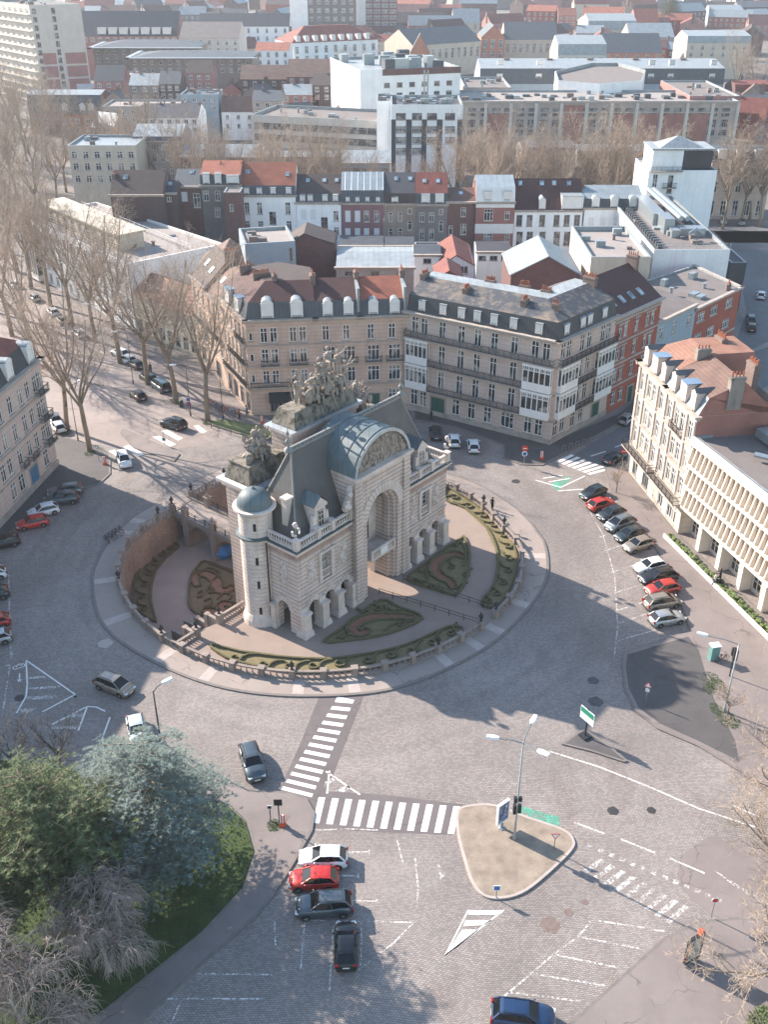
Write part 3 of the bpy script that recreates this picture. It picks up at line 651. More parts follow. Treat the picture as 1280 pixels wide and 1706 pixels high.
for p,q in bal:
    m=MB(); balus(m,p,q,11.07); m.build('balustrade',M_limep,mon)
for p in((0,0),(3.2,0),(5.45,0),(20.55,0),(22.9,0),(26,0),(8.3,-.05),(17.7,-.05)):
    m=MB(); m.bb(p[0]-.28,p[1]-.3,11.07,p[0]+.28,p[1]+.3,12.3); m.bb(p[0]-.36,p[1]-.38,12.2,p[0]+.36,p[1]+.38,12.35); m.build('pedestal',M_limep,mon)
def remesh(o,vs=.09,disp=.0,sc_=.5,sm=True):
    r=o.modifiers.new('fuse','REMESH'); r.mode='VOXEL'; r.voxel_size=vs; r.use_smooth_shade=sm
    if disp:
        tx=bpy.data.textures.new('chisel','CLOUDS'); tx.noise_scale=sc_; d=o.modifiers.new('chisel','DISPLACE'); d.texture=tx; d.strength=disp; d.mid_level=.5
    return o
def bust(x,y,z):
    m=MB(); m.lathe([(.34,z),(.42,z+.25),(.36,z+.7),(.5,z+1.0),(.46,z+1.3),(.2,z+1.48)],10,(x,y)); m.ico((x,y-.02,z+1.72),.3,0,.05,(1,1,1.2)); m.ico((x,y+.06,z+1.86),.3,0,.1)
    m.tube([(x-.45,y,z+1.25),(x-.52,y-.1,z+.8),(x-.2,y-.35,z+.75)],[.16,.14,.1],6); m.tube([(x+.45,y,z+1.25),(x+.52,y-.05,z+.8),(x+.15,y-.38,z+.9)],[.16,.14,.1],6)
    return remesh(m.build('statue',M_limep,mon),.06)
bust(0,0,12.3); bust(26,0,12.3)
# consoles flanking the pavilion
for x,s in((8.3,1),(17.7,-1)):
    m=MB(); pr=[(-.9,12.3),(-.7,13.2),(-.25,13.7),(-.15,14.6),(.3,15.2),(.3,12.3)]
    n=len(pr); vs=[(x+s*a,-.35,z) for a,z in pr]+[(x+s*a,.4,z) for a,z in pr]; m.add(vs,[tuple(range(n)),tuple(range(2*n-1,n-1,-1))]+[(i,n+i,n+(i+1)%n,(i+1)%n) for i in range(n)])
    m.ico((x-s*.5,-.2,12.9),.5,0,.2); m.ico((x-s*.1,-.25,14.2),.42,0,.2); m.ico((x-s*.6,-.3,13.5),.3,0,.2)
    remesh(m.build('scroll_console',M_limep,mon),.09,.15,.4)
# slate roof, bell-cast, hipped at the ends
def roofring(t):
    z=11.06+8.6*t; k=t**.86; e=1.0
    return [(e+3.0*k,e+3.1*k,z),(26-e-3.0*k,e+3.1*k,z),(26-e-3.0*k,8.4-4.1*k,z),(e+3.0*k,8.4-4.1*k,z)]
m=MB(); N=9
for i in range(N):
    a,b=roofring(i/N),roofring((i+1)/N)
    for j in range(4): m.quad(a[j],a[(j+1)%4],b[(j+1)%4],b[j])
m.quad(*roofring(1)); m.build('slate_roof',M_slate,mon)
m=MB(); m.bar((3.6,4.2,19.7),(22.4,4.2,19.7),.5,.3); m.bar((3.4,4.2,19.95),(22.6,4.2,19.95),.24,.24)
for i in range(30): m.bar((3.9+i*.62,3.93,19.8),(3.9+i*.62,4.47,19.8),.1,.34)
for sx in(0,1):
    for fy in(0,3):
        q=[roofring(i/N)[fy if sx==0 else (1 if fy==0 else 2)] for i in range(N+1)]; m.tube([(x,y,z+.03) for x,y,z in q],.12,5)
m.build('ridge_flashing',M_lead,mon)
for x in(3.7,22.3):
    m=MB(); m.lathe([(.5,19.7),(.42,20.),(.16,20.15),(.12,20.5),(.3,20.75),(.3,20.9),(.1,21.1),(.08,21.5),(.2,21.7),(.04,22.),(.03,22.6)],8,(x,4.2)); m.build('finial',M_lead,mon,True)
# chimney at the left hip
m=MB(); m.taper((2.0,3.1),(.95,.8),(.85,.75),12.,15.2); m.bb(1.45,2.6,15.2,2.55,3.6,15.45); m.build('chimney',M_limep,mon)
# dormers
for a0 in(4.325,21.725):
    m=MB(); m.bb(a0-.75,.55,11.07,a0+.75,3.6,14.2); m.taper((a0-.95,.7),(.9,.5),(.3,.4),11.07,13.4); m.taper((a0+.95,.7),(.9,.5),(.3,.4),11.07,13.4); m.bb(a0-.95,.4,14.1,a0+.95,.9,14.35)
    m.add([(a0-1.0,.45,14.35),(a0+1.0,.45,14.35),(a0,.45,15.3),(a0-1.0,.8,14.35),(a0+1.0,.8,14.35),(a0,.8,15.3)],[(0,1,2),(3,5,4),(0,2,5,3),(1,4,5,2)])
    dm=m.build('dormer',M_limep,mon)
    m=MB(); m.quad((a0-1.1,.4,14.42),(a0,.4,15.5),(a0,4.,15.5),(a0-1.1,3.2,14.42)); m.quad((a0,.4,15.5),(a0+1.1,.4,14.42),(a0+1.1,3.2,14.42),(a0,4.,15.5)); m.build('dormer_roof',M_copper,dm)
    m=MB(); m.bb(a0-.42,.5,11.9,a0+.42,.54,13.8); 
    for x in(-.42,-.03,.36): m.bb(a0+x,.45,11.9,a0+x+.07,.49,13.8,1)
    for z in(11.9,12.6,13.2,13.73): m.bb(a0-.42,.45,z,a0+.42,.49,z+.07,1)
    m.build('window',[M_glass,M_limep],dm)
# copper barrel roof and carved tympanum
hw,zr,rise=4.75,16.3,3.9; rad=(hw*hw+rise*rise)/(2*rise); zc=zr+rise-rad; a0=math.asin(hw/rad)
arc=[(13+rad*math.sin(-a0+2*a0*k/24),zc+rad*math.cos(-a0+2*a0*k/24)) for k in range(25)]
m=MB()
for (x,z),(x2,z2) in zip(arc,arc[1:]): m.quad((x,-.9,z),(x2,-.9,z2),(x2,5.6,z2),(x,5.6,z)); 
arc2=[(13+(rad-.35)*math.sin(-a0+2*a0*k/24),zc+(rad-.35)*math.cos(-a0+2*a0*k/24)) for k in range(25)]
for i in range(24): m.quad((arc[i][0],-.9,arc[i][1]),(arc2[i][0],-.9,arc2[i][1]),(arc2[i+1][0],-.9,arc2[i+1][1]),(arc[i+1][0],-.9,arc[i+1][1]),1)
for b in(-.5,1.,2.5,4.): m.tube([(x,b,z+.03) for x,z in arc],.07,4)
m.build('barrel_roof',[M_copper,M_leadp],mon,False)
m=MB(); m.add([(x,-.45,z) for x,z in arc2],[tuple(reversed(range(25)))])
for i in range(24): m.quad((arc2[i][0],-.9,arc2[i][1]),(arc2[i][0],-.45,arc2[i][1]),(arc2[i+1][0],-.45,arc2[i+1][1]),(arc2[i+1][0],-.9,arc2[i+1][1]))
for k in range(150):
    x=13+random.uniform(-4.1,4.1); top=zc+math.sqrt(max(0,(rad-.6)**2-(x-13)**2)); z=random.uniform(16.5,max(16.7,top)); m.ico((x,-.48,z),random.uniform(.12,.36),0,.3,(1,.7,random.uniform(.8,1.8)))
m.build('tympanum_relief',M_trophy,mon)
# round stair turret
m=MB(); P=[(2.15,0),(2.1,.6),(1.85,1.2),(1.78,1.3)]
for i in range(19): z=1.4+i*.5; P+= [(1.78,z),(1.78,z+.42),(1.72,z+.44),(1.72,z+.5)]
P+=[(1.78,10.95),(2.0,11.)]; m.lathe(P,28,(0,5.9)); m.build('turret',M_limep,mon)
m=MB(); m.lathe([(1.95,10.95),(2.15,11.05),(2.15,11.2),(1.8,11.3)],28,(0,5.9)); m.build('turret_ledge',M_leadd,mon)
m=MB(); P=[(1.8,11.3)]
for i in range(5): z=11.35+i*.5; P+=[(1.8,z),(1.8,z+.42),(1.75,z+.44),(1.75,z+.5)]
P+=[(1.85,13.9),(2.1,14.15),(2.3,14.25),(2.3,14.45),(1.9,14.5)]; m.lathe(P,28,(0,5.9)); m.build('turret_drum',M_limep,mon)
m=MB(); m.lathe([(1.95,14.48)]+[(1.85*math.cos(q*PI/18)**.9 if q<9 else .02,14.55+1.75*math.sin(q*PI/18)) for q in range(10)]+[(.02,16.3)],24,(0,5.9)); m.lathe([(.12,16.28),(.2,16.4),(.02,16.6)],6,(0,5.9)); m.build('turret_dome',M_copper,mon,True)
for z in(2.,5.4,8.4,12.6):
    a=PI+.75; m=MB(); m.box((1.76*math.cos(a),5.9+1.76*math.sin(a),z),(.1,.3,.9),a); m.build('slit_window',M_dark,mon)
m=MB(); m.tube([(-.35,4.1,.2),(-.35,4.1,11)],.09,6); m.build('downpipe',M_ironr,mon)
# plinths and sculpture groups
m=MB(); m.taper((4.9,10.4),(6.4,4.),(5.2,3.),14.6,16.6); m.bb(2.2,8.8,16.6,7.6,12.,16.8); m.build('trophy_plinth',M_plinth,mon)
m=MB(); m.taper((21.1,10.4),(6.4,4.),(5.2,3.),14.6,16.6); m.build('trophy_plinth',M_plinth,mon)
m=MB(); m.taper((13.2,9.2),(10.4,3.6),(9.2,2.5),19.45,21.2); m.build('group_plinth',M_plinth,mon)
def figure(m,x,y,z,s=1.,lean=0.,arms=((-.6,.2),(.7,.9)),seat=False,face=-1):
    h=1.7*s
    hip=(x,y,z+(.55 if seat else .95)*s); ch=(x+lean*.35*s,y,hip[2]+.55*s); hd=(x+lean*.5*s,y,ch[2]+.5*s)
    m.tube([hip,((hip[0]+ch[0])/2,y,(hip[2]+ch[2])/2),ch,(ch[0],y,ch[2]+.2*s)],[.3*s,.26*s,.34*s,.12*s],8); m.ico(hd,.2*s,0,.05,(1,1,1.15))
    for k in(-1,1):
        if seat: m.tube([(hip[0]+k*.15*s,y,hip[2]),(hip[0]+k*.28*s,y+face*.6*s,hip[2]+.05*s),(hip[0]+k*.3*s,y+face*.65*s,z)],[.2*s,.16*s,.1*s],6)
        else: m.tube([(hip[0]+k*.12*s,y,hip[2]),(hip[0]+k*.2*s,y+face*.1*s,z+.5*s),(hip[0]+k*.22*s,y,z)],[.2*s,.14*s,.09*s],6)
        ax,az=arms[0 if k<0 else 1]; m.tube([(ch[0]+k*.3*s,y,ch[2]+.1*s),(ch[0]+k*.3*s+ax*.4*s,y+face*.2*s,ch[2]+az*.3*s),(ch[0]+k*.3*s+ax*.8*s,y+face*.3*s,ch[2]+az*.75*s)],[.12*s,.1*s,.06*s],5)
    m.lathe([(.42*s,z),(.36*s,z+.4*s),(.3*s,hip[2])],8,(x,y))
def drape(m,cx,cy,z,w,d,h,n):
    for k in range(n):
        t=random.random(); x=cx+random.uniform(-w,w)*(1-.8*t); y=cy+random.uniform(-d,d)*(1-.5*t)-.1; zz=z+h*t; L=random.uniform(.7,1.6); a=random.uniform(-.7,.7); r=random.uniform(.1,.22); dr=(cx-x)*.18
        m.tube([(x,y,zz),(x+a*L*.4+dr,y-random.uniform(.1,.35),zz+L*.45),(x+a*L*.7+dr*2,y+random.uniform(-.2,.2),zz+L)],[r*1.3,r,r*.5],6)
        if k%4==0: m.ico((x+a*L*.75+dr*2,y,zz+L*1.08),.2,0,.05,(1,1,1.2))
def heap(m,cx,cy,z,w,d,h,n,smin=.25,smax=.7):
    for k in range(n):
        t=random.random()**1.4; ww=w*(1-.75*t); dd=d*(1-.6*t)
        m.ico((cx+random.uniform(-ww,ww),cy+random.uniform(-dd,dd),z+h*t),random.uniform(smin,smax)*(1-.35*t),0,.3,(random.uniform(.7,1.4),random.uniform(.7,1.2),random.uniform(.7,1.5)))
m=MB(); heap(m,13.8,9.5,21.1,3.6,.7,2.2,26,.4,.75); heap(m,15.,9.5,22.4,1.6,.6,1.8,10,.4,.65); drape(m,13.8,8.9,21.1,4.,.9,2.8,44)
for fx,fy,fz,fs,fl,fa,fseat in((12.6,8.5,21.2,1.25,.3,((-.7,.6),(.5,.2)),True),(14.6,8.2,21.3,1.2,-.2,((-.4,.3),(.8,.5)),True),(16.3,8.4,21.3,1.3,.2,((-.8,.2),(.7,.9)),True),(13.9,8.8,23.,1.3,-.5,((-.9,1.),(.4,-.2)),False),(16.5,8.9,23.2,1.2,.5,((-.3,-.3),(.9,1.1)),False)): figure(m,fx,fy,fz,fs,fl,fa,fseat)
figure(m,15.2,9.,24.2,1.35,0,((-.5,-.4),(.6,-.2)),True); figure(m,10.2,8.9,21.6,1.5,-.3,((-.9,1.2),(.3,-.5))); figure(m,11.9,8.6,22.4,1.2,.4,((-.8,.4),(.7,.5)),True); figure(m,17.6,8.8,21.4,1.3,.5,((-.5,.6),(.9,.8))); figure(m,13.5,8.4,23.1,1.15,.2,((-.7,.8),(.6,.2)),True)
for q in((11.2,8.2,22.2,.8),(14.2,8.0,22.3,.9),(16.6,8.1,22.2,.8),(13.,8.4,23.6,.6),(15.8,8.2,23.8,.6)): m.ico(q[:3],q[3],0,.08,(1,.4,1.2))
for p,q in(((9.2,8.7,22.2),(8.,7.9,24.6)),((18.2,9.2,22.5),(19.3,9.,24.3)),((12.2,9.6,22.5),(11.,9.8,25.)),((16.8,9.7,22.5),(18.,9.9,25.))): m.bar(p,q,.16)
remesh(m.build('central_sculpture_group',M_trophy,mon),.06,.07,.2)
def trophy(cx):
    m=MB(); heap(m,cx,10.5,16.6,1.5,.6,1.5,14,.3,.6); drape(m,cx,10.1,16.6,1.8,.8,1.9,26); figure(m,cx+.1,9.6,16.7,1.1,.1,((-.7,.5),(.6,.7)),True); figure(m,cx-1.1,10.,17.2,1.15,-.2,((-.6,.6),(.5,.3)),True); figure(m,cx+1.2,10.1,17.,1.05,.3,((-.4,.2),(.8,.9)),True)
    m.lathe([(.55,17.6),(.62,18.3),(.4,18.9),(.3,19.2)],9,(cx,10.2)); m.ico((cx,10.2,19.6),.45,0,.15,(1,1,1.2))
    for k in range(13):
        a=random.uniform(-.75,.75); y=10.4+random.uniform(-.7,.7); x=cx+a*1.4; L=random.uniform(1.8,2.8)
        m.bar((x,y,17.2),(x+a*1.5,y+random.uniform(-.4,.4),17.2+L),.11); m.ico((x+a*1.2,y,17.2+L*.8),.26,0,.3,(.9,.25,1.7))
    for k in range(6): m.ico((cx+random.uniform(-1.9,1.9),9.6+random.uniform(-.2,.3),17.+random.uniform(0,1.)),.55,0,.1,(1,.45,1.2))
    remesh(m.build('trophy_sculpture',M_trophy,mon),.065,.07,.2)
trophy(4.6); trophy(21.2)
# ================================================================ ring balustrade, sunken garden, bridge, parterres
M_bstone=stone_plain('balustrade_stone','#8d8078',0,.4); M_wallst=wallmat('retaining_brick','#8a7466',0,True,.2,.5,.5); M_hedge=plain('box_hedge','#5b553a',.95,0,.4,5.,.6); M_hedgeb=plain('brown_hedge','#5c4d35',.95,0,.4,5.,.6)
def pang(a,b):
    x,y=ml(a,b); return math.degrees(math.atan2(y-RC[1],x-RC[0]))%360
def inmoat(a): return toml(*rp(r_in,a))[1]>BM
BR0,BR1=8.7,12.6           # bridge edges in a
aB0,aB1=pang(BR1,35.),pang(BR0,32.)
aB0,aB1=sorted((aB0,aB1))
gate0,gate1=317.6,324.2
bal=thing('ring_balustrade','long curved stone balustrade of turned balusters and piers circling the gate gardens','balustrade',(*RC,0))
ang=[]; a=gate1
stops=[aB0,aB1,gate0+360]
segs=[]
cur=gate1
for st,nx in((aB0+360,aB1+360),(gate0+360,None)):
    n=max(1,round((st-cur)/7.4)); segs+= [(cur+(st-cur)*i/n,cur+(st-cur)*(i+1)/n) for i in range(n)]
    if nx: cur=nx
piers=sorted({round(x%360,2) for s in segs for x in s})
def rl(a,d=0.):
    x,y=rp(r_in,a,d); return (x-RC[0],y-RC[1])
for k,(s0,s1) in enumerate(segs):
    n=5; m=MB()
    for i in range(n):
        p,q=rl(s0+(s1-s0)*i/n),rl(s0+(s1-s0)*(i+1)/n); balus(m,p,q,.1,1.,.34,.1)
    m.build('baluster_panel',M_bstone,bal)
fin=[gate0,gate1,9.,24.,aB0,aB1,aB0-14,aB1+7.5,198,232,268,306]
for a in piers:
    x,y=rl(a); m=MB(); m.box((x,y,.6),(.55,.55,1.1),R(a)); m.box((x,y,1.2),(.72,.72,.14),R(a)); p=m.build('pier',M_bstone,bal)
    if min(abs(((a-f)+180)%360-180) for f in fin)<3.7:
        f=MB(); f.lathe([(.2,1.27),(.12,1.4),(.1,1.55),(.26,1.75),(.28,1.95),(.12,2.1),(.1,2.25),(.03,2.4)],8,(x,y)); f.build('finial',M_ironr,p,True)
# retaining walls of the sunken garden
NW=120
moatang=[i*3. for i in range(120) if inmoat(i*3.)]
a_lo,a_hi=min(moatang),max(moatang)
rw=thing('retaining_wall','curved brick retaining wall around the sunken garden behind the gate','wall',(*RC,0))
m=MB(); K=70
for i in range(K):
    a0,a1=a_lo-2+(a_hi-a_lo+4)*i/K,a_lo-2+(a_hi-a_lo+4)*(i+1)/K
    p0,p1=rl(a0,-.28),rl(a1,-.28); q0,q1=rl(a0,-.55),rl(a1,-.55); o0,o1=rl(a0,.2),rl(a1,.2)
    m.quad((*q0,ZM),(*p0,.0),(*p1,.0),(*q1,ZM),0)
    m.quad((*p0,0),(*rl(a0,-.4),0),(*rl(a1,-.4),0),(*p1,0),1) 
    m.quad((*rl(a0,-.4),0),(*rl(a0,-.4),.12),(*rl(a1,-.4),.12),(*rl(a1,-.4),0),1); m.quad((*rl(a0,-.4),.12),(*o0,.12),(*o1,.12),(*rl(a1,-.4),.12),1)
m.build('curved_face',[M_wallst,M_bstone],rw)
rw2=thing('retaining_wall','straight stone retaining wall beside the stairs down to the sunken garden','wall',(*MO,0),MA)
# intersections of b=BM with the ring
ring_a=[toml(*rp(r_in,i*.5)) for i in range(720)]
aL=min(p[0] for p in ring_a if abs(p[1]-BM)<.4); aR=max(p[0] for p in ring_a if abs(p[1]-BM)<.4)
for x0,x1 in((aL,ST0),(ST1,2.3),(23.7,aR)):
    m=MB(); m.bb(x0,BM-.45,ZM,x1,BM,-.02); m.build('stone_face',M_wallst,rw2)
    m=MB(); L=x1-x0; n=max(1,round(L/4))
    xx=min(x1,-.2) if x0<0 else x1; xs=max(x0,26.3) if x0>20 else x0
    if xx-xs>1: balus(m,(xs,BM-.22),(xx,BM-.22),0.,1.,.34,.1); m.build('baluster_panel',M_bstone,rw2)
for x in(ST0,ST1):
    m=MB(); m.bb(x-.3,BM-.55,0,x+.3,BM+.05,1.2); m.bb(x-.38,BM-.63,1.2,x+.38,BM+.13,1.34); p=m.build('pier',M_bstone,rw2)
    f=MB(); f.lathe([(.2,1.34),(.1,1.5),(.26,1.75),(.28,1.95),(.1,2.15),(.03,2.4)],8,(x,BM-.25)); f.build('finial',M_ironr,p,True)
# stairs down
stn=thing('garden_stairs','grey stone stairs with stepped parapets descending from the gravel terrace into the sunken garden','stairs',(*MO,0),MA)
m=MB(); n=13
for i in range(n): m.bb(ST0+.25,BM+i*.42,ZM,ST1-.25,BM+(i+1)*.42,-.32*(i+1)+.0)
m.build('steps',M_bstone,stn)
for x in(ST0+.05,ST1-.05):
    m=MB(); y0,y1=BM+.1,BM+13*.42+.4
    for k in range(3):
        a,b=y0+(y1-y0)*k/3,y0+(y1-y0)*(k+1)/3; m.bb(x-.2,a,ZM,x+.2,b,1.-(k+.4)*1.38); m.bb(x-.3,b-.5,ZM,x+.3,b,1.3-(k+.6)*1.38)
    m.build('parapet',M_bstone,stn)
# bridge over the sunken garden
br=thing('arched_bridge','brick arched footbridge with iron railings leading from the gate across the sunken garden','bridge',(*MO,0),MA)
bEnd=34.5; b0=12.9
m=MB()
archs=[(b0+2.9+i*5.3,2.1,-2.6) for i in range(4)]
for x,mir in((BR0,1),(BR1,0)):
    wall_face(m,lambda u,d,z,x=x,mir=mir:(x+(d if mir else -d),u,z),b0,bEnd,ZM,.0,archs,(),(BR1-BR0)/2)
m.build('arched_wall',M_wallst,br)
m=MB(); m.bb(BR0-.15,b0,-.25,BR1+.15,bEnd-.6,.04); m.build('deck',M_ringpav,br)
for x in(BR0,BR1):
    m=MB(); m.bb(x-.2,b0,.04,x+.2,bEnd-1.4,.35)
    m.build('kerb',M_bstone,br)
    m=MB()
    for k in range(int((bEnd-1.6-b0)/1.9)):
        y=b0+.9+k*1.9; m.bar((x,y,.35),(x,y,1.25),.09)
    for z in(.65,.95,1.2): m.bar((x,b0,z),(x,bEnd-1.5,z),.05)
    m.build('iron_railing',M_ironr,br)
for k in range(4):
    for x in(BR0,BR1):
        y=b0+5.55+k*5.3
        if y>bEnd-1: continue
        m=MB(); s=-1 if x==BR0 else 1
        m.bb(x-.35,y-.35,ZM,x+.35,y+.35,1.45); m.bb(x-.45,y-.45,1.45,x+.45,y+.45,1.6); m.lathe([(.15,1.6),(.25,1.85),(.08,2.1),(.03,2.35)],6,(x,y)); m.build('pier',M_bstone,br)
tp=MB(); tp.ico((0,0,.9),1.5,0,.15,(1,.9,.9)); o=tp.build('tarpaulin_tent',plain('blue_tarpaulin','#2f6fa8',.5,0,.2,2.)); q=g(372,927,ZM); o.location=(q[0],q[1],ZM); tag(o,'crumpled blue tarpaulin tent pitched under the bridge arch','tent')
# ------------------------------------------------ hedges and beds
def hedge(m,pts,w=.32,h=.38,z=0.,mi=0,closed=False):
    n=len(pts); L=[]
    for i in range(n):
        p=Vector(pts[(i-1)%n] if closed else pts[max(i-1,0)]); q=Vector(pts[(i+1)%n] if closed else pts[min(i+1,n-1)]); d=q-p
        d=d.normalized() if d.length>1e-6 else Vector((1,0)); nn=Vector((-d.y,d.x)); c=Vector(pts[i]); k=w/2*random.uniform(.8,1.2); hh=h*random.uniform(.85,1.12)
        L.append([(*(c-nn*k),z),(*(c-nn*k*.85),z+hh),(*(c+nn*k*.85),z+hh),(*(c+nn*k),z)])
    for i in range(n if closed else n-1):
        a,b=L[i],L[(i+1)%n]
        for j in range(3): m.quad(a[j],b[j],b[j+1],a[j+1],mi)
    if not closed: m.quad(*L[0],mi); m.quad(*reversed(L[-1]),mi)
def comma(u,v,ang,sz,z=0.,flip=1,tail=1.5):
    x,y=g(u,v,z); P=[]
    for k in range(16):
        t=k/15; r=sz*(.12+.55*t); a=flip*(t*2*PI*.95)+ang; P.append((x+r*math.cos(a),y+r*math.sin(a)))
    ex,ey=P[-1]; da=ang+flip*(PI*.55)
    for k in range(1,6):
        t=k/5; P.append((ex+math.cos(da-flip*.9*t)*sz*tail*t*1.2,ey+math.sin(da-flip*.9*t)*sz*tail*t*1.2))
    return P
def parterre(label,outline,scrolls,mulch,z=0.,bedm=None,hm=None,hw=.32):
    pl=ccw(G(outline,z)); cx=sum(p[0] for p in pl)/len(pl);cy=sum(p[1] for p in pl)/len(pl)
    t=thing('parterre',label,'flower bed',(cx,cy,z),0,'clipped box parterres around the gate')
    loc=lambda ps:[(p[0]-cx,p[1]-cy) for p in ps]
    pts,fs=tri_poly(loc(pl)); m=MB(); m.add([(x,y,.03) for x,y in pts],fs); m.build('bed',bedm or M_bedgrass,t)
    m=MB(); hedge(m,spline(loc(offset(pl,.15)),3),.26,.26,0.03,0,True); m.build('border_hedge',hm or M_hedge,t)
    for s in scrolls:
        m=MB(); hedge(m,loc(s),.2,.26,.03); m.build('scroll_hedge',hm or M_hedge,t)
    for q in mulch:
        ps=spline(loc(G(q,z)),4,False); m=MB(); n=len(ps)
        for i in range(n-1):
            w0,w1=[.62*(.55+.45*math.sin(PI*min(1,(j+.6)/n))) for j in(i,i+1)]
            d0=(Vector(ps[min(i+1,n-1)])-Vector(ps[max(i-1,0)])).normalized(); d1=(Vector(ps[min(i+2,n-1)])-Vector(ps[i])).normalized()
            n0=Vector((-d0.y,d0.x))*w0;n1=Vector((-d1.y,d1.x))*w1; a=Vector(ps[i]);b=Vector(ps[i+1])
            m.quad((*(a-n0),.045),(*(b-n1),.045),(*(b+n1),.045),(*(a+n0),.045)) 
        m.build('mulch_scroll',M_soil,t)
        m=MB(); L=[];Rr=[]
        for i in range(n):
            d=(Vector(ps[min(i+1,n-1)])-Vector(ps[max(i-1,0)])).normalized(); nn=Vector((-d.y,d.x))*0.72*(.55+.45*math.sin(PI*min(1,(i+.6)/n))); L.append(tuple(Vector(ps[i])-nn));Rr.append(tuple(Vector(ps[i])+nn))
        hedge(m,L+Rr[::-1],.2,.3,.03,0,True); m.build('scroll_hedge',hm or M_hedge,t)
sp=lambda pts,z=0.:spline(G(pts,z),5,False)
parterre('triangular box parterre with red scroll, left of the gravel path',[(534,1072),(580,1040),(632,1000),(668,1013),(708,1031),(648,1058),(586,1069)],[sp([(560,1064),(585,1058),(575,1048)]),sp([(640,1052),(660,1040),(690,1036)]),sp([(640,1010),(655,1020),(668,1016)]),comma(628,1016,1.2,.75),comma(668,1042,.2,.7),comma(610,1022,2.,.6),comma(570,1062,.6,.55),comma(648,1022,2.6,.55,0.,-1)],[[(690,1030),(655,1028),(620,1030),(592,1040),(588,1052),(602,1057),(614,1050)]])
parterre('triangular box parterre with red scroll, right of the gravel path',[(675,967),(706,941),(740,915),(768,897),(775,895),(785,924),(780,966),(765,991),(754,993),(720,983)],[sp([(690,966),(712,970),(708,950)]),sp([(770,905),(777,925),(772,945)]),sp([(733,975),(728,982),(720,975)]),comma(752,946,1.,.75),comma(776,958,.4,.7),comma(715,958,2.,.65),comma(768,978,.2,.55),comma(760,910,1.5,.55,0.,-1),comma(700,972,2.6,.5)],[[(773,930),(758,924),(735,932),(724,948),(734,962),(750,970),(757,982)]])
sc_=[comma(u,v,a,s,0,1) for u,v,a,s in((392,1097,-.3,1.),(440,1108,-.3,1.),(483,1111,-.2,1.),(522,1110,-.1,1.),(565,1106,0,1.),(613,1101,.2,1.),(651,1092,.3,1.),(686,1085,.4,1.),(720,1071,.5,.95),(751,1056,.6,.9))]
parterre('long curved border of box scrolls inside the front of the balustrade',[(343,1072),(400,1085),(465,1094),(534,1098),(603,1091),(672,1076),(747,1045),(775,1051),(735,1078),(660,1106),(590,1119),(500,1123),(430,1114),(375,1098)],sc_,[])
sc_=[comma(u,v,a,s,0,1) for u,v,a,s in((757,830,2.2,1.05),(780,845,2.,1.05),(804,860,1.9,1.05),(822,876,1.8,1.),(838,893,1.7,.95),(846,912,1.55,.9),(848,932,1.4,.9),(845,952,1.3,.9),(837,972,1.1,.9),(826,990,1.,.85),(813,1003,.9,.7))]
parterre('long curved border of box scrolls inside the right side of the balustrade',[(742,835),(775,849),(809,880),(825,914),(828,945),(820,976),(799,1007),(828,1014),(850,985),(862,950),(860,915),(842,878),(805,848),(765,822),(742,812)],sc_,[])
z=ZM
sc_=[sp(q,z) for q in([(330,960),(345,948),(365,955),(355,968)],[(345,985),(350,978),(358,985),(350,990),(345,985)],[(330,990),(338,985),(336,995),(328,996)],[(362,1000),(372,990),(385,994),(378,1004)],[(340,1003),(352,998),(350,1010),(340,1012)],[(348,940),(370,948),(392,958)])]
parterre('arched sunken parterre of box scrolls and orange mulch below the turret',[(312,1000),(315,965),(325,948),(340,935),(370,945),(398,960),(398,1000),(385,1020),(340,1028),(318,1018)],sc_,[[(330,978),(325,963),(340,957),(360,968),(362,983),(378,985),(388,978)],[(388,1010),(372,1008),(366,1020),(352,1020),(338,1018)]],z,M_bedsoil,M_hedgeb)
sc_=[comma(u,v,a,s,z,1,1.6) for u,v,a,s in((238,1015,1.5,.9),(236,995,1.5,.9),(240,975,1.4,.9),(247,957,1.3,.9),(257,940,1.2,.9),(270,925,1.1,.9),(283,915,1.,.8))]
parterre('curved bed of brown box scrolls along the sunken retaining wall',[(240,1028),(222,1010),(220,985),(228,955),(245,930),(265,912),(290,906),(300,912),(278,930),(262,950),(254,975),(253,1000),(258,1020),(262,1040)],sc_,[],z,M_bedsoil,M_hedgeb)
m=MB(); pv=ccw([ml(13.4,14),ml(13.4,31),ml(20,31),ml(26,24),ml(30,14)]); 
pts,fs=tri_poly(pv); 
for k in range(500):
    i=random.uniform(13.6,22); j=random.uniform(14,29); x,y=ml(i,j); m.ico((x,y,ZM+.3),random.uniform(.3,.8),0,.4,(1,1,.6))
o=m.build('ivy_ground_cover',plain('brown_ivy','#6a5638',.95,0,.45,2.,.6)); o['kind']='stuff'; o['label']='brown ivy and low shrubs covering the sunken garden beyond the bridge'
# low railings of the gate path
for lab,p,q in(('low dark iron railing along the left edge of the gate path',(632,990),(797,1041)),('low dark iron railing along the right edge of the gate path',(672,967),(828,1020))):
    a,b=Vector(g(*p)),Vector(g(*q)); t=thing('path_railing',lab,'railing',(a.x,a.y,0),0,'railings along the gate path'); d=b-a; L=d.length; n=max(2,int(L/1.6))
    for i in range(n+1): c=d*(i/n); m=MB(); m.bar((c.x,c.y,0),(c.x,c.y,.85),.07); m.build('post',M_ironr,t)
    m=MB()
    for z_ in(.4,.78): m.bar((0,0,z_),(d.x,d.y,z_),.045)
    m.build('rail',M_ironr,t)
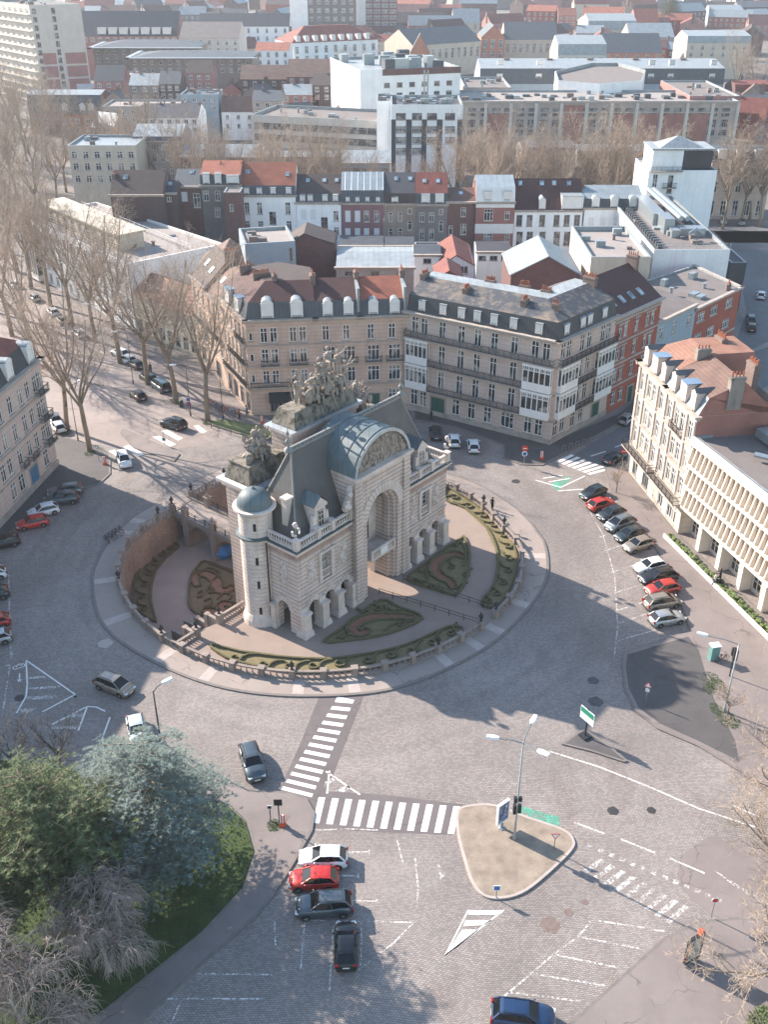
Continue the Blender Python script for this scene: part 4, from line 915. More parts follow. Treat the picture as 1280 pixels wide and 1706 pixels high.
# ================================================================ building kit
M_frame=plain('white_window_frame','#d9d6d2',.6,0,.08); M_framed=plain('grey_window_frame','#7d7f82',.6,0,.1); M_sill=stone_plain('sill_stone','#a89c92',0,.3); M_shut=plain('white_shutter','#d3d4d4',.7,0,.06)
M_zinc=ribmat('zinc_roof','#858d91',.7,.55,.1,0,.16); M_zincp=ribmat('pale_zinc_roof','#8e9395',1.,.5,.05,0,.18); M_zincd=ribmat('dark_zinc_mansard','#474c52',.6,.6,.05,0,.18); M_slated=tilemat('dark_slate_tiles','#3f4247',.3,.16,.6)
M_tileo=tilemat('orange_roof_tiles','#9a5a46'); M_tiler=tilemat('red_roof_tiles','#7c4238'); M_tilem=tilemat('maroon_roof_tiles','#4f3130',.33,.2); M_tileb=tilemat('brown_roof_tiles','#70564c'); M_tiled=tilemat('dark_brown_roof_tiles','#4a3d3a',.33,.2); M_tilel=tilemat('lit_terracotta_tiles','#8c6453')  # M_tilel is the tiles' own terracotta tone
M_felt=plain('roof_felt','#6e6663',.9,0,.16,.4); M_feltd=plain('dark_roof_felt','#43434a',.85,0,.18,.4); M_feltp=plain('pale_roof_gravel','#8e8580',.9,0,.14,.4); M_roofg=ribmat('glazed_roof','#8f979a',1.4,.3,.1,0,.12)
M_pot=plain('terracotta_pots','#94573f',.8,0,.15,3.); M_chim=wallmat('chimney_brick','#75645d',0,True); M_metal=plain('galvanised_metal','#9aa1a5',.4,.6,.12); M_awn=plain('dark_awning','#23262b',.8,0,.1); M_gdoor=plain('green_door','#1f4f45',.5,0,.12); M_bdoor=plain('blue_door','#3f6f8c',.5,0,.12)
WM={'sand':wallmat('sandstone_wall','#c4a998',.62,False,.14,.3),'beige':wallmat('beige_render','#a69a92'),'white':wallmat('white_render','#ebebea',0,False,.07,.5,.16),'cream':wallmat('cream_render','#c4b8a6',0,False,.1,.5,.2),'pink':wallmat('pinkish_stone','#c2aea3',.7,False,.12,.25),
 'mauve':wallmat('mauve_render','#835f64',0,False,.1),'grey':wallmat('grey_brick','#76716f',0,True),'tan':wallmat('tan_brick','#8f7f75',0,True),'brown':wallmat('brown_brick','#684c48',0,True),'red':wallmat('red_brick','#98503f',0,True),'darkb':wallmat('dark_brick','#574644',0,True),'orange':wallmat('orange_render','#bb7b62',0,False,.1),
 'blue':wallmat('bluish_render','#93a0a9',0,False,.09),'redp':wallmat('faded_red_render','#99695e',0,False,.2),'ivory':wallmat('ivory_limestone','#c9baa9',.8,False,.1,.2),'black':wallmat('black_cladding','#3b3f45',0,False,.1),'stripe':wallmat('striped_brick','#96665f',1.,False,.12,.0),'pale':wallmat('pale_concrete','#c6beb5',0,False,.08,.5,.2),'rose':wallmat('rose_brick','#9d716b',0,True)}
_wc={}
def winmesh(w,h,kind):
    k=(round(w,1),round(h,1),kind)
    if k in _wc:return _wc[k]
    w,h=k[0],k[1]; f=MB(); t=.11 if kind!='far' else .14
    y0,y1=.08,.16
    if kind=='sh':
        f.bb(-w/2,.06,0,w/2,.12,h); 
        for i in range(int(h/.35)): f.bb(-w/2+.05,.045,.1+i*.35,w/2-.05,.06,.13+i*.35)
        _wc[k]=(f.mesh('closed_shutter',[M_shut]),None); return _wc[k]
    f.bb(-w/2,y0,0,-w/2+t,y1,h); f.bb(w/2-t,y0,0,w/2,y1,h); f.bb(-w/2+t,y0,0,w/2-t,y1,t); f.bb(-w/2+t,y0,h-t,w/2-t,y1,h)
    nm=max(1,round(w/.65)-0)-1 if kind!='wide' else max(2,round(w/1.))-0
    if w>.9 and nm<1:nm=1
    for i in range(nm):
        x=-w/2+w*(i+1)/(nm+1); f.bb(x-t*.45,y0+.01,t,x+t*.45,y1-.01,h-t)
    if h>1.6: z=h*.7; f.bb(-w/2+t,y0+.02,z-t*.45,w/2-t,y1-.02,z+t*.45)
    f.bb(-w/2-.12,-.14,-.12,w/2+.12,.05,0,1)
    if kind=='head': f.bb(-w/2-.2,-.1,h,w/2+.2,.02,h+.28,1)
    g_=MB(); g_.quad((-w/2+t*.5,.13,t*.5),(w/2-t*.5,.13,t*.5),(w/2-t*.5,.13,h-t*.5),(-w/2+t*.5,.13,h-t*.5))
    if kind=='far':
        f.quad((-w/2+t*.5,.13,t*.5),(w/2-t*.5,.13,t*.5),(w/2-t*.5,.13,h-t*.5),(-w/2+t*.5,.13,h-t*.5),2); _wc[k]=(f.mesh('window',[M_frame,M_sill,M_glass]),None)
    elif kind=='dark':
        _wc[k]=(f.mesh('window',[M_framed,M_sill]),g_.mesh('pane',[M_glass]))
    else: _wc[k]=(f.mesh('window',[M_frame,M_sill]),g_.mesh('pane',[M_glass]))
    return _wc[k]
def put_window(par,x,y,z,ang,w,h,kind):
    a,b=winmesh(w,h,kind); o=link('window' if kind!='sh' else 'closed_shutter',a,par,(x,y,z),ang)
    if b: link('pane',b,o)
    return o
class Bld:
    """footprint ccw in world metres; everything stored relative to its middle"""
    def __init__(s,name,label,cat,poly,H,wall,base=0.,group=None):
        cx=sum(p[0] for p in poly)/len(poly);cy=sum(p[1] for p in poly)/len(poly)
        s.t=thing(name,label,cat,(cx,cy,base),0,group); s.p=[(x-cx,y-cy) for x,y in poly]; s.H=H; s.wm=WM[wall] if isinstance(wall,str) else wall; s.c=(cx,cy); s.wins=0; s.ed={}
    def edge(s,i): 
        a=Vector(s.p[i]);b=Vector(s.p[(i+1)%len(s.p)]); d=b-a; L=d.length; return a,d/L,L,math.atan2(d.y,d.x)
    def walls(s,wins={},z0=0.,mats=None):
        """wins[i]=list of (x along edge, z, w, h, kind)"""
        m=MB(); n=len(s.p); s.wins=wins
        for i in range(n):
            a,d,L,an=s.edge(i); nn=Vector((-d.y,d.x))
            fn=lambda x,dd,z,a=a,d=d,nn=nn:(a.x+d.x*x+nn.x*dd,a.y+d.y*x+nn.y*dd,z)
            W=[w for w in wins.get(i,()) if w[0]-w[2]/2>.1 and w[0]+w[2]/2<L-.1 and w[1]+w[3]<s.H-.05]
            W=[(x,z,round(w,1),round(h,1),k) for x,z,w,h,k in W]
            ok=[]
            for q in W:
                if all(abs(q[0]-r[0])>(q[2]+r[2])/2+.02 or q[1]>r[1]+r[3]+.02 or r[1]>q[1]+q[3]+.02 for r in ok): ok.append(q)
            if ok: wall_face(m,fn,0,L,z0,s.H,(),[(x-w/2,z,x+w/2,z+h) for x,z,w,h,k in ok],.16)
            else: m.quad(fn(0,0,z0),fn(L,0,z0),fn(L,0,s.H),fn(0,0,s.H))
            for x,z,w,h,k in ok: c=fn(x,0,z); put_window(s.t,*c,an,w,h,k)
        m.build('wall',s.wm,s.t); return s
    def band(s,i,z,h=.25,d=.18,mat=None,name='string_course',x0=0.,x1=None,parent=None):
        a,dd,L,an=s.edge(i); x1=L if x1 is None else x1; m=MB(a.x,a.y,0,an); m.bb(x0-(d if x0==0 else 0),-d,z,x1+(d if abs(x1-L)<.01 else 0),.06,z+h); return m.build(name,mat or M_sill,parent or s.t)
    def cornice(s,edges,z=None,d=.5,h=.45,mat=None):
        z=s.H-.1 if z is None else z
        for i in edges:
            a,dd,L,an=s.edge(i); m=MB(a.x,a.y,0,an); m.bb(-d*.98,-d*.6,z-.25,L+d*.98,.06,z); m.bb(-d*1.,-d,z,L+d*1.,.3,z+h*.55); m.build('cornice',mat or M_sill,s.t)
    def rings(s,steps,mats,cap=True,name='roof'):
        """steps: list of (z, per-edge inset) from the eaves up"""
        m=MB(); R_=[(z,offset(s.p,ins)) for z,ins in steps]; n=len(s.p)
        for k in range(len(R_)-1):
            (z0,a),(z1,b)=R_[k],R_[k+1]
            for i in range(n):
                j=(i+1)%n; m.quad((*a[i],z0),(*a[j],z0),(*b[j],z1),(*b[i],z1),k if (steps[k+1][1][i] if hasattr(steps[k+1][1],'__len__') else 1)>(steps[0][1][i] if hasattr(steps[0][1],'__len__') else -1)+.02 else len(mats)-1)
        if cap: pts,fs=tri_poly(R_[-1][1]); m.add([(x,y,R_[-1][0]) for x,y in pts],fs,len(R_)-1)
        s.roof=m.build(name,mats,s.t); return s.roof
    def flat(s,par=.5,mat=None,coping=None,wall=None):
        pr=s.p; inn=offset(pr,.35); m=MB(); n=len(pr)
        for i in range(n):
            j=(i+1)%n; m.quad((*pr[i],s.H+par),(*pr[j],s.H+par),(*inn[j],s.H+par),(*inn[i],s.H+par),1); m.quad((*inn[j],s.H),(*inn[i],s.H),(*inn[i],s.H+par),(*inn[j],s.H+par),1); m.quad((*pr[i],s.H),(*pr[j],s.H),(*pr[j],s.H+par),(*pr[i],s.H+par),2)
        pts,fs=tri_poly(inn); m.add([(x,y,s.H) for x,y in pts],fs,0); s.roof=m.build('flat_roof',[mat or M_felt,coping or M_zincp,wall or s.wm],s.t)
        A_=abs(sum(pr[i][0]*pr[(i+1)%n][1]-pr[(i+1)%n][0]*pr[i][1] for i in range(n)))/2
        if A_>60 and n==4:
            for k in range(min(9,3+int(A_/90))):
                u_,v_=random.uniform(.12,.88),random.uniform(.15,.85); q=Vector(pr[0]).lerp(Vector(pr[1]),u_).lerp(Vector(pr[3]).lerp(Vector(pr[2]),u_),v_); w=MB(); z=random.uniform(.3,1.3)
                if k%3==2: w.lathe([(.3,s.H),(.3,s.H+z),(.45,s.H+z+.05),(.45,s.H+z+.2)],8,(q.x,q.y))
                else: w.box((q.x,q.y,s.H+z/2),(random.uniform(.7,2.2),random.uniform(.7,1.8),z),s.edge(0)[3])
                w.build('rooftop_unit',random.choice((M_metal,M_zinc,M_felt,M_chim)),s.roof)
        return s
    def profile(s,prof,mats,side=None,over=.25):
        """4-corner house; prof=[(depth,z)] front to back; one material per stretch"""
        a,b,c,d=[Vector(q) for q in s.p]; D=((d-a).length+(c-b).length)/2; m=MB(); u=(b-a).normalized()
        ptL=lambda k,o:tuple(a+(d-a)*(k/D)-u*o); ptR=lambda k,o:tuple(b+(c-b)*(k/D)+u*o)
        for i in range(len(prof)-1):
            (k0,z0),(k1,z1)=prof[i],prof[i+1]; m.quad((*ptL(k0,over*.3),z0),(*ptR(k0,over*.3),z0),(*ptR(k1,over*.3),z1),(*ptL(k1,over*.3),z1),i)
        n=len(mats); 
        for P,rev in((ptL,0),(ptR,1)):
            vs=[(*P(k,0),z) for k,z in prof]+[(*P(prof[-1][0],0),s.H),(*P(prof[0][0],0),s.H)]; ids=list(range(len(vs))); m.add(vs,[tuple(ids if rev else reversed(ids))],n)
        s.roof=m.build('roof',list(mats)+[side or s.wm],s.t); s.prof=prof; s.D=D; return s.roof
    def ppt(s,fx,k):
        a,b,c,d=[Vector(q) for q in s.p]; l=a+(d-a)*(k/s.D); r=b+(c-b)*(k/s.D); q=l+(r-l)*fx
        for (k0,z0),(k1,z1) in zip(s.prof,s.prof[1:]):
            if k0<=k<=k1: return q.x,q.y,z0+(z1-z0)*(k-k0)/(k1-k0+1e-6),math.atan2(z1-z0,k1-k0)
        return q.x,q.y,s.prof[-1][1],0
    def skylight(s,fx,k,w=.9,l=1.2):
        x,y,z,sl=s.ppt(fx,k); an=s.edge(0)[3]; m=MB()
        ca,sa=math.cos(sl),math.sin(sl)
        def q(u,v,n): return (u,v*ca-n*sa,v*sa+n*ca)
        for n0,mi,k_ in((.12,0,1.),(.14,1,.8)):
            P=[q(-w/2*k_,-l/2*k_,n0),q(w/2*k_,-l/2*k_,n0),q(w/2*k_,l/2*k_,n0),q(-w/2*k_,l/2*k_,n0)]
            if mi==0:
                Q=[q(-w/2,-l/2,0),q(w/2,-l/2,0),q(w/2,l/2,0),q(-w/2,l/2,0)]; m.add(Q+P,[(4,5,6,7),(0,1,5,4),(1,2,6,5),(2,3,7,6),(3,0,4,7)],0)
            else: m.add(P,[(0,1,2,3)],1)
        m.build('skylight',[M_metal,glassmat('skylight_glass','#7f97a1',.15)],s.roof,False,(x,y,z),an)
    def dormer(s,i,x,ins,z,w=1.3,h=1.9,dep=2.2,kind='gable',mat=None,cap=None):
        a,d,L,an=s.edge(i); o=a+d*x+Vector((-d.y,d.x))*ins; m=MB(); mat=mat or M_frame
        m.bb(-w/2,0,0,w/2,dep,h); m.bb(-w/2-.1,-.12,h-.08,w/2+.1,.1,h+.06); m.bb(-w/2-.08,-.08,0,-w/2+.14,0,h-.08); m.bb(w/2-.14,-.08,0,w/2+.08,0,h-.08)
        if kind=='arch':
            P=[(w/2*math.cos(PI-k*PI/8),h+.06+w*.32*math.sin(PI-k*PI/8)) for k in range(9)]
            m.add([(x_,-.1,z_) for x_,z_ in P],[tuple(reversed(range(9)))])
            for p,q in zip(P,P[1:]): m.quad((p[0],-.14,p[1]),(q[0],-.14,q[1]),(q[0],dep,q[1]),(p[0],dep,p[1]),1)
        elif kind=='gable':
            hh=w*.38; m.tri((-w/2,-.08,h),(w/2,-.08,h),(0,-.08,h+hh)); m.quad((-w/2-.12,-.16,h),(0,-.16,h+hh+.06),(0,dep,h+hh+.06),(-w/2-.12,dep,h),1); m.quad((0,-.16,h+hh+.06),(w/2+.12,-.16,h),(w/2+.12,dep,h),(0,dep,h+hh+.06),1)
        else: m.bb(-w/2-.12,-.18,h+.06,w/2+.12,dep,h+.16,1)
        r=m.build('dormer',[mat,cap or M_zinc],s.roof,False,(o.x,o.y,z),an)
        W=winmesh(w-.4,h-.45,'std'); q=link('window',W[0],r,(0,-.14,.25)); 
        g_=MB(); return r
    def chimney(s,x,y,z0,z1,l=1.6,w=.6,rot=0.,pots=5,mat=None):
        l*=.8; z1-=.7; m=MB(0,0,0,0); m.bb(-l/2,-w/2,z0,l/2,w/2,z1); m.bb(-l/2-.08,-w/2-.08,z1-.3,l/2+.08,w/2+.08,z1-.1)
        for k in range(pots):
            px_=-l/2+l*(k+.5)/pots; m.lathe([(.13,z1),(.1,z1+random.uniform(.4,.7))],6,(px_,0),1)
        return m.build('chimney',[mat or M_chim,M_pot],getattr(s,'roof',None) or s.t,False,(x,y,0),rot)
    def balcony(s,i,x0,x1,z,d=.85,h=1.,mat=None):
        a,dd,L,an=s.edge(i); m=MB(); m.bb(x0,-d,z-.18,x1,.0,z,0)
        n=max(2,int((x1-x0)/.2))
        m.bar((x0,-d+.05,z+h),(x1,-d+.05,z+h),.07,.07,1); m.bar((x0,-d+.05,z+.12),(x1,-d+.05,z+.12),.05,.05,1)
        for k in range(n+1): x=x0+(x1-x0)*k/n; m.bar((x,-d+.05,z),(x,-d+.05,z+h),.035 if k%6 else .07,None,1)
        for x in(x0,x1): m.bar((x,-d+.05,z+h),(x,0,z+h),.06,None,1); m.bar((x,-d+.05,z+h*.5),(x,0,z+h*.5),.04,None,1)
        return m.build('balcony',[mat or M_sill,M_ironr],s.t,False,(a.x,a.y,0),an)
    def door(s,i,x,w,h,mat,arch=False,z=.05):
        a,dd,L,an=s.edge(i); m=MB(); m.bb(x-w/2-.22,-.1,z,x-w/2,.02,z+h+.2,1); m.bb(x+w/2,-.1,z,x+w/2+.22,.02,z+h+.2,1); m.bb(x-w/2,-.1,z+h,x+w/2,.02,z+h+.2,1)
        m.bb(x-w/2,-.04,z,x-.02,.0,z+h,0); m.bb(x+.02,-.04,z,x+w/2,.0,z+h,0)
        for sx in(-.5,.5):
            for zz in(.15,.55): m.bb(x+sx*w*.5-w*.16,-.07,z+h*zz,x+sx*w*.5+w*.16,-.04,z+h*(zz+.3),0)
        return m.build('door',[mat,M_sill],s.t,False,(a.x,a.y,0),an)
    def bay(s,i,x0,x1,z0,z1,d=.9,cols=4):
        a,dd,L,an=s.edge(i); m=MB(); m.bb(x0,-d,z0-.35,x1,0,z0,0); m.bb(x0-.1,-d-.1,z1,x1+.1,0,z1+.3,0); m.bb(x0,-d,z0,x1,-d+.14,z0+.75,0)
        for k in range(cols+1): x=x0+(x1-x0-.14)*k/cols; m.bb(x,-d,z0+.75,x+.14,-d+.14,z1,0)
        for z in(z0+.75,z1-.7,z1-.12): m.bb(x0+.14,-d+.02,z,x1-.14,-d+.12,z+.12,0)
        for xx in(x0,x1-.14): m.bb(xx,-d+.14,z0,xx+.14,-.02,z0+.75,0); m.bb(xx,-.25,z0+.75,xx+.14,-.02,z1,0)
        for k in range(cols*3): x=x0+.2+(x1-x0-.4)*(k+.5)/(cols*3); m.bb(x-.04,-d+.03,z1-.58,x+.04,-d+.1,z1-.12,0)
        b=m.build('bay_window',[M_frame],s.t,False,(a.x,a.y,0),an)
        p=MB(); p.quad((x0+.05,-d+.08,z0+.75),(x1-.05,-d+.08,z0+.75),(x1-.05,-d+.08,z1),(x0+.05,-d+.08,z1)); p.quad((x0+.07,0,z0+.75),(x0+.07,-d+.1,z0+.75),(x0+.07,-d+.1,z1),(x0+.07,0,z1)); p.quad((x1-.07,-d+.1,z0+.75),(x1-.07,0,z0+.75),(x1-.07,0,z1),(x1-.07,-d+.1,z1))
        p.build('pane',M_glass,b); return b
def grid(L,fr,rows,w,kind='std'): return [(L*f,z,(w if not isinstance(f,tuple) else w),h,kind) for z,h in rows for f in fr]
# ================================================================ the dark mansard corner block
A=g(676,681); B_=(24.6,133.1); D_=(35.,144.)
u=Vector((B_[0]-A[0],B_[1]-A[1])).normalized(); n1=Vector((-u.y,u.x))*12; v=Vector((D_[0]-B_[0],D_[1]-B_[1])).normalized(); n2=Vector((-v.y,v.x))*12
pC=[A,B_,D_,(D_[0]+n2.x,D_[1]+n2.y)]
p5=(A[0]+n1.x,A[1]+n1.y); 
def lx(p,d,q,e):
    cr=d[0]*e[1]-d[1]*e[0]; k=((q[0]-p[0])*e[1]-(q[1]-p[1])*e[0])/cr; return (p[0]+d[0]*k,p[1]+d[1]*k)
pC+= [lx(p5,u,pC[3],v),p5]
b=Bld('corner_apartment_block','corner apartment block with dark slate mansard, long iron balconies and white bay windows','building',pC,16.2,'pink')
L0=b.edge(0)[2];L1=b.edge(1)[2]; RW=[(1.2,2.4,1.3),(4.7,3.0,1.25),(8.9,2.9,1.25),(13.05,2.6,1.2)]
W={0:[],1:[]}
for z,h,w in RW[3:]: W[0]+=[(L0*f,z,w,h,'std') for f in(.06,.125,.25,.38,.49,.60,.73,.86,.93)]; W[1]+=[(L1*f,z,w,h,'std') for f in(.1,.2,.42,.54,.78,.88)]
for z,h,w in RW[1:3]: W[0]+=[(L0*f,z,w,h,'std') for f in(.25,.38,.49,.60,.73)]; W[1]+=[(L1*f,z,w,h,'std') for f in(.42,.55)]
W[0]+=[(L0*f,1.1,1.3,2.6,'head') for f in(.06,.125,.36,.47,.58,.85,.92)]+[(L0*.715,1.1,2.2,2.6,'head')]; W[1]+=[(L1*f,1.1,1.2,2.5,'std') for f in(.08,.2,.38,.52)]
b.walls(W)
for i,L,(xs) in((0,L0,((.01,.165),(.805,.985))),(1,L1,((.03,.32),(.66,.97)))):
    for f0,f1 in xs:
        for z0,z1 in((4.5,7.9),(8.7,12.0)): b.bay(i,L*f0,L*f1,z0,z1,.8,5)
for z in(4.1,8.25,12.45):
    for i in(0,1): b.band(i,z-.32,.2,.14)
b.balcony(0,.1,L0-.1,12.55,.95); b.balcony(1,.1,L1-.1,12.55,.95)
b.balcony(0,L0*.17,L0*.8,8.35,.8); b.balcony(0,L0*.17,L0*.8,4.2,.8); b.balcony(1,L1*.33,L1*.65,8.35,.8); b.balcony(1,L1*.33,L1*.65,4.2,.8)
b.door(0,L0*.235,2.4,3.2,M_gdoor); b.door(1,L1*.78,1.9,3.1,M_gdoor); b.band(0,0,.9,.1); b.band(1,0,.9,.1); b.cornice((0,1),16.1,.6)
f6=[1,1,0,1,1,0]
def lichen_slate():
    t=NT('lichen_slate_slope'); n=t.noise(.13,4); k2=t.noise(1.1,5); k3=t.noise(1.,3,t.mapped((.5,.5,6))); col=t.mix(t.ramp(n,.44,.54),C('#3d4046'),C('#75675a')); col=t.mix(t.ramp(k2,.5,.65,0,.5),col,C('#8a7b6c')); col=t.mix(t.ramp(k3,.55,.62,0,.4),col,C('#33343a')); return t.fin(col,.75)
roof_dirty=lichen_slate()
b.rings([(16.35,[.15,.15,0,0,0,0]),(18.7,[.7,.7,0,.6,.6,0]),(20.3,[5.2,5.2,0,4.,4.,0])],[M_slated,roof_dirty,M_zincp,b.wm])
for f in(.1,.245,.37,.475,.585,.71,.87): b.dormer(0,L0*f,.3,16.6,.95,1.5,1.6,'flat')
for f in(.15,.42,.54,.8): b.dormer(1,L1*f,.3,16.6,.95,1.5,1.6,'flat')
an=b.edge(0)[3]
def onedge(b,i,x,ins): a,d,L,_=b.edge(i); q=a+d*x+Vector((-d.y,d.x))*ins; return q.x,q.y
for f,ins in((.33,3.6),(.72,3.2)): x,y=onedge(b,0,L0*f,ins); b.chimney(x,y,18.5,21.,1.9,.7,an+PI/2,4)
for f,ins in((.4,8.),(.62,8.4),(.77,8.)): x,y=onedge(b,0,L0*f,ins); b.chimney(x,y,18.5,21.3,1.9,.7,an,6)
x,y=onedge(b,1,L1*.2,3.); b.chimney(x,y,18.5,21.1,1.3,.7,an,3); x,y=onedge(b,1,L1*.97,5.); b.chimney(x,y,17.,22.,2.6,.8,b.edge(1)[3]+PI/2,7)
x,y=onedge(b,0,.2,5.); b.chimney(x,y,16.2,21.6,2.2,.7,an+PI/2,5)
# ================================================================ three sandstone houses to its left
BL=g(420,693); BR=A; dv=Vector((BR[0]-BL[0],BR[1]-BL[1])); nv=Vector((-dv.y,dv.x)).normalized()
def sub(f,d=0.): return (BL[0]+dv.x*f+nv.x*d,BL[1]+dv.y*f+nv.y*d)
HB=15.6
def fr_(lst,u0,u1): return [(u-u0)/(u1-u0) for u in lst]
lf=(-33.3,168.5); lfin=(lf[0]+9.,lf[1]+5.)
lm=(BL[0]+(lf[0]-BL[0])*.42,BL[1]+(lf[1]-BL[1])*.42); lmin=(lm[0]+9.2,lm[1]+4.6); lq=(BL[0]+(lf[0]-BL[0])*.72,BL[1]+(lf[1]-BL[1])*.72); lqin=(lq[0]+9.2,lq[1]+4.8)
for k,(pa,pb,pc,pd,lab,mt) in enumerate(((lq,lm,lmin,lqin,'narrow sandstone house with brown tile gable roof beside the corner house',M_tileb),(lf,lq,lqin,lfin,'sandstone house with dark tile roof at the end of the boulevard terrace',M_tiled))):
    b=Bld('town_house',lab,'building',[pa,pb,pc,pd],HB-1.2+k*.6,'sand',0,'sandstone houses on the left boulevard'); L=b.edge(0)[2]
    b.walls({0:[(L*f,z,1.1,2.2,'std') for z in(4.9,8.2,11.4) for f in(.2,.5,.8)]+[(L*.5,.6,2.6,2.8,'dark')]}); b.cornice((0,),b.H-.1,.4)
    for z in(4.2,7.8): b.band(0,z,.22,.15)
    b.balcony(0,L*.08,L*.92,7.95,.6,.9); b.profile([(-.1,b.H),(5.,b.H+4.2+k*.5),(10.2,b.H)],[mt,mt]); b.skylight(.3,2.6); b.skylight(.72,2.2); x,y=onedge(b,0,L*.98,5.); b.chimney(x,y,b.H,b.H+6.2,2.8,.7,b.edge(0)[3]+PI/2,7)
b=Bld('corner_house','sandstone corner house with dark awning shop and two arched white dormers','building',[BL,sub(.43),sub(.43,11.),lmin,lm],HB,'sand')
L=b.edge(0)[2]; LL=b.edge(4)[2]
xs=[L*f for f in(.25,.39,.67,.81)]; W={0:[(x,z,1.15,h,'std') for z,h in((5.2,2.3),(8.6,2.4),(12.,2.4)) for x in xs]+[(L*.06,z,.6,1.3,'std') for z in(5.6,9.,12.4)]}
W[4]=[(LL*f,z,1.15,h,'std') for z,h in((5.2,2.3),(8.6,2.4),(12.,2.4)) for f in(.1,.26,.42,.58,.74,.9)]+[(LL*f,.6,1.8,2.9,'dark') for f in(.15,.4,.65,.9)]
W[0]+=[(L*.5,.5,4.6,3.0,'dark')]
b.walls(W)
for z in(4.4,8.1,11.5): b.band(0,z,.22,.15); b.band(4,z,.22,.15)
for z in(8.35,): b.balcony(0,L*.19,L*.45,z,.6,.9); b.balcony(0,L*.61,L*.87,z,.6,.9)
b.balcony(0,L*.02,L*.98,4.9,.6,.8); b.balcony(4,LL*.05,LL*.98,4.9,.6,.8); b.balcony(4,LL*.3,LL*.98,8.35,.6,.9); b.balcony(4,LL*.6,LL*.98,11.8,.5,.9)
b.cornice((0,4),HB-.1,.5)
b.rings([(HB+.15,[.1,0,0,0,.1]),(18.1,[.8,0,0,0,.8]),(20.2,[4.6,0,0,.0,4.6])],[M_zincd,M_tilem,M_tiled,b.wm])
for f in(.32,.74): b.dormer(0,L*f,.05,HB+.35,1.7,2.2,2.,'arch')
for f in(.3,.68): b.dormer(4,LL*f,.05,HB+.35,1.6,2.2,2.,'flat',None,plain('blue_zinc','#6d8296',.5,.1,.15))
x,y=onedge(b,4,LL*.5,5.); b.chimney(x,y,17.5,21.4,3.4,.7,b.edge(4)[3]+PI/2,9); x,y=onedge(b,0,L*1.,5.); b.chimney(x,y,16,21.6,2.4,.8,b.edge(0)[3]+PI/2,6)
a,d,_,an=b.edge(0); m=MB(); m.add([(L*.27,-.1,3.9),(L*.73,-.1,3.9),(L*.73,-1.9,3.1),(L*.27,-1.9,3.1),(L*.27,-1.9,2.8),(L*.73,-1.9,2.8)],[(0,1,2,3),(3,2,5,4)]); m.build('awning',M_awn,b.t,False,(a.x,a.y,0),an)
for i_,f_,in_,l_ in((4,.12,4.,2.4),(0,.45,5.2,1.8)): x,y=onedge(b,i_,b.edge(i_)[2]*f_,in_); b.chimney(x,y,17.5,21.6,l_,.7,b.edge(i_)[3]+PI/2,5)
for f0,f1,lab,tm,tops in((.43,.71,'sandstone house with maroon tile roof between two stepped party walls',M_tilem,'std'),(.71,1.,'sandstone house with orange red tile roof beside the dark mansard block',M_tileo,'std')):
    b=Bld('town_house',lab,'building',[sub(f0),sub(f1),sub(f1,11.),sub(f0,11.)],HB,'sand',0,'sandstone houses facing the gate')
    L=b.edge(0)[2]; xs=[L*f for f in(.22,.34,.68,.8)]
    W={0:[(x,z,1.1,h,'std') for z,h in((12.,2.4),) for x in xs]+[(L*f,z,1.9,2.5,'wide') for z in(8.5,5.1) for f in(.28,.74)]+[(L*.74,1.,1.9,2.6,'wide')]}
    b.walls(W); b.door(0,L*.28,1.8,2.9,M_gdoor)
    for z in(4.5,11.5): b.band(0,z,.22,.14)
    m_=MB()
    for f in(.28,.74):
        b.balcony(0,L*f-1.3,L*f+1.3,8.4,.6,.85); 
        a,d,_,an=b.edge(0); q=MB(); 
        for k in range(9):
            t0,t1=PI-k*PI/9,PI-(k+.9)*PI/9; P=[(L*f+r*math.cos(t),10.3+r*math.sin(t)) for r,t in((1.05,t0),(1.4,t0),(1.4,t1),(1.05,t1))]; q.add([(x,-.1,z) for x,z in P]+[(x,.02,z) for x,z in P],[(3,2,1,0),(0,1,5,4),(1,2,6,5),(2,3,7,6),(3,0,4,7)])
        q.build('window_arch',b.wm,b.t,False,(a.x,a.y,0),an)
    b.cornice((0,),HB-.1,.5)
    b.profile([(.0,HB+.1),(.8,18.0),(5.6,20.1),(11.,16.)],[M_zincd,tm,M_tiled])
    for f in(.28,.74): b.dormer(0,L*f,.05,HB+.35,1.35,1.9,2.,'arch')
    x,y=onedge(b,0,L-.25,3.2); m=MB(); m.bb(-3.,-.2,HB,3.2,.2,19.9); m.build('party_wall',M_zinc,b.t,False,(x,y,0),b.edge(0)[3]+PI/2)
    x,y=onedge(b,0,L-.1,5.6); b.chimney(x,y,18,21.7,1.9,.7,b.edge(0)[3]+PI/2,4)
# ================================================================ red brick houses right of the corner block
E1=(D_[0]+v.x*13.2,D_[1]+v.y*13.2)
b=Bld('town_house','ornate red and white brick house with four skylights in its maroon roof','building',[D_,E1,(E1[0]+n2.x,E1[1]+n2.y),(D_[0]+n2.x,D_[1]+n2.y)],15.9,'red')
L=b.edge(0)[2]; W={0:[(L*f,z,1.15,2.2,'head') for z in(5.,8.6,12.2) for f in(.12,.24,.48,.72,.84)]+[(L*f,1.2,1.3,2.3,'std') for f in(.14,.3,.75,.9)]}
b.walls(W)
for z in(4.2,7.9,11.4,14.9): b.band(0,z,.3,.14)
for k in range(14): 
    a,d,_,an=b.edge(0); 
m=MB()
for k in range(22): m.bb(L*(k+.2)/22,-.12,15.0,L*(k+.6)/22,0,15.6)
m.build('cornice_blocks',M_sill,b.t,False,(b.edge(0)[0].x,b.edge(0)[0].y,0),b.edge(0)[3])
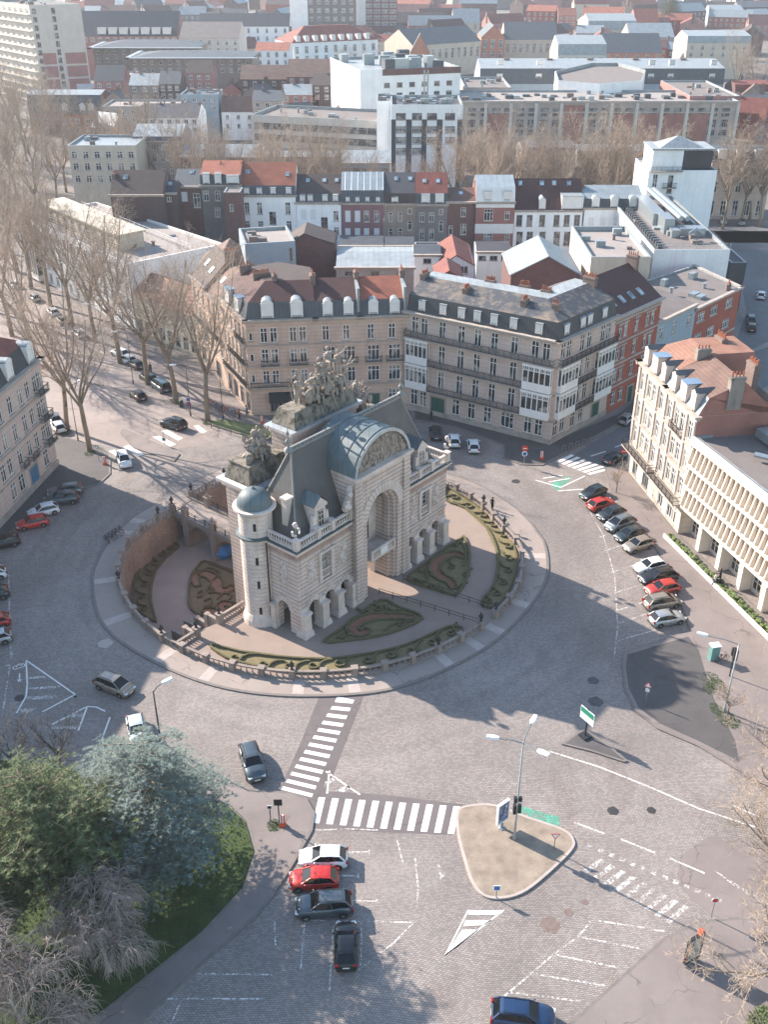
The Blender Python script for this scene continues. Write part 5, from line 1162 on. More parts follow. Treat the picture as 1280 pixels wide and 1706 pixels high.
b.cornice((0,),15.8,.45); b.profile([(0,16.),(6.5,20.3),(12,16.)],[M_tilem,M_tilem])
for f in(.12,.32,.52,.72): b.skylight(f,2.,1.,1.5)
x,y=onedge(b,0,L,6.); b.chimney(x,y,16,22.3,2.4,.8,b.edge(0)[3]+PI/2,5); b.door(0,L*.52,1.5,2.8,M_gdoor)
E2=(E1[0]+v.x*12.5,E1[1]+v.y*12.5); n3=n2*1.3
b=Bld('low_house','low white rendered house with dark flat roof between two red brick buildings','building',[E1,E2,(E2[0]+n3.x,E2[1]+n3.y),(E1[0]+n3.x,E1[1]+n3.y)],11.8,'blue')
L=b.edge(0)[2]; b.walls({0:[(L*f,8.6,1.3,2.,'std') for f in(.12,.45,.85)]+[(L*f,z,1.4,1.8,'std') for z in(4.6,1.2) for f in(.2,.55,.85)]}); b.profile([(0,11.9),(8,13.),(15,12)],[M_felt,M_felt]); b.cornice((0,),11.7,.3)
E3=(E2[0]+v.x*16.5,E2[1]+v.y*16.5)
b=Bld('brick_building','orange red brick corner building with flat brown roof and white grid windows','building',[E2,E3,(E3[0]+n2.x*.9+3,E3[1]+n2.y*.9+6),(E2[0]+n3.x,E2[1]+n3.y)],10.8,'red')
L=b.edge(0)[2]; b.walls({0:[(L*f,z,2.6,1.7,'wide') for z in(8.2,4.4) for f in(.14,.42,.76)]+[(L*.45,.6,3.4,2.2,'sh')]}); b.flat(.3,M_felt); b.cornice((0,1),10.9,.35); b.band(0,3.2,.35,.15)
x,y=onedge(b,0,L*.86,1.4); b.chimney(x,y,10.8,12.6,2.2,.7,b.edge(0)[3]+.5,6)
# ================================================================ sunlit ivory house row on the right
q0,q1=(34.5,125.4),(37.3,107.9)
dr=Vector((q1[0]-q0[0],q1[1]-q0[1])); nr=Vector((-dr.y,dr.x)).normalized()
for k,(f0,f1,lab,tm) in enumerate(((0,.5,'ivory corner house with terracotta hipped roof and balcony over its shop',M_tilel),(.5,1.,'ivory terraced house with brown tile roof and faded red gable wall',M_tileb))):
    P=[(q0[0]+dr.x*f+nr.x*d,q0[1]+dr.y*f+nr.y*d) for f,d in((f0,0),(f1,0),(f1,11.5),(f0,11.5))]
    b=Bld('town_house',lab,'building',P,16.3,'ivory',0,'ivory houses on the right side of the square')
    L=b.edge(0)[2]; W={0:[(L*f,z,1.1,2.5,'std') for z in(4.9,8.6,12.6) for f in(.14,.4,.58,.84)]}
    if k==0: W[3]=[(3+i*2.7,z,1.1,2.2,'std') for z in(4.9,8.6,12.6) for i in range(3)]; W[0]+=[(L*.3,.5,1.6,2.8,'dark'),(L*.72,.5,2.,2.8,'dark')]
    else: W[0]+=[(L*.3,.5,1.4,2.6,'std'),(L*.7,.5,2.6,2.6,'wide')]
    b.walls(W)
    for z in(4.3,8.1,11.9): b.band(0,z,.25,.22); (b.band(3,z,.25,.2) if k==0 else None)
    for f in((.02,.26,.72,.98) if k==0 else(.02,.27,.72,.97)):
        a,d,_,an=b.edge(0); m=MB(); m.bb(L*f-.22,-.2,4.5,L*f+.22,0,15.6); m.build('pilaster',M_limep,b.t,False,(a.x,a.y,0),an)
    b.balcony(0,L*.0 if k==0 else L*.05,L*.98,4.2,1.3,1.); b.balcony(0,L*.32,L*.66,12.3,.6,.9) if k else None
    b.cornice((0,3) if k==0 else (0,),16.2,.6)
    if k==0: b.rings([(16.4,[.1,0,0,.1]),(18.6,[1.,0,0,1.]),(20.4,[5.,0,.6,3.])],[M_zinc,tm,tm,WM['redp']])
    else: b.profile([(0,16.4),(1.,18.6),(5.2,20.4),(11.5,15.)],[M_zinc,tm,tm],WM['redp'])
    for f in(.18,.5,.82): b.dormer(0,L*f,-.05,16.5,1.15 if f!=.5 else 1.6,2.3,2.4,'gable' if f!=.5 else 'flat',M_limep,M_zincd if f!=.5 else plain('blue_zinc','#6d8296',.5,.1,.15))
    x,y=onedge(b,0,L*(.95 if k==0 else .99),4.2); b.chimney(x,y,17,21.8,2.2,.8,b.edge(0)[3]+PI/2,4,stone_plain('grey_stone_stack','#8a817a',.1,.4)); x,y=onedge(b,0,L*.5,8.5); b.chimney(x,y,16,21.6,2.6,.8,b.edge(0)[3],6)
a,d,LL1,an=b.edge(1); m=MB(); m.bb(.02,-.06,12.,LL1-.02,.0,16.28); m.build('faded_gable_render',WM['redp'],b.t,False,(a.x,a.y,0),an)
# panel of shop front on the near house
q2=(47.,74.5)
dm=Vector((q2[0]-q1[0],q2[1]-q1[1]))
nm=Vector((-dm.y,dm.x)).normalized(); P=[q1,q2,(q2[0]+nm.x*22,q2[1]+nm.y*22),(q1[0]+nm.x*22,q1[1]+nm.y*22)]
b=Bld('office_building','modern white office building with rows of angled concrete fins and flat grey roof','building',P,13.4,'pale')
b.p=[(x,y) for x,y in b.p]; L=b.edge(0)[2]; a,d,_,an=b.edge(0)
m=MB(); m.bb(0,.0,4.,L,.3,13.4); m.bb(.0,1.6,0,L,1.9,4.); m.bb(0,.3,3.9,L,1.7,4.); m.build('wall',M_limep,b.t,False,(a.x,a.y,0),an)
m=MB(); 
for i in(1,2,3):
    aa,dd,LL,_=b.edge(i); bb_=aa+dd*LL; m.quad((aa.x,aa.y,0),(bb_.x,bb_.y,0),(bb_.x,bb_.y,13.4),(aa.x,aa.y,13.4))
m.build('wall',WM['pale'],b.t)
M_fin=plain('white_concrete','#cfc6ba',.8,0,.07,.6)
for r in range(3):
    z0=4.2+r*2.85; m=MB(); m.bb(0,-.35,z0-.25,L,0,z0+.15); n=int(L/.9)
    for k in range(n):
        x=L*(k+.5)/n; m.add([(x-.1,-.05,z0+.15),(x+.1,-.05,z0+.15),(x-.1,-.05,z0+2.6),(x+.1,-.05,z0+2.6),(x-.1,-.75,z0+.55),(x+.1,-.75,z0+.55),(x-.1,-.3,z0+2.6),(x+.1,-.3,z0+2.6)],[(0,4,6,2),(1,3,7,5),(4,5,7,6),(0,1,5,4),(2,6,7,3)])
    m.build('fin_band',M_fin,b.t,False,(a.x,a.y,0),an)
    m=MB(); m.quad((0,-.02,z0+.15),(L,-.02,z0+.15),(L,-.02,z0+2.6),(0,-.02,z0+2.6)); m.build('glazing_band',plain('tan_blinds','#b99a80',.6,0,.12,1.),b.t,False,(a.x,a.y,0),an)
m=MB(); m.bb(0,-.45,12.75,L,.1,13.75)
m.build('parapet',M_fin,b.t,False,(a.x,a.y,0),an)
n=int(L/4.2)
for k in range(n):
    x=L*(k+.5)/n; m=MB()
    for i in range(5): m.bb(x-1.5+i*.75-.04,1.5,.6,x-1.5+i*.75+.04,1.58,3.9,0)
    m.bb(x-1.5,1.5,1.6,x+1.5,1.56,1.7,0); w=m.build('shop_window',[M_fin],b.t,False,(a.x,a.y,0),an); p=MB(); p.quad((x-1.5,1.57,.6),(x+1.5,1.57,.6),(x+1.5,1.57,3.9),(x-1.5,1.57,3.9)); p.build('pane',M_glass,w)
    m=MB(); m.bb(x+1.75,.1,0,x+2.45,1.6,4.); m.build('column',M_fin,b.t,False,(a.x,a.y,0),an)
b.H=13.4; b.flat(.35,M_felt,M_zincp)
m=MB(*(a.x,a.y),0,an)
def duct(p,q,r): m.tube([p,q],r,8)
duct((7,3.5,14.2),(13.5,9,14.2),.32); m.bb(2,7,13.7,7,10.5,14.8); duct((3,12,14.4),(14,13.5,14.4),.4); m.bb(14,11.5,13.5,18,14.5,15.2)
m.build('ventilation_duct',M_metal,b.t)
# garden strip and low wall before the office
lw=thing('garden_wall','low white garden wall with ivy strip before the office building','wall',(*q1,0),math.atan2(dm.y,dm.x)); m=MB(); m.bb(0.3,-2.3,0,L-8,-2.05,.6); m.build('wall',M_fin,lw); m=MB()
for k in range(240): m.ico((random.uniform(.5,L-8.3),random.uniform(-1.9,-1.25),.4+random.uniform(0,.35)),random.uniform(.15,.35),0,.4,(1,1,.6))
m.build('ivy',plain('ivy_leaves','#58663a',.9,0,.4,4.,.5),lw); m=MB(); m.bb(.3,-2.05,0,L-8,-1.2,.4); m.build('planter_soil',M_bedsoil,lw)
cw=g(1265,1100); cv=thing('curved_wall','curved white parapet wall round a sunken forecourt at the right edge','wall',(47.2,84.2,0)); m=MB()
for k in range(18):
    a0,a1=R(95+k*10),R(95+(k+1)*10)
    for r0,r1 in((5.2,5.5),): 
        P=[(r0*math.cos(a0),r0*math.sin(a0)),(r1*math.cos(a0),r1*math.sin(a0)),(r1*math.cos(a1),r1*math.sin(a1)),(r0*math.cos(a1),r0*math.sin(a1))]; m.quad((*P[1],.05),(*P[1],1.9),(*P[2],1.9),(*P[2],.05)); m.quad((*P[0],1.9),(*P[0],.05),(*P[3],.05),(*P[3],1.9)); m.quad((*P[0],1.9),(*P[3],1.9),(*P[2],1.9),(*P[1],1.9))
m.build('wall',M_fin,cv)
# ================================================================ pink house at the left edge
l0,l1=(-56.,62.),(-46.7,126.7)
dl=Vector((l1[0]-l0[0],l1[1]-l0[1])); nl=Vector((-dl.y,dl.x)).normalized()
cut=[0,.42,.76,1.]
hh=[19.,19.,16.2]
labs=['pink stone terraced house outside the left edge','pale pink terraced house with tall windows at the left edge','pink stone corner house with blue arched door and stone balconies']
for k in range(3):
    f0,f1=cut[k],cut[k+1]; P=[(l0[0]+dl.x*f+nl.x*d,l0[1]+dl.y*f+nl.y*d) for f,d in((f0,0),(f1,0),(f1,13.),(f0,13.))]
    b=Bld('town_house',labs[k],'building',P,16.2,'pink',0,'pink houses along the left side'); L=b.edge(0)[2]
    W={0:[(L*f,z,1.2,2.4,'std') for z in(4.9,8.5,12.3) for f in((.1,.22,.4,.58,.72,.86,.94) if k==2 else [i/9+.05 for i in range(9)])]+[(L*f,1.5,1.5,2.4,'std') for f in((.2,.35,.82) if k==2 else(.1,.3,.5,.7,.9))]}
    W[1]=[(2+i*2.4,z,1.1,2.2,'std') for z in(4.9,8.5,12.3) for i in range(4)]
    b.walls(W)
    for z in(4.2,7.9,11.6): b.band(0,z,.22,.16)
    b.band(0,0,1.1,.14)
    if k==2:
        for z in(4.6,8.2,12.): b.balcony(0,L*.8,L*.98,z,1.,1.,M_sill)
        b.balcony(0,L*.52,L*.64,4.6,.8,1.,M_sill); b.balcony(0,L*.36,L*.46,4.6,.7,1.,M_sill); b.door(0,L*.56,2.2,3.4,M_bdoor)
    b.cornice((0,1) if k==2 else (0,),16.1,.6)
    b.profile([(0,16.3),(.9,18.9),(6.5,22.),(13,17.)],[M_slated,M_tiler,M_tiler]) if k<2 else b.rings([(16.3,[.1,.1,0,0]),(18.9,[.9,.9,0,0]),(22.,[6.,6.,0,5.])],[M_slated,M_tiler,M_tiler,b.wm])
    for f in(.15,.5,.88): b.dormer(0,L*f,.05,16.5,1.6,2.3,2.4,'arch',None,M_zinc)
# ================================================================ houses described by where their fronts stand
def house(label,u0,u1,ve,Y,depth,wall,roof,wins=(),Y1=None,name='town_house',cat='house',left=None,chim=(),group=None,base=0.,sky=(),right=None):
    z=zat(Y,ve); Y1=Y if Y1 is None else Y1; x0=xat(u0,Y,z); x1=xat(u1,Y1,z)
    if x1-x0<1: x1=x0+1
    d=Vector((x1-x0,Y1-Y)); nn=Vector((-d.y,d.x)).normalized()*depth
    P=[(x0,Y),(x1,Y1),(x1+nn.x,Y1+nn.y),(x0+nn.x,Y+nn.y)]
    b=Bld(name,label,cat,P,z,wall,0,group); L=b.edge(0)[2]; W={0:[],3:[],1:[]}
    far=Y>300
    for w in wins:
        if w[0]=='grid':
            _,n,rows,wm,kind=w[:5]; f0,f1=w[5:7] if len(w)>5 else (0,1)
            for vt,vb in rows:
                za,zb=zat(Y,vb),zat(Y,vt)
                for i in range(n): W[0].append((L*(f0+(f1-f0)*(i+.5)/n),za,wm,max(.5,zb-za),'far' if far and kind=='std' else kind))
        else:
            u,vt,vb,wpx,kind=w; za,zb=zat(Y,vb),zat(Y,vt); x=(xat(u,Y,za)-x0)/(x1-x0)*L; ww=xat(u+wpx/2,Y,za)-xat(u-wpx/2,Y,za); W[0].append((x,za,max(.5,ww),max(.5,zb-za),kind))
    for side,e in((left,3),(right,1)):
        if side: n,hs=side; W[e]+=[(depth*(i+.5)/n,h,1.1,1.8,'far' if far else 'std') for h in hs for i in range(n)]
    b.walls(W); k=roof[0]
    if k=='f': b.flat(roof[2] if len(roof)>2 else .5,roof[1])
    elif k=='g':
        zr=zat(Y+depth*.5,roof[1]); zr=max(zr,z+1.); b.profile([(-.25,z-.05),(depth*.5,zr),(depth+.2,z-.05)],[roof[2],roof[3] if len(roof)>3 else roof[2]])
    elif k=='m':
        zm=max(zat(Y+.9,roof[1]),z+1.2); zr=max(zat(Y+depth*.55,roof[2]),zm+.4); b.profile([(-.1,z),(.9,zm),(depth*.55,zr),(depth,z+.3)],[roof[3],roof[4],roof[4]])
    elif k=='h':
        zr=max(zat(Y+depth*.5,roof[1]),z+1.2); i=depth*.46; b.rings([(z,-.25),(zr,i)],[roof[2],roof[2],b.wm])
    elif k=='x':
        zr=zat(Y,roof[1]); a=[Vector(q) for q in b.p]; fx=roof[3] if len(roof)>3 else .5; r0=a[0]+(a[1]-a[0])*fx; r1=a[3]+(a[2]-a[3])*fx; m=MB(); u_=(a[1]-a[0]).normalized()*.3; f_=(a[0]-a[3]).normalized()*.25
        def sl(e0,r_0,r_1,e1,s):
            q0,q1=e0-u_*s+f_,e1-u_*s; m.quad((*q0,z-.2),(*(r_0+f_),zr),(*r_1,zr),(*q1,z-.2)); m.quad((*q0,z-.4),(*(r_0+f_),zr-.2),(*(r_0+f_),zr),(*q0,z-.2))
        sl(a[0],r0,r1,a[3],1); sl(a[1],r0,r1,a[2],-1); b.roof=m.build('roof',roof[2],b.t)
        m=MB(); m.tri((*a[0],z),(*a[1],z),(*r0,zr-.1)); m.build('gable_wall',b.wm,b.t); m=MB(); m.tri((*a[2],z),(*a[3],z),(*r1,zr-.1)); m.build('gable_wall',b.wm,b.t)
    if k in 'gmh' and not far: b.cornice((0,),z-.05,.35,.35)
    an=b.edge(0)[3]
    for f,kk,l,pots in chim:
        x,y=onedge(b,0,L*f,depth*kk); zt=z+ (4.2 if k!='f' else 1.6); b.chimney(x,y,z,zt,l,.6,an+PI/2,pots)
    for f,kk in sky:
        if hasattr(b,'prof'): b.skylight(f,depth*kk)
    return b
def attic(b,fs,w=1.,h=1.2,kind='std'):
    """small windows standing in the steep lower roof"""
    for f in fs: b.dormer(0,b.edge(0)[2]*f,.1,b.H+.35,w,h,1.3,'flat')
YR=224.
cw='terraced houses of the long row'
b=house('white house under a bright orange tile roof in the terraced row',400,492,326,YR,12,'white',('m',309,270,M_zincd,M_tileo),[(433,337,357,9,'std'),(455,353,374,11,'dark'),(480,337,357,9,'std'),(412,337,357,8,'std'),(435,368,384,9,'std'),(482,368,384,9,'std'),(413,368,384,8,'std')],chim=((.99,.5,2.,4),(.02,.5,2.,4)),group=cw,sky=((.12,.35),(.85,.3))); attic(b,(.12,.35,.6,.88))
b=house('white house with dark roof and blank white shutters in the terraced row',493,568,338,YR,12,'white',('m',324,290,M_zincd,M_tiled),[(506,349,366,9,'sh'),(522,349,366,9,'sh'),(560,351,368,9,'std'),(541,362,386,11,'dark'),(561,378,391,9,'std')],chim=((.99,.5,2.,3),),group=cw,sky=((.25,.4),(.62,.4),(.9,.4))); attic(b,(.15,.32,.65,.88))
b=house('mauve house with closed white shutters and glazed zinc roof in the terraced row',569,639,339,YR,12,'mauve',('m',317,286,M_zincd,M_roofg),[(u,a,c,9,k) for a,c,k in((351,370,'sh'),(380,401,'sh')) for u in(580,596)]+[(611,351,370,8,'std'),(628,351,370,8,'std'),(611,380,401,9,'sh'),(628,380,401,9,'sh')],chim=((.99,.5,2.,3),),group=cw); attic(b,(.15,.38,.62,.87),.7,.9)
b=house('tan brick house with dark roof and tall white windows in the terraced row',640,692,340,YR,12,'tan',('m',322,287,M_tiled,M_feltd),[(651,354,369,7,'std'),(667,354,369,7,'std'),(683,347,357,7,'std'),(651,380,399,7,'std'),(667,380,399,7,'std'),(683,368,384,7,'std')],chim=((.99,.5,2.,4),),group=cw,sky=((.4,.4),(.85,.4))); attic(b,(.35,),1.3,1.)
b=house('grey brick house with blue rooflight and maroon roof in the terraced row',692,746,341,YR,12,'grey',('m',322,287,M_zincd,M_tiler),[(703,354,370,8,'std'),(719,354,370,8,'std'),(735,348,358,7,'std'),(703,381,400,8,'std'),(719,381,400,8,'std'),(735,368,386,7,'std')],chim=((.99,.5,1.8,3),),group=cw,sky=((.3,.35),(.72,.35))); attic(b,(.32,.75),1.7,1.7)
house('low brown brick house with flat sloping roof in the terraced row',746,793,337,YR,11,'brown',('g',312,M_tileb),[(772,346,361,8,'std'),(751,376,391,7,'std'),(772,373,391,10,'std'),(790,350,361,4,'std')],group=cw,sky=((.5,.3),))
b=house('narrow red and white banded house with ornate white dormer in the terraced row',794,858,337,YR-.5,12,'stripe',('m',312,291,M_frame,M_roofg),[(814,348,368,15,'wide'),(845,352,366,8,'std'),(813,389,406,14,'wide'),(845,390,406,8,'std')],chim=((.02,.5,2.,3),),group=cw); attic(b,(.3,.8),1.5,1.9)
for v0,v1 in((339,345),(372,388),(410,424)): b.band(0,zat(YR,v1),zat(YR,v0)-zat(YR,v1),.05,M_frame)
b=house('white stone house with maroon roof and twelve tall windows in the terraced row',858,972,351,YR,12,'white',('g',297,M_tilem),[(u,a,c,10,'dark') for a,c in((358,377),(386,409)) for u in(865,882,903,927,944,961)],chim=((.01,.5,2.,3),(.99,.5,2.,3)),group=cw,sky=((.1,.42),(.42,.42),(.6,.42),(.82,.42))); b.dormer(0,b.edge(0)[2]*.4,.2,b.H+.2,1.3,2.2,2.5,'gable'); b.dormer(0,b.edge(0)[2]*.84,.2,b.H+.2,4.6,2.8,3.5,'flat')
b=house('white rendered house with three arched dormers in the terraced row',975,1072,347,YR,12,'white',('m',331,308,M_slated,M_zinc),[(984,362,381,9,'sh'),(1004,362,381,9,'sh'),(1026,362,381,9,'sh'),(1048,364,380,9,'dark'),(1002,396,412,9,'dark'),(1023,398,416,10,'std'),(1045,396,413,9,'sh')],chim=((.02,.5,2.,4),),group=cw)
for f in(.18,.5,.82): b.dormer(0,b.edge(0)[2]*f,.1,b.H+.2,1.5,1.9,1.6,'arch')
b=house('dark grey brick house with orange roof and white dormers in the terraced row',334,400,309,YR,12,'grey',('m',291,267,M_slated,M_tileo),[(344,318,335,9,'std'),(363,318,335,9,'std'),(344,346,362,9,'std'),(389,318,325,10,'std'),(363,346,362,9,'std')],chim=((.45,.45,1.4,2),(.99,.5,2.2,3)),group=cw); attic(b,(.15,.45),1.3,2.); b.dormer(0,b.edge(0)[2]*.82,.1,b.H+.35,2.6,1.6,1.3,'flat')
house('brown brick house with grey slate roof at the left end of the row',289,333,311,YR,12,'brown',('g',281,M_zincd),[(308,320,336,10,'sh'),(329,322,346,11,'std')],group=cw,sky=((.6,.4),))
house('dark brown brick house behind the white modern block',183,270,325,215,12,'darkb',('g',283,M_tiled),[(194,322,333,11,'sh')],sky=((.25,.35),),chim=((.02,.4,2.,3),(.98,.5,1.6,2)))
house('low dark brick yard house with blue rooflight',262,292,322,218,8,'darkb',('g',300,M_feltd),[(282,328,336,8,'std')],sky=((.6,.35),))
house('tall brown brick chimney annex beside the white row house',372,400,322,217,5,'brown',('f',M_felt,.2),[(386,340,352,6,'std')])
# ---- yards between the row and the square
house('bluish rendered house wall with a planted roof terrace',408,492,412,176,11,'blue',('f',M_feltp,.6),[(484,418,440,6,'dark')],Y1=178)
house('brick yard house with steep dark roof and two skylights',480,558,405,186,8,'brown',('x',388,M_tiled,.35))
house('brown tiled gable house with one white skylight behind the sandstone corner',322,404,458,172,14,'cream',('x',432,M_tileb,.55),chim=((.7,.1,2.4,6),))
for n,(u0,u1,ve,Y,dp,mt) in enumerate(((566,638,410,212,9,M_zincd),(642,690,410,212,8,M_zincd),(692,734,418,208,6,M_feltd),(560,690,446,178,14,M_zincp),(690,735,425,196,8,M_zincd),(795,852,420,210,9,M_feltd))):
    house(('lean-to shed with ribbed zinc roof below the mauve house','lean-to shed with ribbed zinc roof below the tan brick house','black flat roofed yard annex below the grey brick house','low workshop with pale glazed roof behind the sandstone houses','narrow dark zinc annex beside the red chalet','dark roofed yard annex below the banded house')[n],u0,u1,ve,Y,dp,('white','darkb','black','beige','white','white')[n],('g',ve-9,mt) if n!=2 else ('f',mt,.3),[('grid',3,[(ve+6,ve+14)],1.6,'dark')],name='yard_annex',cat='annex')
house('small red roofed chalet with a glazed gable in the yards',736,790,440,192,15,'white',('x',424,M_tiler,.45),[(763,443,456,34,'wide')],name='chalet')
house('little red tiled lean-to in front of the glazed chalet',727,770,462,172,8,'brown',('x',450,M_tiler),name='yard_annex',cat='annex')
house('wide brick hall with white sheet roof and front gable in the yards',852,968,456,176,14,'brown',('x',426,M_zinc,.52),[(875,440,447,9,'sh')],name='workshop',cat='workshop')
house('low pale courtyard building with terrace behind the red brick houses',985,1085,436,180,22,'cream',('f',M_feltp,.9),[(1040,446,454,8,'dark')])
# ---- white flat block and its glass-topped tower on the right
b=house('long white flat roofed building crowded with ventilation ducts',1090,1217,422,189.2,45,'white',('f',M_felt,.7),left=(18,(3.5,7.,10.)),name='office_building',cat='building')
x0,y0=b.p[0]; x1=b.p[1][0]; W_=x1-x0
m=MB(x0,y0,b.H); 
for q in((.30,20,.48,38,2.6),(.36,14,.5,20,3.),(.55,12,.9,15,1.6),(.42,11,.54,13.9,1.5)): w_=MB(x0,y0,b.H); w_.bb(W_*q[0],q[1],0,W_*q[2],q[3],q[4]); w_.build('rooftop_unit',M_metal,b.t)
for k in range(2): m=MB(x0,y0,b.H); m.tube([(W_*(.62+.09*k),16,2.6),(W_*(.58+.09*k),30,2.8),(W_*(.56+.09*k),42,2.8)],.55,8); m.build('duct',M_metal,b.t)
m=MB(x0,y0,b.H); m.bb(W_*.84,18,0,W_*.88,42,1.2); m.build('duct',M_metal,b.t); m=MB(x0,y0,b.H); m.tube([(W_*.6,8,1.6),(W_*.7,9,2.2),(W_*.8,9,1.4)],.4,6); m.build('duct',M_metal,b.t); m=MB(x0,y0,b.H)
for k in range(22): m.bb(W_*.1,3+k*1.8,0,W_*.17,3.8+k*1.8,.9); m.bb(W_*.74,20+k,0,W_*.8,20.5+k,.8)
m.build('cable_ladder',M_zincd,b.t)
m=MB(x0,y0,b.H+.7)
for k in range(12): x=W_*(.05+.09*k); m.bar((x,2,-.7),(x,2,.7),.06); 
for z in(.1,.65): m.bar((W_*.03,2,z),(W_*1.,2,z),.05)
m.build('safety_rail',M_metal,b.t)
b=house('white tower house with glass penthouse above the ducts',1082,1196,286,234.6,14,'white',('f',M_feltp,.3),[(1115,292,322,9,'dark'),(1090,290,318,8,'std')],name='tower_house')
L=b.edge(0)[2]; b.balcony(0,L*.22,L*.42,zat(234.6,312),.9)
m=MB(b.p[0][0],b.p[0][1],b.H); m.bb(.8,1.5,0,L*.5,10,4.4); m.build('penthouse_wall',WM['white'],b.t); m=MB(b.p[0][0],b.p[0][1],b.H); m.bb(L*.5,1.5,0,L*.93,10,4.2,0); m.build('penthouse_glazing',plain('dark_glazing','#2b343a',.15,0,.15,.3),b.t)
m=MB(b.p[0][0],b.p[0][1],b.H+4.4); m.bb(.5,1.1,0,L*.95,10.5,.35,0); m.add([(L*.15,2,.35),(L*.8,2,.35),(L*.8,9,.35),(L*.15,9,.35),(L*.45,5,2.6)],[(0,1,4),(1,2,4),(2,3,4),(3,0,4)]); m.build('penthouse_roof',M_zincp,b.t)
b.balcony(0,.2,L*.48,b.H+.2,.9)
house('dark low block with flat roof beside the ducted white building',1219,1245,440,194,10,'black',('f',M_feltd,.3),name='office_building',cat='building')
# ---- left boulevard: low shop house and modern white block
lo=[(-33.6,168.9),(-34.,169.3),(-46.9,181.4),(-38.5,190.)]
P=[lf,(-26.,176.),(-40.,190.),(-47.,181.6)]
b=Bld('low_house','low house with orange brown tile roof and white arcaded shop front on the left boulevard','house',P,7.6,'cream'); L=b.edge(3)[2]
b.walls({3:[(L*(i+.5)/8,.5,1.5,2.4,'dark') for i in range(8)]+[(L*(i+.5)/7,4.4,1.,1.8,'std') for i in range(7)]}); b.p=[b.p[3],b.p[0],b.p[1],b.p[2]]; b.profile([(-.3,7.6),(4.5,10.6),(10,8.)],[M_tilel,M_tileb]); b.cornice((0,),7.5,.3,.3)
p1,p2=(-47.4,182.),(-79.,219.)
dd=Vector((p2[0]-p1[0],p2[1]-p1[1])).normalized(); nn_=Vector((dd.y,-dd.x))
P=[p2,p1,(p1[0]+nn_.x*21,p1[1]+nn_.y*21),(p2[0]+nn_.x*18,p2[1]+nn_.y*18)]
b=Bld('apartment_block','long white modern apartment block with roof terraces and glazed bow windows on the left boulevard','building',P,12.6,'white'); L=b.edge(0)[2]
b.walls({0:[(L*(i+.5)/15,z,1.5,1.9,'std') for z in(.8,4.2,7.2,10.) for i in range(15) if i not in(1,2)]},mats=None); b.flat(.5,M_feltp,M_frame)
a,d,_,an=b.edge(0); m=MB(); m.bb(3,3.5,12.6,L-10,9,15.6); m.bb(2.6,3.1,15.6,L-9.6,9.4,15.9); m.build('penthouse',WM['cream'],b.t,False,(a.x,a.y,0),an)
for i in range(9): put_window(b.t,*(a+d*(5+i*3.4)+Vector((-d.y,d.x))*3.34),13.,an,1.1,1.8,'dark')
m=MB()
for x0_,x1_,y in((.5,L-.5,.6),(3,L-10,3.4),(L-9,L-9,9)):
    for z in(13.5,14.): m.bar((x0_,y,z),(x1_+.01,y,z),.06)
for k in range(24): x=1+k*(L-2)/23; m.bar((x,.6,12.9),(x,.6,14.),.06); m.bar((x,14,12.9),(x,14,14.),.06)
m.bar((1,14,14.),(L-1,14,14),.06); m.bar((1,14,13.5),(L-1,14,13.5),.06); m.build('terrace_railing',M_frame,b.t,False,(a.x,a.y,0),an)
b.bay(0,2.2,8.4,1.,12.,1.6,5)
# ---- far side of the wide boulevard
fb='facades along the far boulevard'
b=house('beige classical townhouse with brown double door beyond the right street',1188,1290,268,268,14,'pink',('m',252,244,M_slated,M_zincd),[('grid',5,[(280,294),(303,321),(334,360)],1.5,'std')],name='townhouse',group=fb); attic(b,(.15,.45,.75),2.,2.2)
house('grey classical facade with tall arched windows behind the bare trees',962,1085,268,275,14,'beige',('m',252,240,M_slated,M_zinc),[('grid',7,[(278,292),(304,320)],1.4,'std')],name='townhouse',group=fb)
house('dark mansard townhouse glimpsed between the bare boulevard trees',870,960,262,278,14,'beige',('m',246,234,M_slated,M_zincd),[('grid',6,[(270,284),(296,312)],1.4,'std')],name='townhouse',group=fb)
house('low grey hall with corrugated glass roof behind the bare trees',570,650,272,284,16,'blue',('g',250,M_zincp),[('grid',5,[(280,292)],2.,'dark')],name='hall',cat='hall',group=fb)
house('brown stone building with flat roof behind the left bare trees',430,568,266,288,14,'tan',('f',M_zincp,.8),[('grid',10,[(272,284),(292,304)],1.3,'std')],name='townhouse',group=fb)
house('narrow brown brick houses behind the bare trees left of centre',300,428,262,285,14,'brown',('g',240,M_zinc),[('grid',9,[(272,284),(294,306)],1.3,'std')],name='townhouse',group=fb)
house('cream corner house with pale carved bay at the left boulevard',112,226,246,277,16,'cream',('f',M_zinc,.6),[('grid',6,[(252,264),(272,284),(292,304)],1.5,'std')],name='townhouse',left=(4,(4,8,12,16)),group=fb)
house('low beige house with pale ribbed zinc roof beside the cream corner',220,302,236,290,16,'beige',('m',228,206,M_zincd,M_zincp),[('grid',6,[(240,250),(258,270),(278,290)],1.3,'std')],name='townhouse',group=fb)
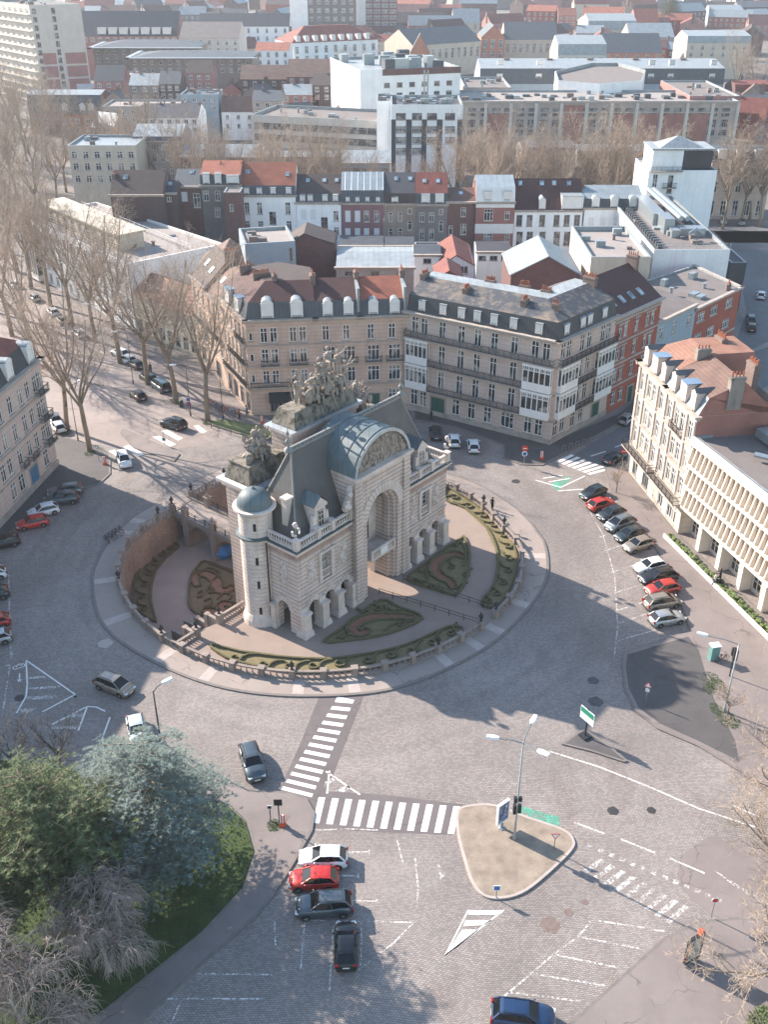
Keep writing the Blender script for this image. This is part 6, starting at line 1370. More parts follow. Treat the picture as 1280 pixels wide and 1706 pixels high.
# ---- modern blocks behind the trees
fm='modern blocks behind the boulevard trees'
b=house('long pale concrete block with flat brown roof and white skylights',418,632,196,330,22,'pale',('f',M_felt,.9),[('grid',13,[(203,214),(222,233)],3.,'dark',.02,.98)],Y1=318,name='apartment_block',cat='building',group=fm,right=(5,(4,8,12)))
house('white stair tower at the corner of the pale concrete block',628,653,172,312,16,'white',('f',M_felt,.6),(),name='apartment_block',cat='building',group=fm)
b=house('black and white apartment block with white balconies and shutters',652,772,180,305,20,'white',('f',M_feltd,.9),[(u,a,c,17,k) for u in(668,695,720,750) for a,c,k in((188,200,'dark'),(210,222,'std'),(228,240,'std'))]+[(695,246,258,17,'std'),(668,246,258,17,'std')],name='apartment_block',cat='building',group=fm)
L=b.edge(0)[2]; a,d,_,an=b.edge(0); m=MB()
for f0,f1 in((.0,.065),(.21,.29),(.43,.5),(.64,.72),(.93,1.)): m.bb(L*f0,-.12,0,L*f1,.05,zat(305,199))
m.build('dark_cladding',WM['black'],b.t,False,(a.x,a.y,0),an); m=MB(a.x,a.y,b.H)
for k in range(16): x=random.uniform(1,L-2);y=random.uniform(3,17); q=MB(a.x,a.y,b.H); q.bb(x,y,0,x+random.uniform(.6,2.4),y+random.uniform(.6,2.),random.uniform(.5,1.6)); q.build('rooftop_unit',M_metal,b.t)
for x in(L*.47,L*.52): m.bar((x,9,0),(x,9,9),.4)
for k in range(10): m.bar((L*.47,9,k*.9),(L*.52,9,k*.9+.5),.12)
m.build('chimney_frame',M_metal,b.t)
b=house('large white block with brick parapet and machine covered roof',600,768,122,352,40,'white',('f',M_zincp,.9),[('grid',6,[(140,148),(157,165)],2.,'dark',.2,.95)],Y1=362,name='office_building',cat='building',group=fm)
L=b.edge(0)[2]; a,d,_,an=b.edge(0); m=MB(a.x,a.y,b.H,an)
for k in range(16): x=random.uniform(1,L-5);y=random.uniform(4,32); q=MB(a.x,a.y,b.H,an); q.bb(x,y,0,x+random.uniform(2,5),y+random.uniform(2,5),random.uniform(1.5,4.)); q.build('rooftop_unit',random.choice((M_zinc,M_zincd,M_metal)),b.t)
m=MB(); m.bb(L*.22,-.15,b.H-1.,L,.1,b.H+.95); m.build('brick_parapet',WM['brown'],b.t,False,(a.x,a.y,0),an)
# ---- large institution on the right
fi='wings of the large brick institution'
b=house('front wing of the institution with red brick panels between pale piers',768,1232,172,345,26,'beige',('f',M_feltp,.7),[('grid',22,[(180,194),(199,212),(216,226)],2.6,'dark',.02,.98)],name='institution_wing',cat='building',group=fi)
L=b.edge(0)[2]; a,d,_,an=b.edge(0); m=MB()
for k in range(12): f=(k+.0)/11; m.bb(L*f-.5,-.35,0,L*f+.5,.05,b.H)
m.build('pale_piers',WM['pale'],b.t,False,(a.x,a.y,0),an); b.band(0,b.H-3.,.5,.3); b.band(0,b.H,.7,.3)
m=MB(a.x,a.y,b.H,an)
for k in range(26): x=L*(k+random.random())/26; y=random.uniform(4,18); q=MB(a.x,a.y,b.H,an); q.bb(x-1.,y,0,x+random.uniform(.4,1.6),y+random.uniform(1.5,4),random.uniform(.5,1.4)); q.build('rooftop_unit',random.choice((M_metal,M_zincd,M_felt)),b.t)
m=MB()
for k in(1,4,6,7,8,9): m.bb(L*(k+.12)/11,-.2,1,L*(k+.88)/11,0,b.H-3.2 if k!=4 else b.H-.6)
m.build('brick_panels',WM['redp'],b.t,False,(a.x,a.y,0),an)
b=house('long rear wing of the institution with tall dark zinc mansard',800,1206,140,440,30,'blue',('m',114,97,M_zincd,M_zincp),[],name='institution_wing',cat='building',group=fi)
L=b.edge(0)[2]
for f in(.08,.24,.7,.78,.95):
    for z in(2.,7.): b.dormer(0,L*f,.4,b.H+z,2.2,1.8,1.5,'flat')
for f in(.12,.3,.47,.66,.86): x,y=onedge(b,0,L*f,14); b.chimney(x,y,b.H,zat(454,94),3.,1.2,0,0)
Pc=[(925,124),(985,110),(1030,110),(1076,122),(1070,140),(1000,146),(930,140)]
zc_=zat(395,128); P=ccw([g(u,v,zc_) for u,v in Pc]); b=Bld('institution_wing','polygonal white court building with flat grey roof inside the institution','building',P,zc_,'white',0,fi); b.walls(); b.flat(1.2,M_felt,M_zincp)
house('right pavilion of the institution with flat grey roof',1150,1234,163,352,40,'rose',('f',M_felt,.6),[('grid',3,[(170,182),(188,200)],4.,'dark')],name='institution_wing',cat='building',group=fi)
house('left flat roofed wing of the institution beside the white block',775,852,150,380,30,'beige',('f',M_felt,.9),[('grid',4,[(156,166)],3.,'dark')],name='institution_wing',cat='building',group=fi)
# ---- old buildings above
house('orange gabled hall with long dark slate roof and tall arched windows',688,802,76,560,26,'cream',('g',48,M_zincd),[('grid',8,[(84,102)],2.,'std',.25,1)],Y1=585,name='old_hall',cat='building')
house('orange end gable of the slate roofed hall',684,716,88,556,6,'orange',('x',56,M_zincd),name='old_hall',cat='building')
house('pink pavilion with ornate white framed gable between slate wings',803,842,62,590,26,'orange',('x',42,M_zincd),[('grid',3,[(66,80),(84,100)],2.2,'std')],name='old_hall',cat='building')
house('cream arched wing right of the pink pavilion',842,930,66,600,26,'cream',('g',36,M_zincd),[('grid',8,[(72,88)],2.,'std')],name='old_hall',cat='building')
for n,(u0,u1,ve,vr,Y,wl,rf,lab) in enumerate(((930,1010,92,58,520,'pale',M_zincp,'pale mansard pavilion with turret before the slate roofs'),(1005,1105,88,55,560,'orange',M_zincd,'slate roofed range with small pink gables'),(980,1060,50,22,700,'cream',M_zincp,'pale roofed hall with high dormer near the top'),(1050,1125,62,38,650,'beige',M_zinc,'grey slate house beside the pink gable'),
    (1146,1252,72,50,560,'ivory',M_zincp,'rounded pale stone corner building with white roof'),(1060,1100,40,14,760,'rose',M_tiler,'tall brown roofed brick house near the top'),(1226,1284,150,133,430,'brown',M_tiler,'red roofed house at the right edge above the trees'),(1240,1290,175,158,390,'blue',M_zincd,'teal roofed shed at the right edge'),(1185,1240,30,8,900,'blue',M_zinc,'pale blue apartment house at the upper right'),(1120,1180,22,2,950,'grey',M_slated,'white and grey gabled terrace at the upper right'),(1232,1290,24,2,930,'grey',M_slated,'dark roofed house in the upper right corner'))):
    house(lab,u0,u1,ve,Y,26 if Y>500 else 14,wl,('m',ve-(ve-vr)*.55,vr,rf,rf) if n%2==0 else ('g',vr,rf),[('grid',6,[(ve+3,ve+11),(ve+15,ve+23)],1.8,'std')])
house('white ribbed corner wing with red brick upper floor at the right',1160,1230,74,575,20,'ivory',('f',M_zincp,1.),[('grid',8,[(78,86),(90,98)],1.8,'std')])
b=house('grey tower block with white blank side wall at the top',510,592,-25,700,16,'grey',('f',M_felt,.8),[('grid',6,[(a,a+7) for a in(-14,0,14,28,42)],2.4,'std')],name='tower_block',cat='tower block'); 
house('white end wall slice of the grey tower block',481,511,-25,698,18,'white',('f',M_felt,.8),name='tower_block',cat='tower block')
house('maroon gridded tower block with white side wall at the top',608,662,-25,720,18,'mauve',('f',M_felt,.8),[('grid',4,[(a,a+6) for a in(-14,-4,6,16,26,36)],4.,'std')],name='tower_block',cat='tower block')
house('white side slice of the maroon tower block',590,609,-25,718,20,'white',('f',M_felt,.8),name='tower_block',cat='tower block')
b=house('long white villa with red hipped roof and row of white dormers',486,630,72,540,24,'white',('h',44,M_tiler),[('grid',9,[(78,90),(94,104)],2.,'std')],name='villa',Y1=560)
for k in range(9): b.dormer(0,b.edge(0)[2]*(k+.8)/10,.3,b.H+.2,2.,2.6,3.,'flat')
# ---- left distance
hp=[(-172.,520.),(-128.,470.),(-104.,476.),(-150.,530.)]
zt=zat(470,12)
b=Bld('tower_block','tall pale concrete apartment tower with a blank gable and stair windows','tower block',[(xat(-32,500,zt),505),(xat(48,468,zt),468),(xat(134,474,zt),474),(xat(60,512,zt),512)],zt,'pale'); L=b.edge(0)[2];L1=b.edge(1)[2]
nfl=int(zt/3.2); b.walls({0:[(L*(i+.5)/8,1.+k*3.2,3.,1.7,'far') for i in range(8) for k in range(nfl)],1:[(L1*.45,1.+k*3.2,1.6,2.2,'dark') for k in range(nfl)]+[(L1*.08,1.+k*3.2,1.6,2.,'dark') for k in range(nfl)]}); b.flat(1.,M_felt)
m=MB(); a,d,_,an=b.edge(0); 
for k in range(nfl): m.bb(.5,-.9,.6+k*3.2,L-.5,.0,.9+k*3.2)
m.build('balcony_slabs',M_fin,b.t,False,(a.x,a.y,0),an)
a,d,_,an=b.edge(1); m=MB()
for k in range(4):
    for x0_,x1_ in((.12,.38),(.56,.97)): m.bb(L1*x0_,-.12,1+k*5.2,L1*x1_,0,5.4+k*5.2)
m.build('rose_panels',WM['rose'],b.t,False,(a.x,a.y,0),an)
b=house('red and pale brick corner building with greenish zinc mansard',48,170,190,398,16,'red',('m',158,149,M_zincd,M_zinc),[('grid',7,[(196,206),(212,224)],2.,'std')],left=(4,(4,9,13)))
for f in(.25,.5,.74,.86): b.dormer(0,b.edge(0)[2]*f,.1,b.H+.3,2.,3.,2.4,'gable')
b=house('long hospital range with dark slate roof and white dormers',122,296,60,560,24,'rose',('g',18,M_slated),[('grid',14,[(62,70)],2.,'std')],name='hospital_range',cat='building')
for k in range(7): b.dormer(0,b.edge(0)[2]*(k+2.6)/9.6,.6,b.H+.6,4.,3.,3.,'flat')
for n,(u0,u1,ve,vr,Y,dp,wl,rf,lab) in enumerate(((154,330,80,66,505,26,'tan',M_zincd,'upper low ward building with pale zinc eaves'),(216,420,97,84,468,26,'tan',M_zincd,'lower ward building with pale zinc eaves'),(298,398,64,36,545,30,'pale',M_felt,'blank pale wedge shaped hall'),(330,482,44,22,640,18,'white',M_slated,'long white terrace with dark roofs'),
    (156,204,135,108,420,14,'rose',M_slated,'rose striped house with dark mansard'),(194,218,128,112,432,14,'orange',M_feltp,'bare orange party wall house'),(214,266,142,122,405,14,'grey',M_zinc,'grey brick twin house with glazed attic'),(264,300,140,118,405,12,'darkb',M_zincd,'dark narrow house with two arched windows'),(310,352,122,100,425,14,'rose',M_tiled,'rose brick house with brown roof left of the dark cluster'),(300,362,160,140,385,14,'blue',M_zincd,'greenish zinc workshop in the left distance'),(232,330,196,172,345,16,'white',M_feltd,'black sheet roofed shed among the left trees'),(170,300,180,168,370,16,'beige',M_feltp,'pale flat garage row behind the black shed'),
    (400,480,132,108,440,16,'darkb',M_tileb,'brown roofed brick houses left of the villa'),(478,560,128,98,430,20,'brown',M_tileb,'cluster house with stacked brown roofs and chimneys'),(520,600,142,122,400,16,'darkb',M_tiled,'dark gabled house left of the white block'),(420,470,168,150,380,14,'beige',M_zincd,'small slate roofed house above the concrete block'),(470,530,158,140,400,14,'rose',M_zinc,'blue zinc roofed house row above the concrete block'),(640,700,60,44,640,14,'beige',M_zincp,'low pale flat block below the maroon tower'),(425,482,84,70,520,18,'white',M_tileo,'small orange roofed house left of the villa'),(660,740,38,20,760,18,'darkb',M_tiled,'dark brick terrace right of the maroon tower'),(755,800,38,14,760,18,'ivory',M_zincp,'ivory stepped house right of the towers'))):
    B=house(lab,u0,u1,ve,Y,dp,wl,('h',vr,rf) if n<2 else ('g',vr,rf) if n not in(9,11,5,17) else ('f',rf,.6),[('grid',max(3,int((u1-u0)/14)),[(ve+3,ve+11),(ve+16,ve+24)],1.5,'std')],chim=((.3,.5,2.,3),(.98,.5,2.2,4)) if Y<450 else ())
    if n<2: B.band(0,B.H-.2,.5,2.2,M_zincp); B.band(3,B.H-.2,.5,2.2,M_zincp)
# ---- the town further out: small houses, individually built, seen only as roofs and upper walls
random.seed(44)
for k in range(16):
    Y=190+k*20; x=xat(-150-60*(k%2),Y,0)-14; w_=16; h=random.uniform(10,14); wl=random.choice(('pink','sand','cream','brown')); rf=random.choice((M_slated,M_tiler,M_tiled))
    b=Bld('town_house','%s boulevard house with %s outside the left edge, %s'%({'pink':'pink stone','sand':'sandstone','cream':'cream','brown':'brown brick'}[wl],rf.name.replace('_',' '),('first','second','third','fourth','fifth','sixth','seventh','eighth','ninth','tenth','eleventh','twelfth','thirteenth','fourteenth','fifteenth','sixteenth')[k]),'house',[(x+12,Y),(x+12,Y+w_),(x,Y+w_),(x,Y)],h,wl,0,'houses on the left side of the boulevard'); b.walls({0:[(w_*(q+.5)/5,z,1.1,2.,'far') for q in range(5) for z in(1.2,4.6,7.6)]}); b.profile([(-.2,h),(6,h+4.5),(12.2,h)],[rf,rf])
random.seed(33)
cl=[]
for k in range(60):
    Y=random.uniform(365,480); u=random.uniform(150,600) if k<44 else random.uniform(1236,1330); x=xat(u,Y,5)
    if any(abs(x-a)<13 and abs(Y-b_)<13 for a,b_ in cl) or len(cl)>30: continue
    cl.append((x,Y)); w_=random.uniform(8,14); d_=random.uniform(8,11); an=random.choice((0,.5,-.5,.3,PI/2,1.2)); h=random.uniform(6.5,10.5); wl=random.choice(('brown','rose','grey','darkb','tan','white','red')); rf=random.choice((M_tiled,M_slated,M_tiler,M_tileb,M_zincd,M_tilem,M_zinc))
    P=[(x+i_*math.cos(an)-j_*math.sin(an),Y+i_*math.sin(an)+j_*math.cos(an)) for i_,j_ in((-w_/2,-d_/2),(w_/2,-d_/2),(w_/2,d_/2),(-w_/2,d_/2))]
    lab='%s house with %s in the left middle distance, %s'%(wl.replace('darkb','dark brick').replace('red','red brick') if wl!='rose' else 'rose brick',rf.name.replace('_',' '),('turned gable on','roof ridge level','standing askew')[k%3]) if u<700 else '%s house with %s at the right edge of town'%(wl.replace('darkb','dark brick'),rf.name.replace('_',' '))
    b=Bld('town_house',lab,'house',P,h,wl,0,'jumble of brick houses, '+lab[:40]); b.walls({e:[(LL*(q+.5)/3,z,1.2,1.6,'far') for z in(h-2.6,h-5.6) for q in range(3)] for e,LL in((0,w_),(3,d_),(1,d_))})
    b.profile([(-.2,h),(d_*.5,h+random.uniform(3,5)),(d_+.2,h)],[rf,rf])
    for q in range(random.choice((1,2))): b.chimney(*[b.p[0][z]+(b.p[1][z]-b.p[0][z])*random.choice((.04,.96))+(b.p[3][z]-b.p[0][z])*.5 for z in(0,1)],h,h+6.,1.8,.7,an+PI/2,3)
random.seed(21)
rows=[(620,(-330,330)),(680,(-320,320)),(760,(-380,380)),(860,(-420,420)),(970,(-460,460)),(1090,(-520,520)),(1220,(-580,580))]
wn=('white','brown','red','rose','cream','grey','beige','darkb'); rn=[(M_tileo,'orange'),(M_tiler,'red'),(M_tiled,'dark brown'),(M_slated,'slate'),(M_zinc,'zinc'),(M_tilem,'maroon')]
wt={'white':'white','brown':'brown','red':'red brick','rose':'rose brick','cream':'cream','grey':'grey brick','beige':'beige','darkb':'dark brick'}
cnt={}
for Y,(xa,xb) in rows:
    x=xa
    while x<xb:
        wd=random.uniform(14,34); wl=random.choice(wn); rf,rnm=random.choice(rn); hgt=random.uniform(8,13); dpt=random.uniform(12,18); Yj=Y+random.uniform(-25,25); an=random.choice((0,0,.35,-.35,.6,-.2,1.3))
        zc=_c*Yj+(EYE-hgt)*_s; uc=640+FOC*(x+wd/2)/zc; vc=853-FOC*((Yj)*_s+(hgt-EYE)*_c)/zc
        if -40<uc<1320 and vc<120:
            side='left' if uc<430 else 'middle' if uc<850 else 'right'; row={620:'nearest',680:'second',760:'third',860:'fourth',970:'fifth',1090:'sixth',1220:'last'}[Y]
            lab='small distant house with %s walls and %s roof, %s, %s row'%(wt[wl],rnm,side,row)
            b=Bld('distant_house',lab,'house',[(x+i_*math.cos(an)-j_*math.sin(an),Yj+i_*math.sin(an)+j_*math.cos(an)) for i_,j_ in((0,0),(wd,0),(wd,dpt),(0,dpt))],hgt,wl,0,'small distant houses, '+lab[17:60]); L=wd
            m=MB(); 
            b.walls({0:[(L*(i+.5)/max(2,int(wd/4)),z,1.6,1.8,'far') for z in(hgt-3,hgt-6.4) for i in range(max(2,int(wd/4)))]} if Y<900 else {})
            b.profile([(-.3,hgt),(dpt*.5,hgt+random.uniform(3.5,6)),(dpt+.3,hgt)],[rf,rf])
            if random.random()<.6: b.chimney((b.p[0][0]+b.p[3][0])/2,(b.p[0][1]+b.p[3][1])/2,hgt,hgt+7,2.4,.9,an+PI/2,0)
        x+=wd+random.choice((0,0,0,random.uniform(5,26)))
# ================================================================ trees and planting
random.seed(11)
M_bark=stone_plain('plane_bark','#8a7a68',.1,.4,1.2); M_twig=plain('bare_twigs','#a08e7e',.9,0,.25,.8); M_twigd=plain('dark_twigs','#57504b',.9,0,.25,.8); M_twigp=plain('pinkish_birch_twigs','#8b807a',.9,0,.22,1.5); M_barkb=plain('birch_bark','#a8a098',.85,0,.3,2.5)
M_barkc=plain('cedar_bark','#776a5b',.9,0,.25,1.5); M_cedar=plain('blue_cedar_needles','#69766e',.8,0,.38,1.2); M_pine=plain('pine_needles','#586440',.8,0,.45,.9); M_lawn=plain('lawn','#384722',.95,0,.35,.5,.5); M_blade=plain('grass_blades','#3f5226',.9,0,.45,1.,0)
def grow(mt,mc,p,d,L,r,lv,cfg):
    seg=cfg['seg'][lv]; pts=[p];rad=[r];dd=d.copy();q=p.copy()
    for i in range(seg):
        dd=(dd+Vector((random.gauss(0,1),random.gauss(0,1),random.gauss(0,1)))*cfg['wob'][lv]+Vector((0,0,cfg['up'][lv]))).normalized(); q=q+dd*(L/seg); pts.append(q.copy()); rad.append(r*(1-(i+1)/seg*cfg['tap'][lv]))
    (mt if lv<=cfg['tl'] else mc).tube(pts,rad,(7,5,4,3,3)[lv],0,lv==0)
    if lv+1>=len(cfg['n']): return
    n=cfg['n'][lv+1]
    for k in range(n):
        t=cfg['from'][lv+1]+(1-cfg['from'][lv+1])*((k+random.random())/n) if lv else cfg['from'][1]+(1-cfg['from'][1])*random.random()
        f=t*seg; i=min(int(f),seg-1); b=pts[i].lerp(pts[i+1],f-i); ax=(pts[i+1]-pts[i]).normalized()
        o=ax.orthogonal().normalized(); a=2*PI*(k*.382+random.random()*.35); o=(o*math.cos(a)+ax.cross(o)*math.sin(a)); an=R(cfg['ang'][lv+1]*random.uniform(.7,1.3))
        nd=(ax*math.cos(an)+o*math.sin(an)).normalized(); rr=max(rad[i]*cfg['rr'][lv+1],.016); grow(mt,mc,b,nd,L*cfg['lr'][lv+1]*random.uniform(.7,1.2)*(1.15-.4*t if lv else 1),rr,lv+1,cfg)
PLANE=dict(seg=[4,6,4,3,2],wob=[.03,.08,.13,.18,.2],up=[.05,.10,.12,.08,.03],tap=[.25,.75,.72,.65,.5],n=[1,6,9,9,5],lr=[1,1.75,.42,.42,.55],ang=[0,30,38,42,45],rr=[1,.58,.52,.5,.62],tl=1)
PLANE['from']=[0,.82,.18,.2,.2]
SMALL=dict(PLANE); SMALL.update(n=[1,7,6,5,3],ang=[0,45,45,45,45],lr=[1,.9,.55,.5,.5]); SMALL['from']=[0,.55,.2,.2,.2]
DENSE=dict(PLANE); DENSE.update(n=[1,8,8,8,5],ang=[0,62,45,45,45],lr=[1,1.25,.5,.45,.5],up=[.05,.03,.08,.05,.03]); DENSE['from']=[0,.5,.2,.2,.2]
WEEP=dict(seg=[6,5,5,4,4],wob=[.05,.12,.12,.1,.1],up=[.08,.03,-.1,-.3,-.38],tap=[.7,.75,.7,.6,.5],n=[1,13,9,8,5],lr=[1,.5,.55,.75,.75],ang=[0,48,45,40,35],rr=[1,.45,.5,.5,.62],tl=1)
WEEP['from']=[0,.25,.2,.15,.15]
def treemesh(cfg,L,r):
    mt,mc=MB(),MB(); grow(mt,mc,Vector((0,0,-.1)),Vector((0,0,1)),L,r,0,cfg); return mt,mc
PV=[]
for i in range(6):
    mt,mc=treemesh(PLANE,8.6,.44); PV.append((mt.mesh('trunk',M_bark,True),mc.mesh('crown',M_twig)))
def plane_tree(x,y,k,sc_,rz,label,group):
    t=thing('plane_tree',label,'tree',(x,y,0),rz,group); t.scale=(sc_,sc_,sc_*random.uniform(.95,1.08)); link('trunk',PV[k%6][0],t); link('crown',PV[k%6][1],t); return t
gb='bare plane trees along the left boulevard'
for i,(u,v,s,lab) in enumerate(((150,752,.98,'large bare plane tree with thick reddish trunk on the dark left pavement'),(112,716,.9,'forked bare plane tree beside the parked cars at the pink corner house'),(346,702,.98,'bare plane tree nearest the sandstone corner house'),(294,672,1.,'bare plane tree beside the dark bin on the boulevard verge'),(246,640,1.,'bare plane tree in front of the teal van'),(200,605,1.08,'tall bare plane tree beside the two white parked cars'),(158,570,1.,'bare plane tree before the end of the low shop house'),(120,540,1.,'bare plane tree before the white modern block'),(84,510,1.02,'bare plane tree near the middle of the white modern block'),(52,482,1.05,'bare plane tree near the far end of the white modern block'),
   (62,606,1.,'bare plane tree rising behind the roof of the pink corner house'),(20,560,1.02,'bare plane tree at the left edge above the pink house'),(-10,520,1.,'leaning bare plane tree cut by the left edge'),(30,455,1.,'slender bare plane tree among parked cars in the far boulevard'),(-15,440,1.05,'bare plane tree at the far left edge'))):
    x,y=g(u,v); plane_tree(x,y,i,s,i*1.9,lab,gb)
gm='bare trees on the far boulevard'
k=0
def spot(u):
    return 'left' if u<330 else 'middle' if u<745 else 'right'
ULIST=[(758,262),(790,268),(822,261),(852,266),(882,262),(915,268),(950,262),(985,266),(1018,262),(1050,268),(1078,264),(1205,258),(1235,264),(1266,260),(1295,256),(340,262),(372,268),(405,262),(438,268),(470,262),(505,268),(540,263),(575,268),(612,262),(690,268),(725,262),(305,275),(270,290),(240,300),(205,305),(170,300),(95,285),(60,300),(30,290),(0,280),(80,330),(45,345),(15,330),(-10,350),(110,350),(70,380),(25,380),(130,330),(150,310),(0,310),(60,265),(20,235),(-25,262),(-40,300),(-50,340),(35,410),(-20,400),(85,420),(5,440),(110,300),(190,330),(250,325),(320,300),(774,274),(806,256),(836,272),(868,257),(898,274),(932,256),(968,274),(1002,256),(1034,273),(1064,257),(355,256),(388,274),(422,256),(455,274),(488,256),(522,274),(556,257),(1220,270),(1250,268),(640,270),(665,262)]
for u,Y in ULIST:
    s=random.uniform(.84,1.02)*(.7 if 560<u<740 else 1.); x=xat(u,Y,0)
    d_='%s bare tree on the far boulevard, %s in its group'%(spot(u),'standing alone') 
    plane_tree(x,Y,k,s,k*2.3,'',gm); k+=1
# each of these gets its own description by neighbour
nb={758:'behind the brown brick row house',790:'behind the banded row house',822:'behind the left edge of the twelve window house',852:'behind the chimney of the twelve window house',882:'behind the maroon roof, left part',915:'behind the maroon roof, middle',950:'behind the maroon roof, right part',985:'behind the three arched dormers, left',1018:'behind the three arched dormers, middle',1050:'behind the three arched dormers, right',1078:'against the white tower house',1205:'just right of the white tower house',1235:'before the beige townhouse',1266:'before the brown double door',1295:'cut by the right edge',340:'behind the grey brick orange roofed house',372:'behind the left chimneys of the row',405:'behind the bright orange roof, left',438:'behind the bright orange roof, middle',470:'behind the bright orange roof, right',505:'behind the dark roofed white house, left',540:'behind the dark roofed white house, right',575:'behind the mauve house',612:'behind the glazed zinc roof',690:'behind the tan brick house',725:'behind the maroon roofed grey house',305:'left of the brown brick row end',270:'behind the dark brown brick house',240:'before the ribbed zinc roofed house',205:'before the cream corner house, right',170:'before the cream corner house, middle',95:'left of the cream corner house',60:'in the far left grove, front',30:'in the far left grove, middle',0:'in the far left grove, edge',80:'in the left grove below the mansard corner',45:'in the left grove, deep',15:'in the left grove, far edge',-10:'cut by the left edge, farther',110:'below the red mansard corner, left',70:'deep behind the left grove',25:'deep at the left edge',130:'below the red mansard corner, right',150:'left of the beige zinc roofed house'}
ts=[o for o in bpy.data.objects if o.get('group')==gm]
seen=set()
for (u,Y),o in zip(ULIST,ts):
    q=nb.get(u) or nb[min(nb,key=lambda a:abs(a-u))]+', '+('nearer' if Y<262 else 'farther')+' one'; 
    if u in seen: q+=', second row'
    seen.add(u); o['label']='bare pale tree '+q
# evergreen far right and shrubs
def tuft(m,c,L,n,flat=0.,up=.3,w=.05,mi=0):
    for k in range(n):
        a=random.random()*2*PI; e=random.uniform(-.4,1.)*(1-flat)+up*flat; d=Vector((math.cos(a),math.sin(a),e)).normalized()*L*random.uniform(.6,1.2); s=Vector((-math.sin(a),math.cos(a),random.uniform(-.5,.5)))*w
        c_=Vector(c); m.tri(tuple(c_-s),tuple(c_+s),tuple(c_+d),mi)
def conifer(name,label,x,y,h,kind,rad,mat):
    t=thing(name,label,'tree',(x,y,0)); mt,mc=MB(),MB(); mt.tube([(0,0,-.1),(.1,.05,h*.5),(0,.1,h*.93)],[.36,.24,.04],7)
    nl=int(h*(1.05 if kind=='cedar' else 1.5))
    for i in range(nl):
        f=(i+.5)/nl; z=h*(.16+.8*f); rr=rad*((1-f)**.27*(.6+.4*min(1,f*3))*random.uniform(.8,1.1) if kind=='cedar' else math.sin(PI*(.18+.8*f))**.7)
        nb_=max(4,int((8 if kind=='cedar' else 11)*(1-f*.5)))
        for k in range(nb_):
            a=2*PI*(k+random.random()*.9)/nb_+i*.7; L=rr*random.uniform(.6,1.15); dz=(.10 if kind=='cedar' else .35)
            pts=[Vector((0,0,z))]
            for s in range(1,6): q=s/5; pts.append(Vector((math.cos(a+random.uniform(-.12,.12))*L*q,math.sin(a+random.uniform(-.12,.12))*L*q,z+L*(dz*q-(.28 if kind=='cedar' else .1)*q*q)+random.uniform(-.08,.08))))
            mt.tube(pts,[.09,.075,.06,.045,.03,.015],4,0,False)
            ns=int(L*(7.5 if kind=='cedar' else 4.2))
            for s in range(ns):
                q=.22+.78*(s+random.random())/ns; fi=q*5; j=min(4,int(fi)); c=pts[j].lerp(pts[j+1],fi-j); sp_=min(1.1,L*.2)*(1.15-q*.6)
                for r_ in range(4 if kind=='cedar' else 2):
                    cc=c+Vector((random.gauss(0,sp_),random.gauss(0,sp_),random.gauss(0,.06 if kind=='cedar' else .28)))
                    if kind=='cedar': tuft(mc,cc,.3,13,.75,random.uniform(-.35,.35),.022)
                    else: tuft(mc,cc,.38,14,.2,.5,.026)
    mt.build('trunk',M_barkc if kind=='cedar' else M_bark,t); mc.build('foliage',mat,t); return t
random.seed(5)
x,y=g(250,1345,7); conifer('blue_cedar','wide blue grey cedar with flat layered branches beside the lawn','tree' and x,y,14.5,'cedar',7.6,M_cedar)
x,y=g(60,1410,6); conifer('pine_tree','broad dark green pine at the left edge below the bare shrubs',x,y,14,'pine',5.4,M_pine)
x,y=g(150,1420,6); conifer('pine_tree','smaller dark green pine between the cedar and the birches',x,y,12.5,'pine',4.2,M_pine)
x,y=g(-30,1480,6); conifer('pine_tree','green pine partly outside the left edge beside the birches',x,y,10.,'pine',3.4,M_pine)
x=xat(1116,820,10); conifer('pine_tree','tall dark evergreen standing alone among the distant roofs',x,820,26,'pine',9,M_pine)
def bare(name,label,x,y,cfg,L,r,mt_,mc_,rz=0.,lean=(0,0)):
    t=thing(name,label,'tree',(x,y,0),rz); mt,mc=treemesh(cfg,L,r); mt.build('trunk',mt_,t,True); mc.build('crown',mc_,t); t.rotation_euler=(lean[0],lean[1],rz); return t
random.seed(9)
x,y=g(185,1620); bare('weeping_birch','slim weeping birch with pale leaning trunk on the lawn',x,y,WEEP,6.6,.15,M_barkb,M_twigp,0.,(0,-.1))
x,y=g(62,1775); bare('weeping_birch','large weeping birch with pinkish drooping twigs in the lower left corner',x,y,WEEP,8.4,.2,M_barkb,M_twigp,1.)
x,y=g(-25,1720); bare('weeping_birch','weeping birch with pinkish twigs cut by the left edge',x,y,WEEP,7.6,.18,M_barkb,M_twigp,2.)
for i,(u,v,L,lab) in enumerate(((30,1310,4.2,'dark bare shrub tree at the left edge above the pines'),(105,1300,3.8,'dark bare shrub tree between the hatched markings and the cedar'),(-25,1290,4.4,'dark bare shrub tree half outside the left edge'))):
    x,y=g(u,v); bare('bare_shrub',lab,x,y,SMALL,L,.16,M_twigd,M_twigd,i)
x,y=g(1212,1196); bare('young_tree','small bare street tree on the right pavement beside the lamp',x,y,SMALL,2.1,.07,M_twigd,M_twig)
x,y=g(1027,822); bare('young_tree','small bare street tree beside the first parked cars',x,y,SMALL,2.3,.07,M_twigd,M_twig)
for i,(u,v,L,lab) in enumerate(((1296,1500,8.2,'pale bare tree reaching in from the right edge over the worn crossing'),(1300,1345,7.4,'pale bare tree reaching in from the right edge beside the pavement'),(1292,1672,7.8,'pale bare tree reaching in from the lower right corner'))):
    x,y=g(u,v); bare('street_tree',lab,x,y,DENSE,L*.62,.24,M_bark,M_twig,i*2.)
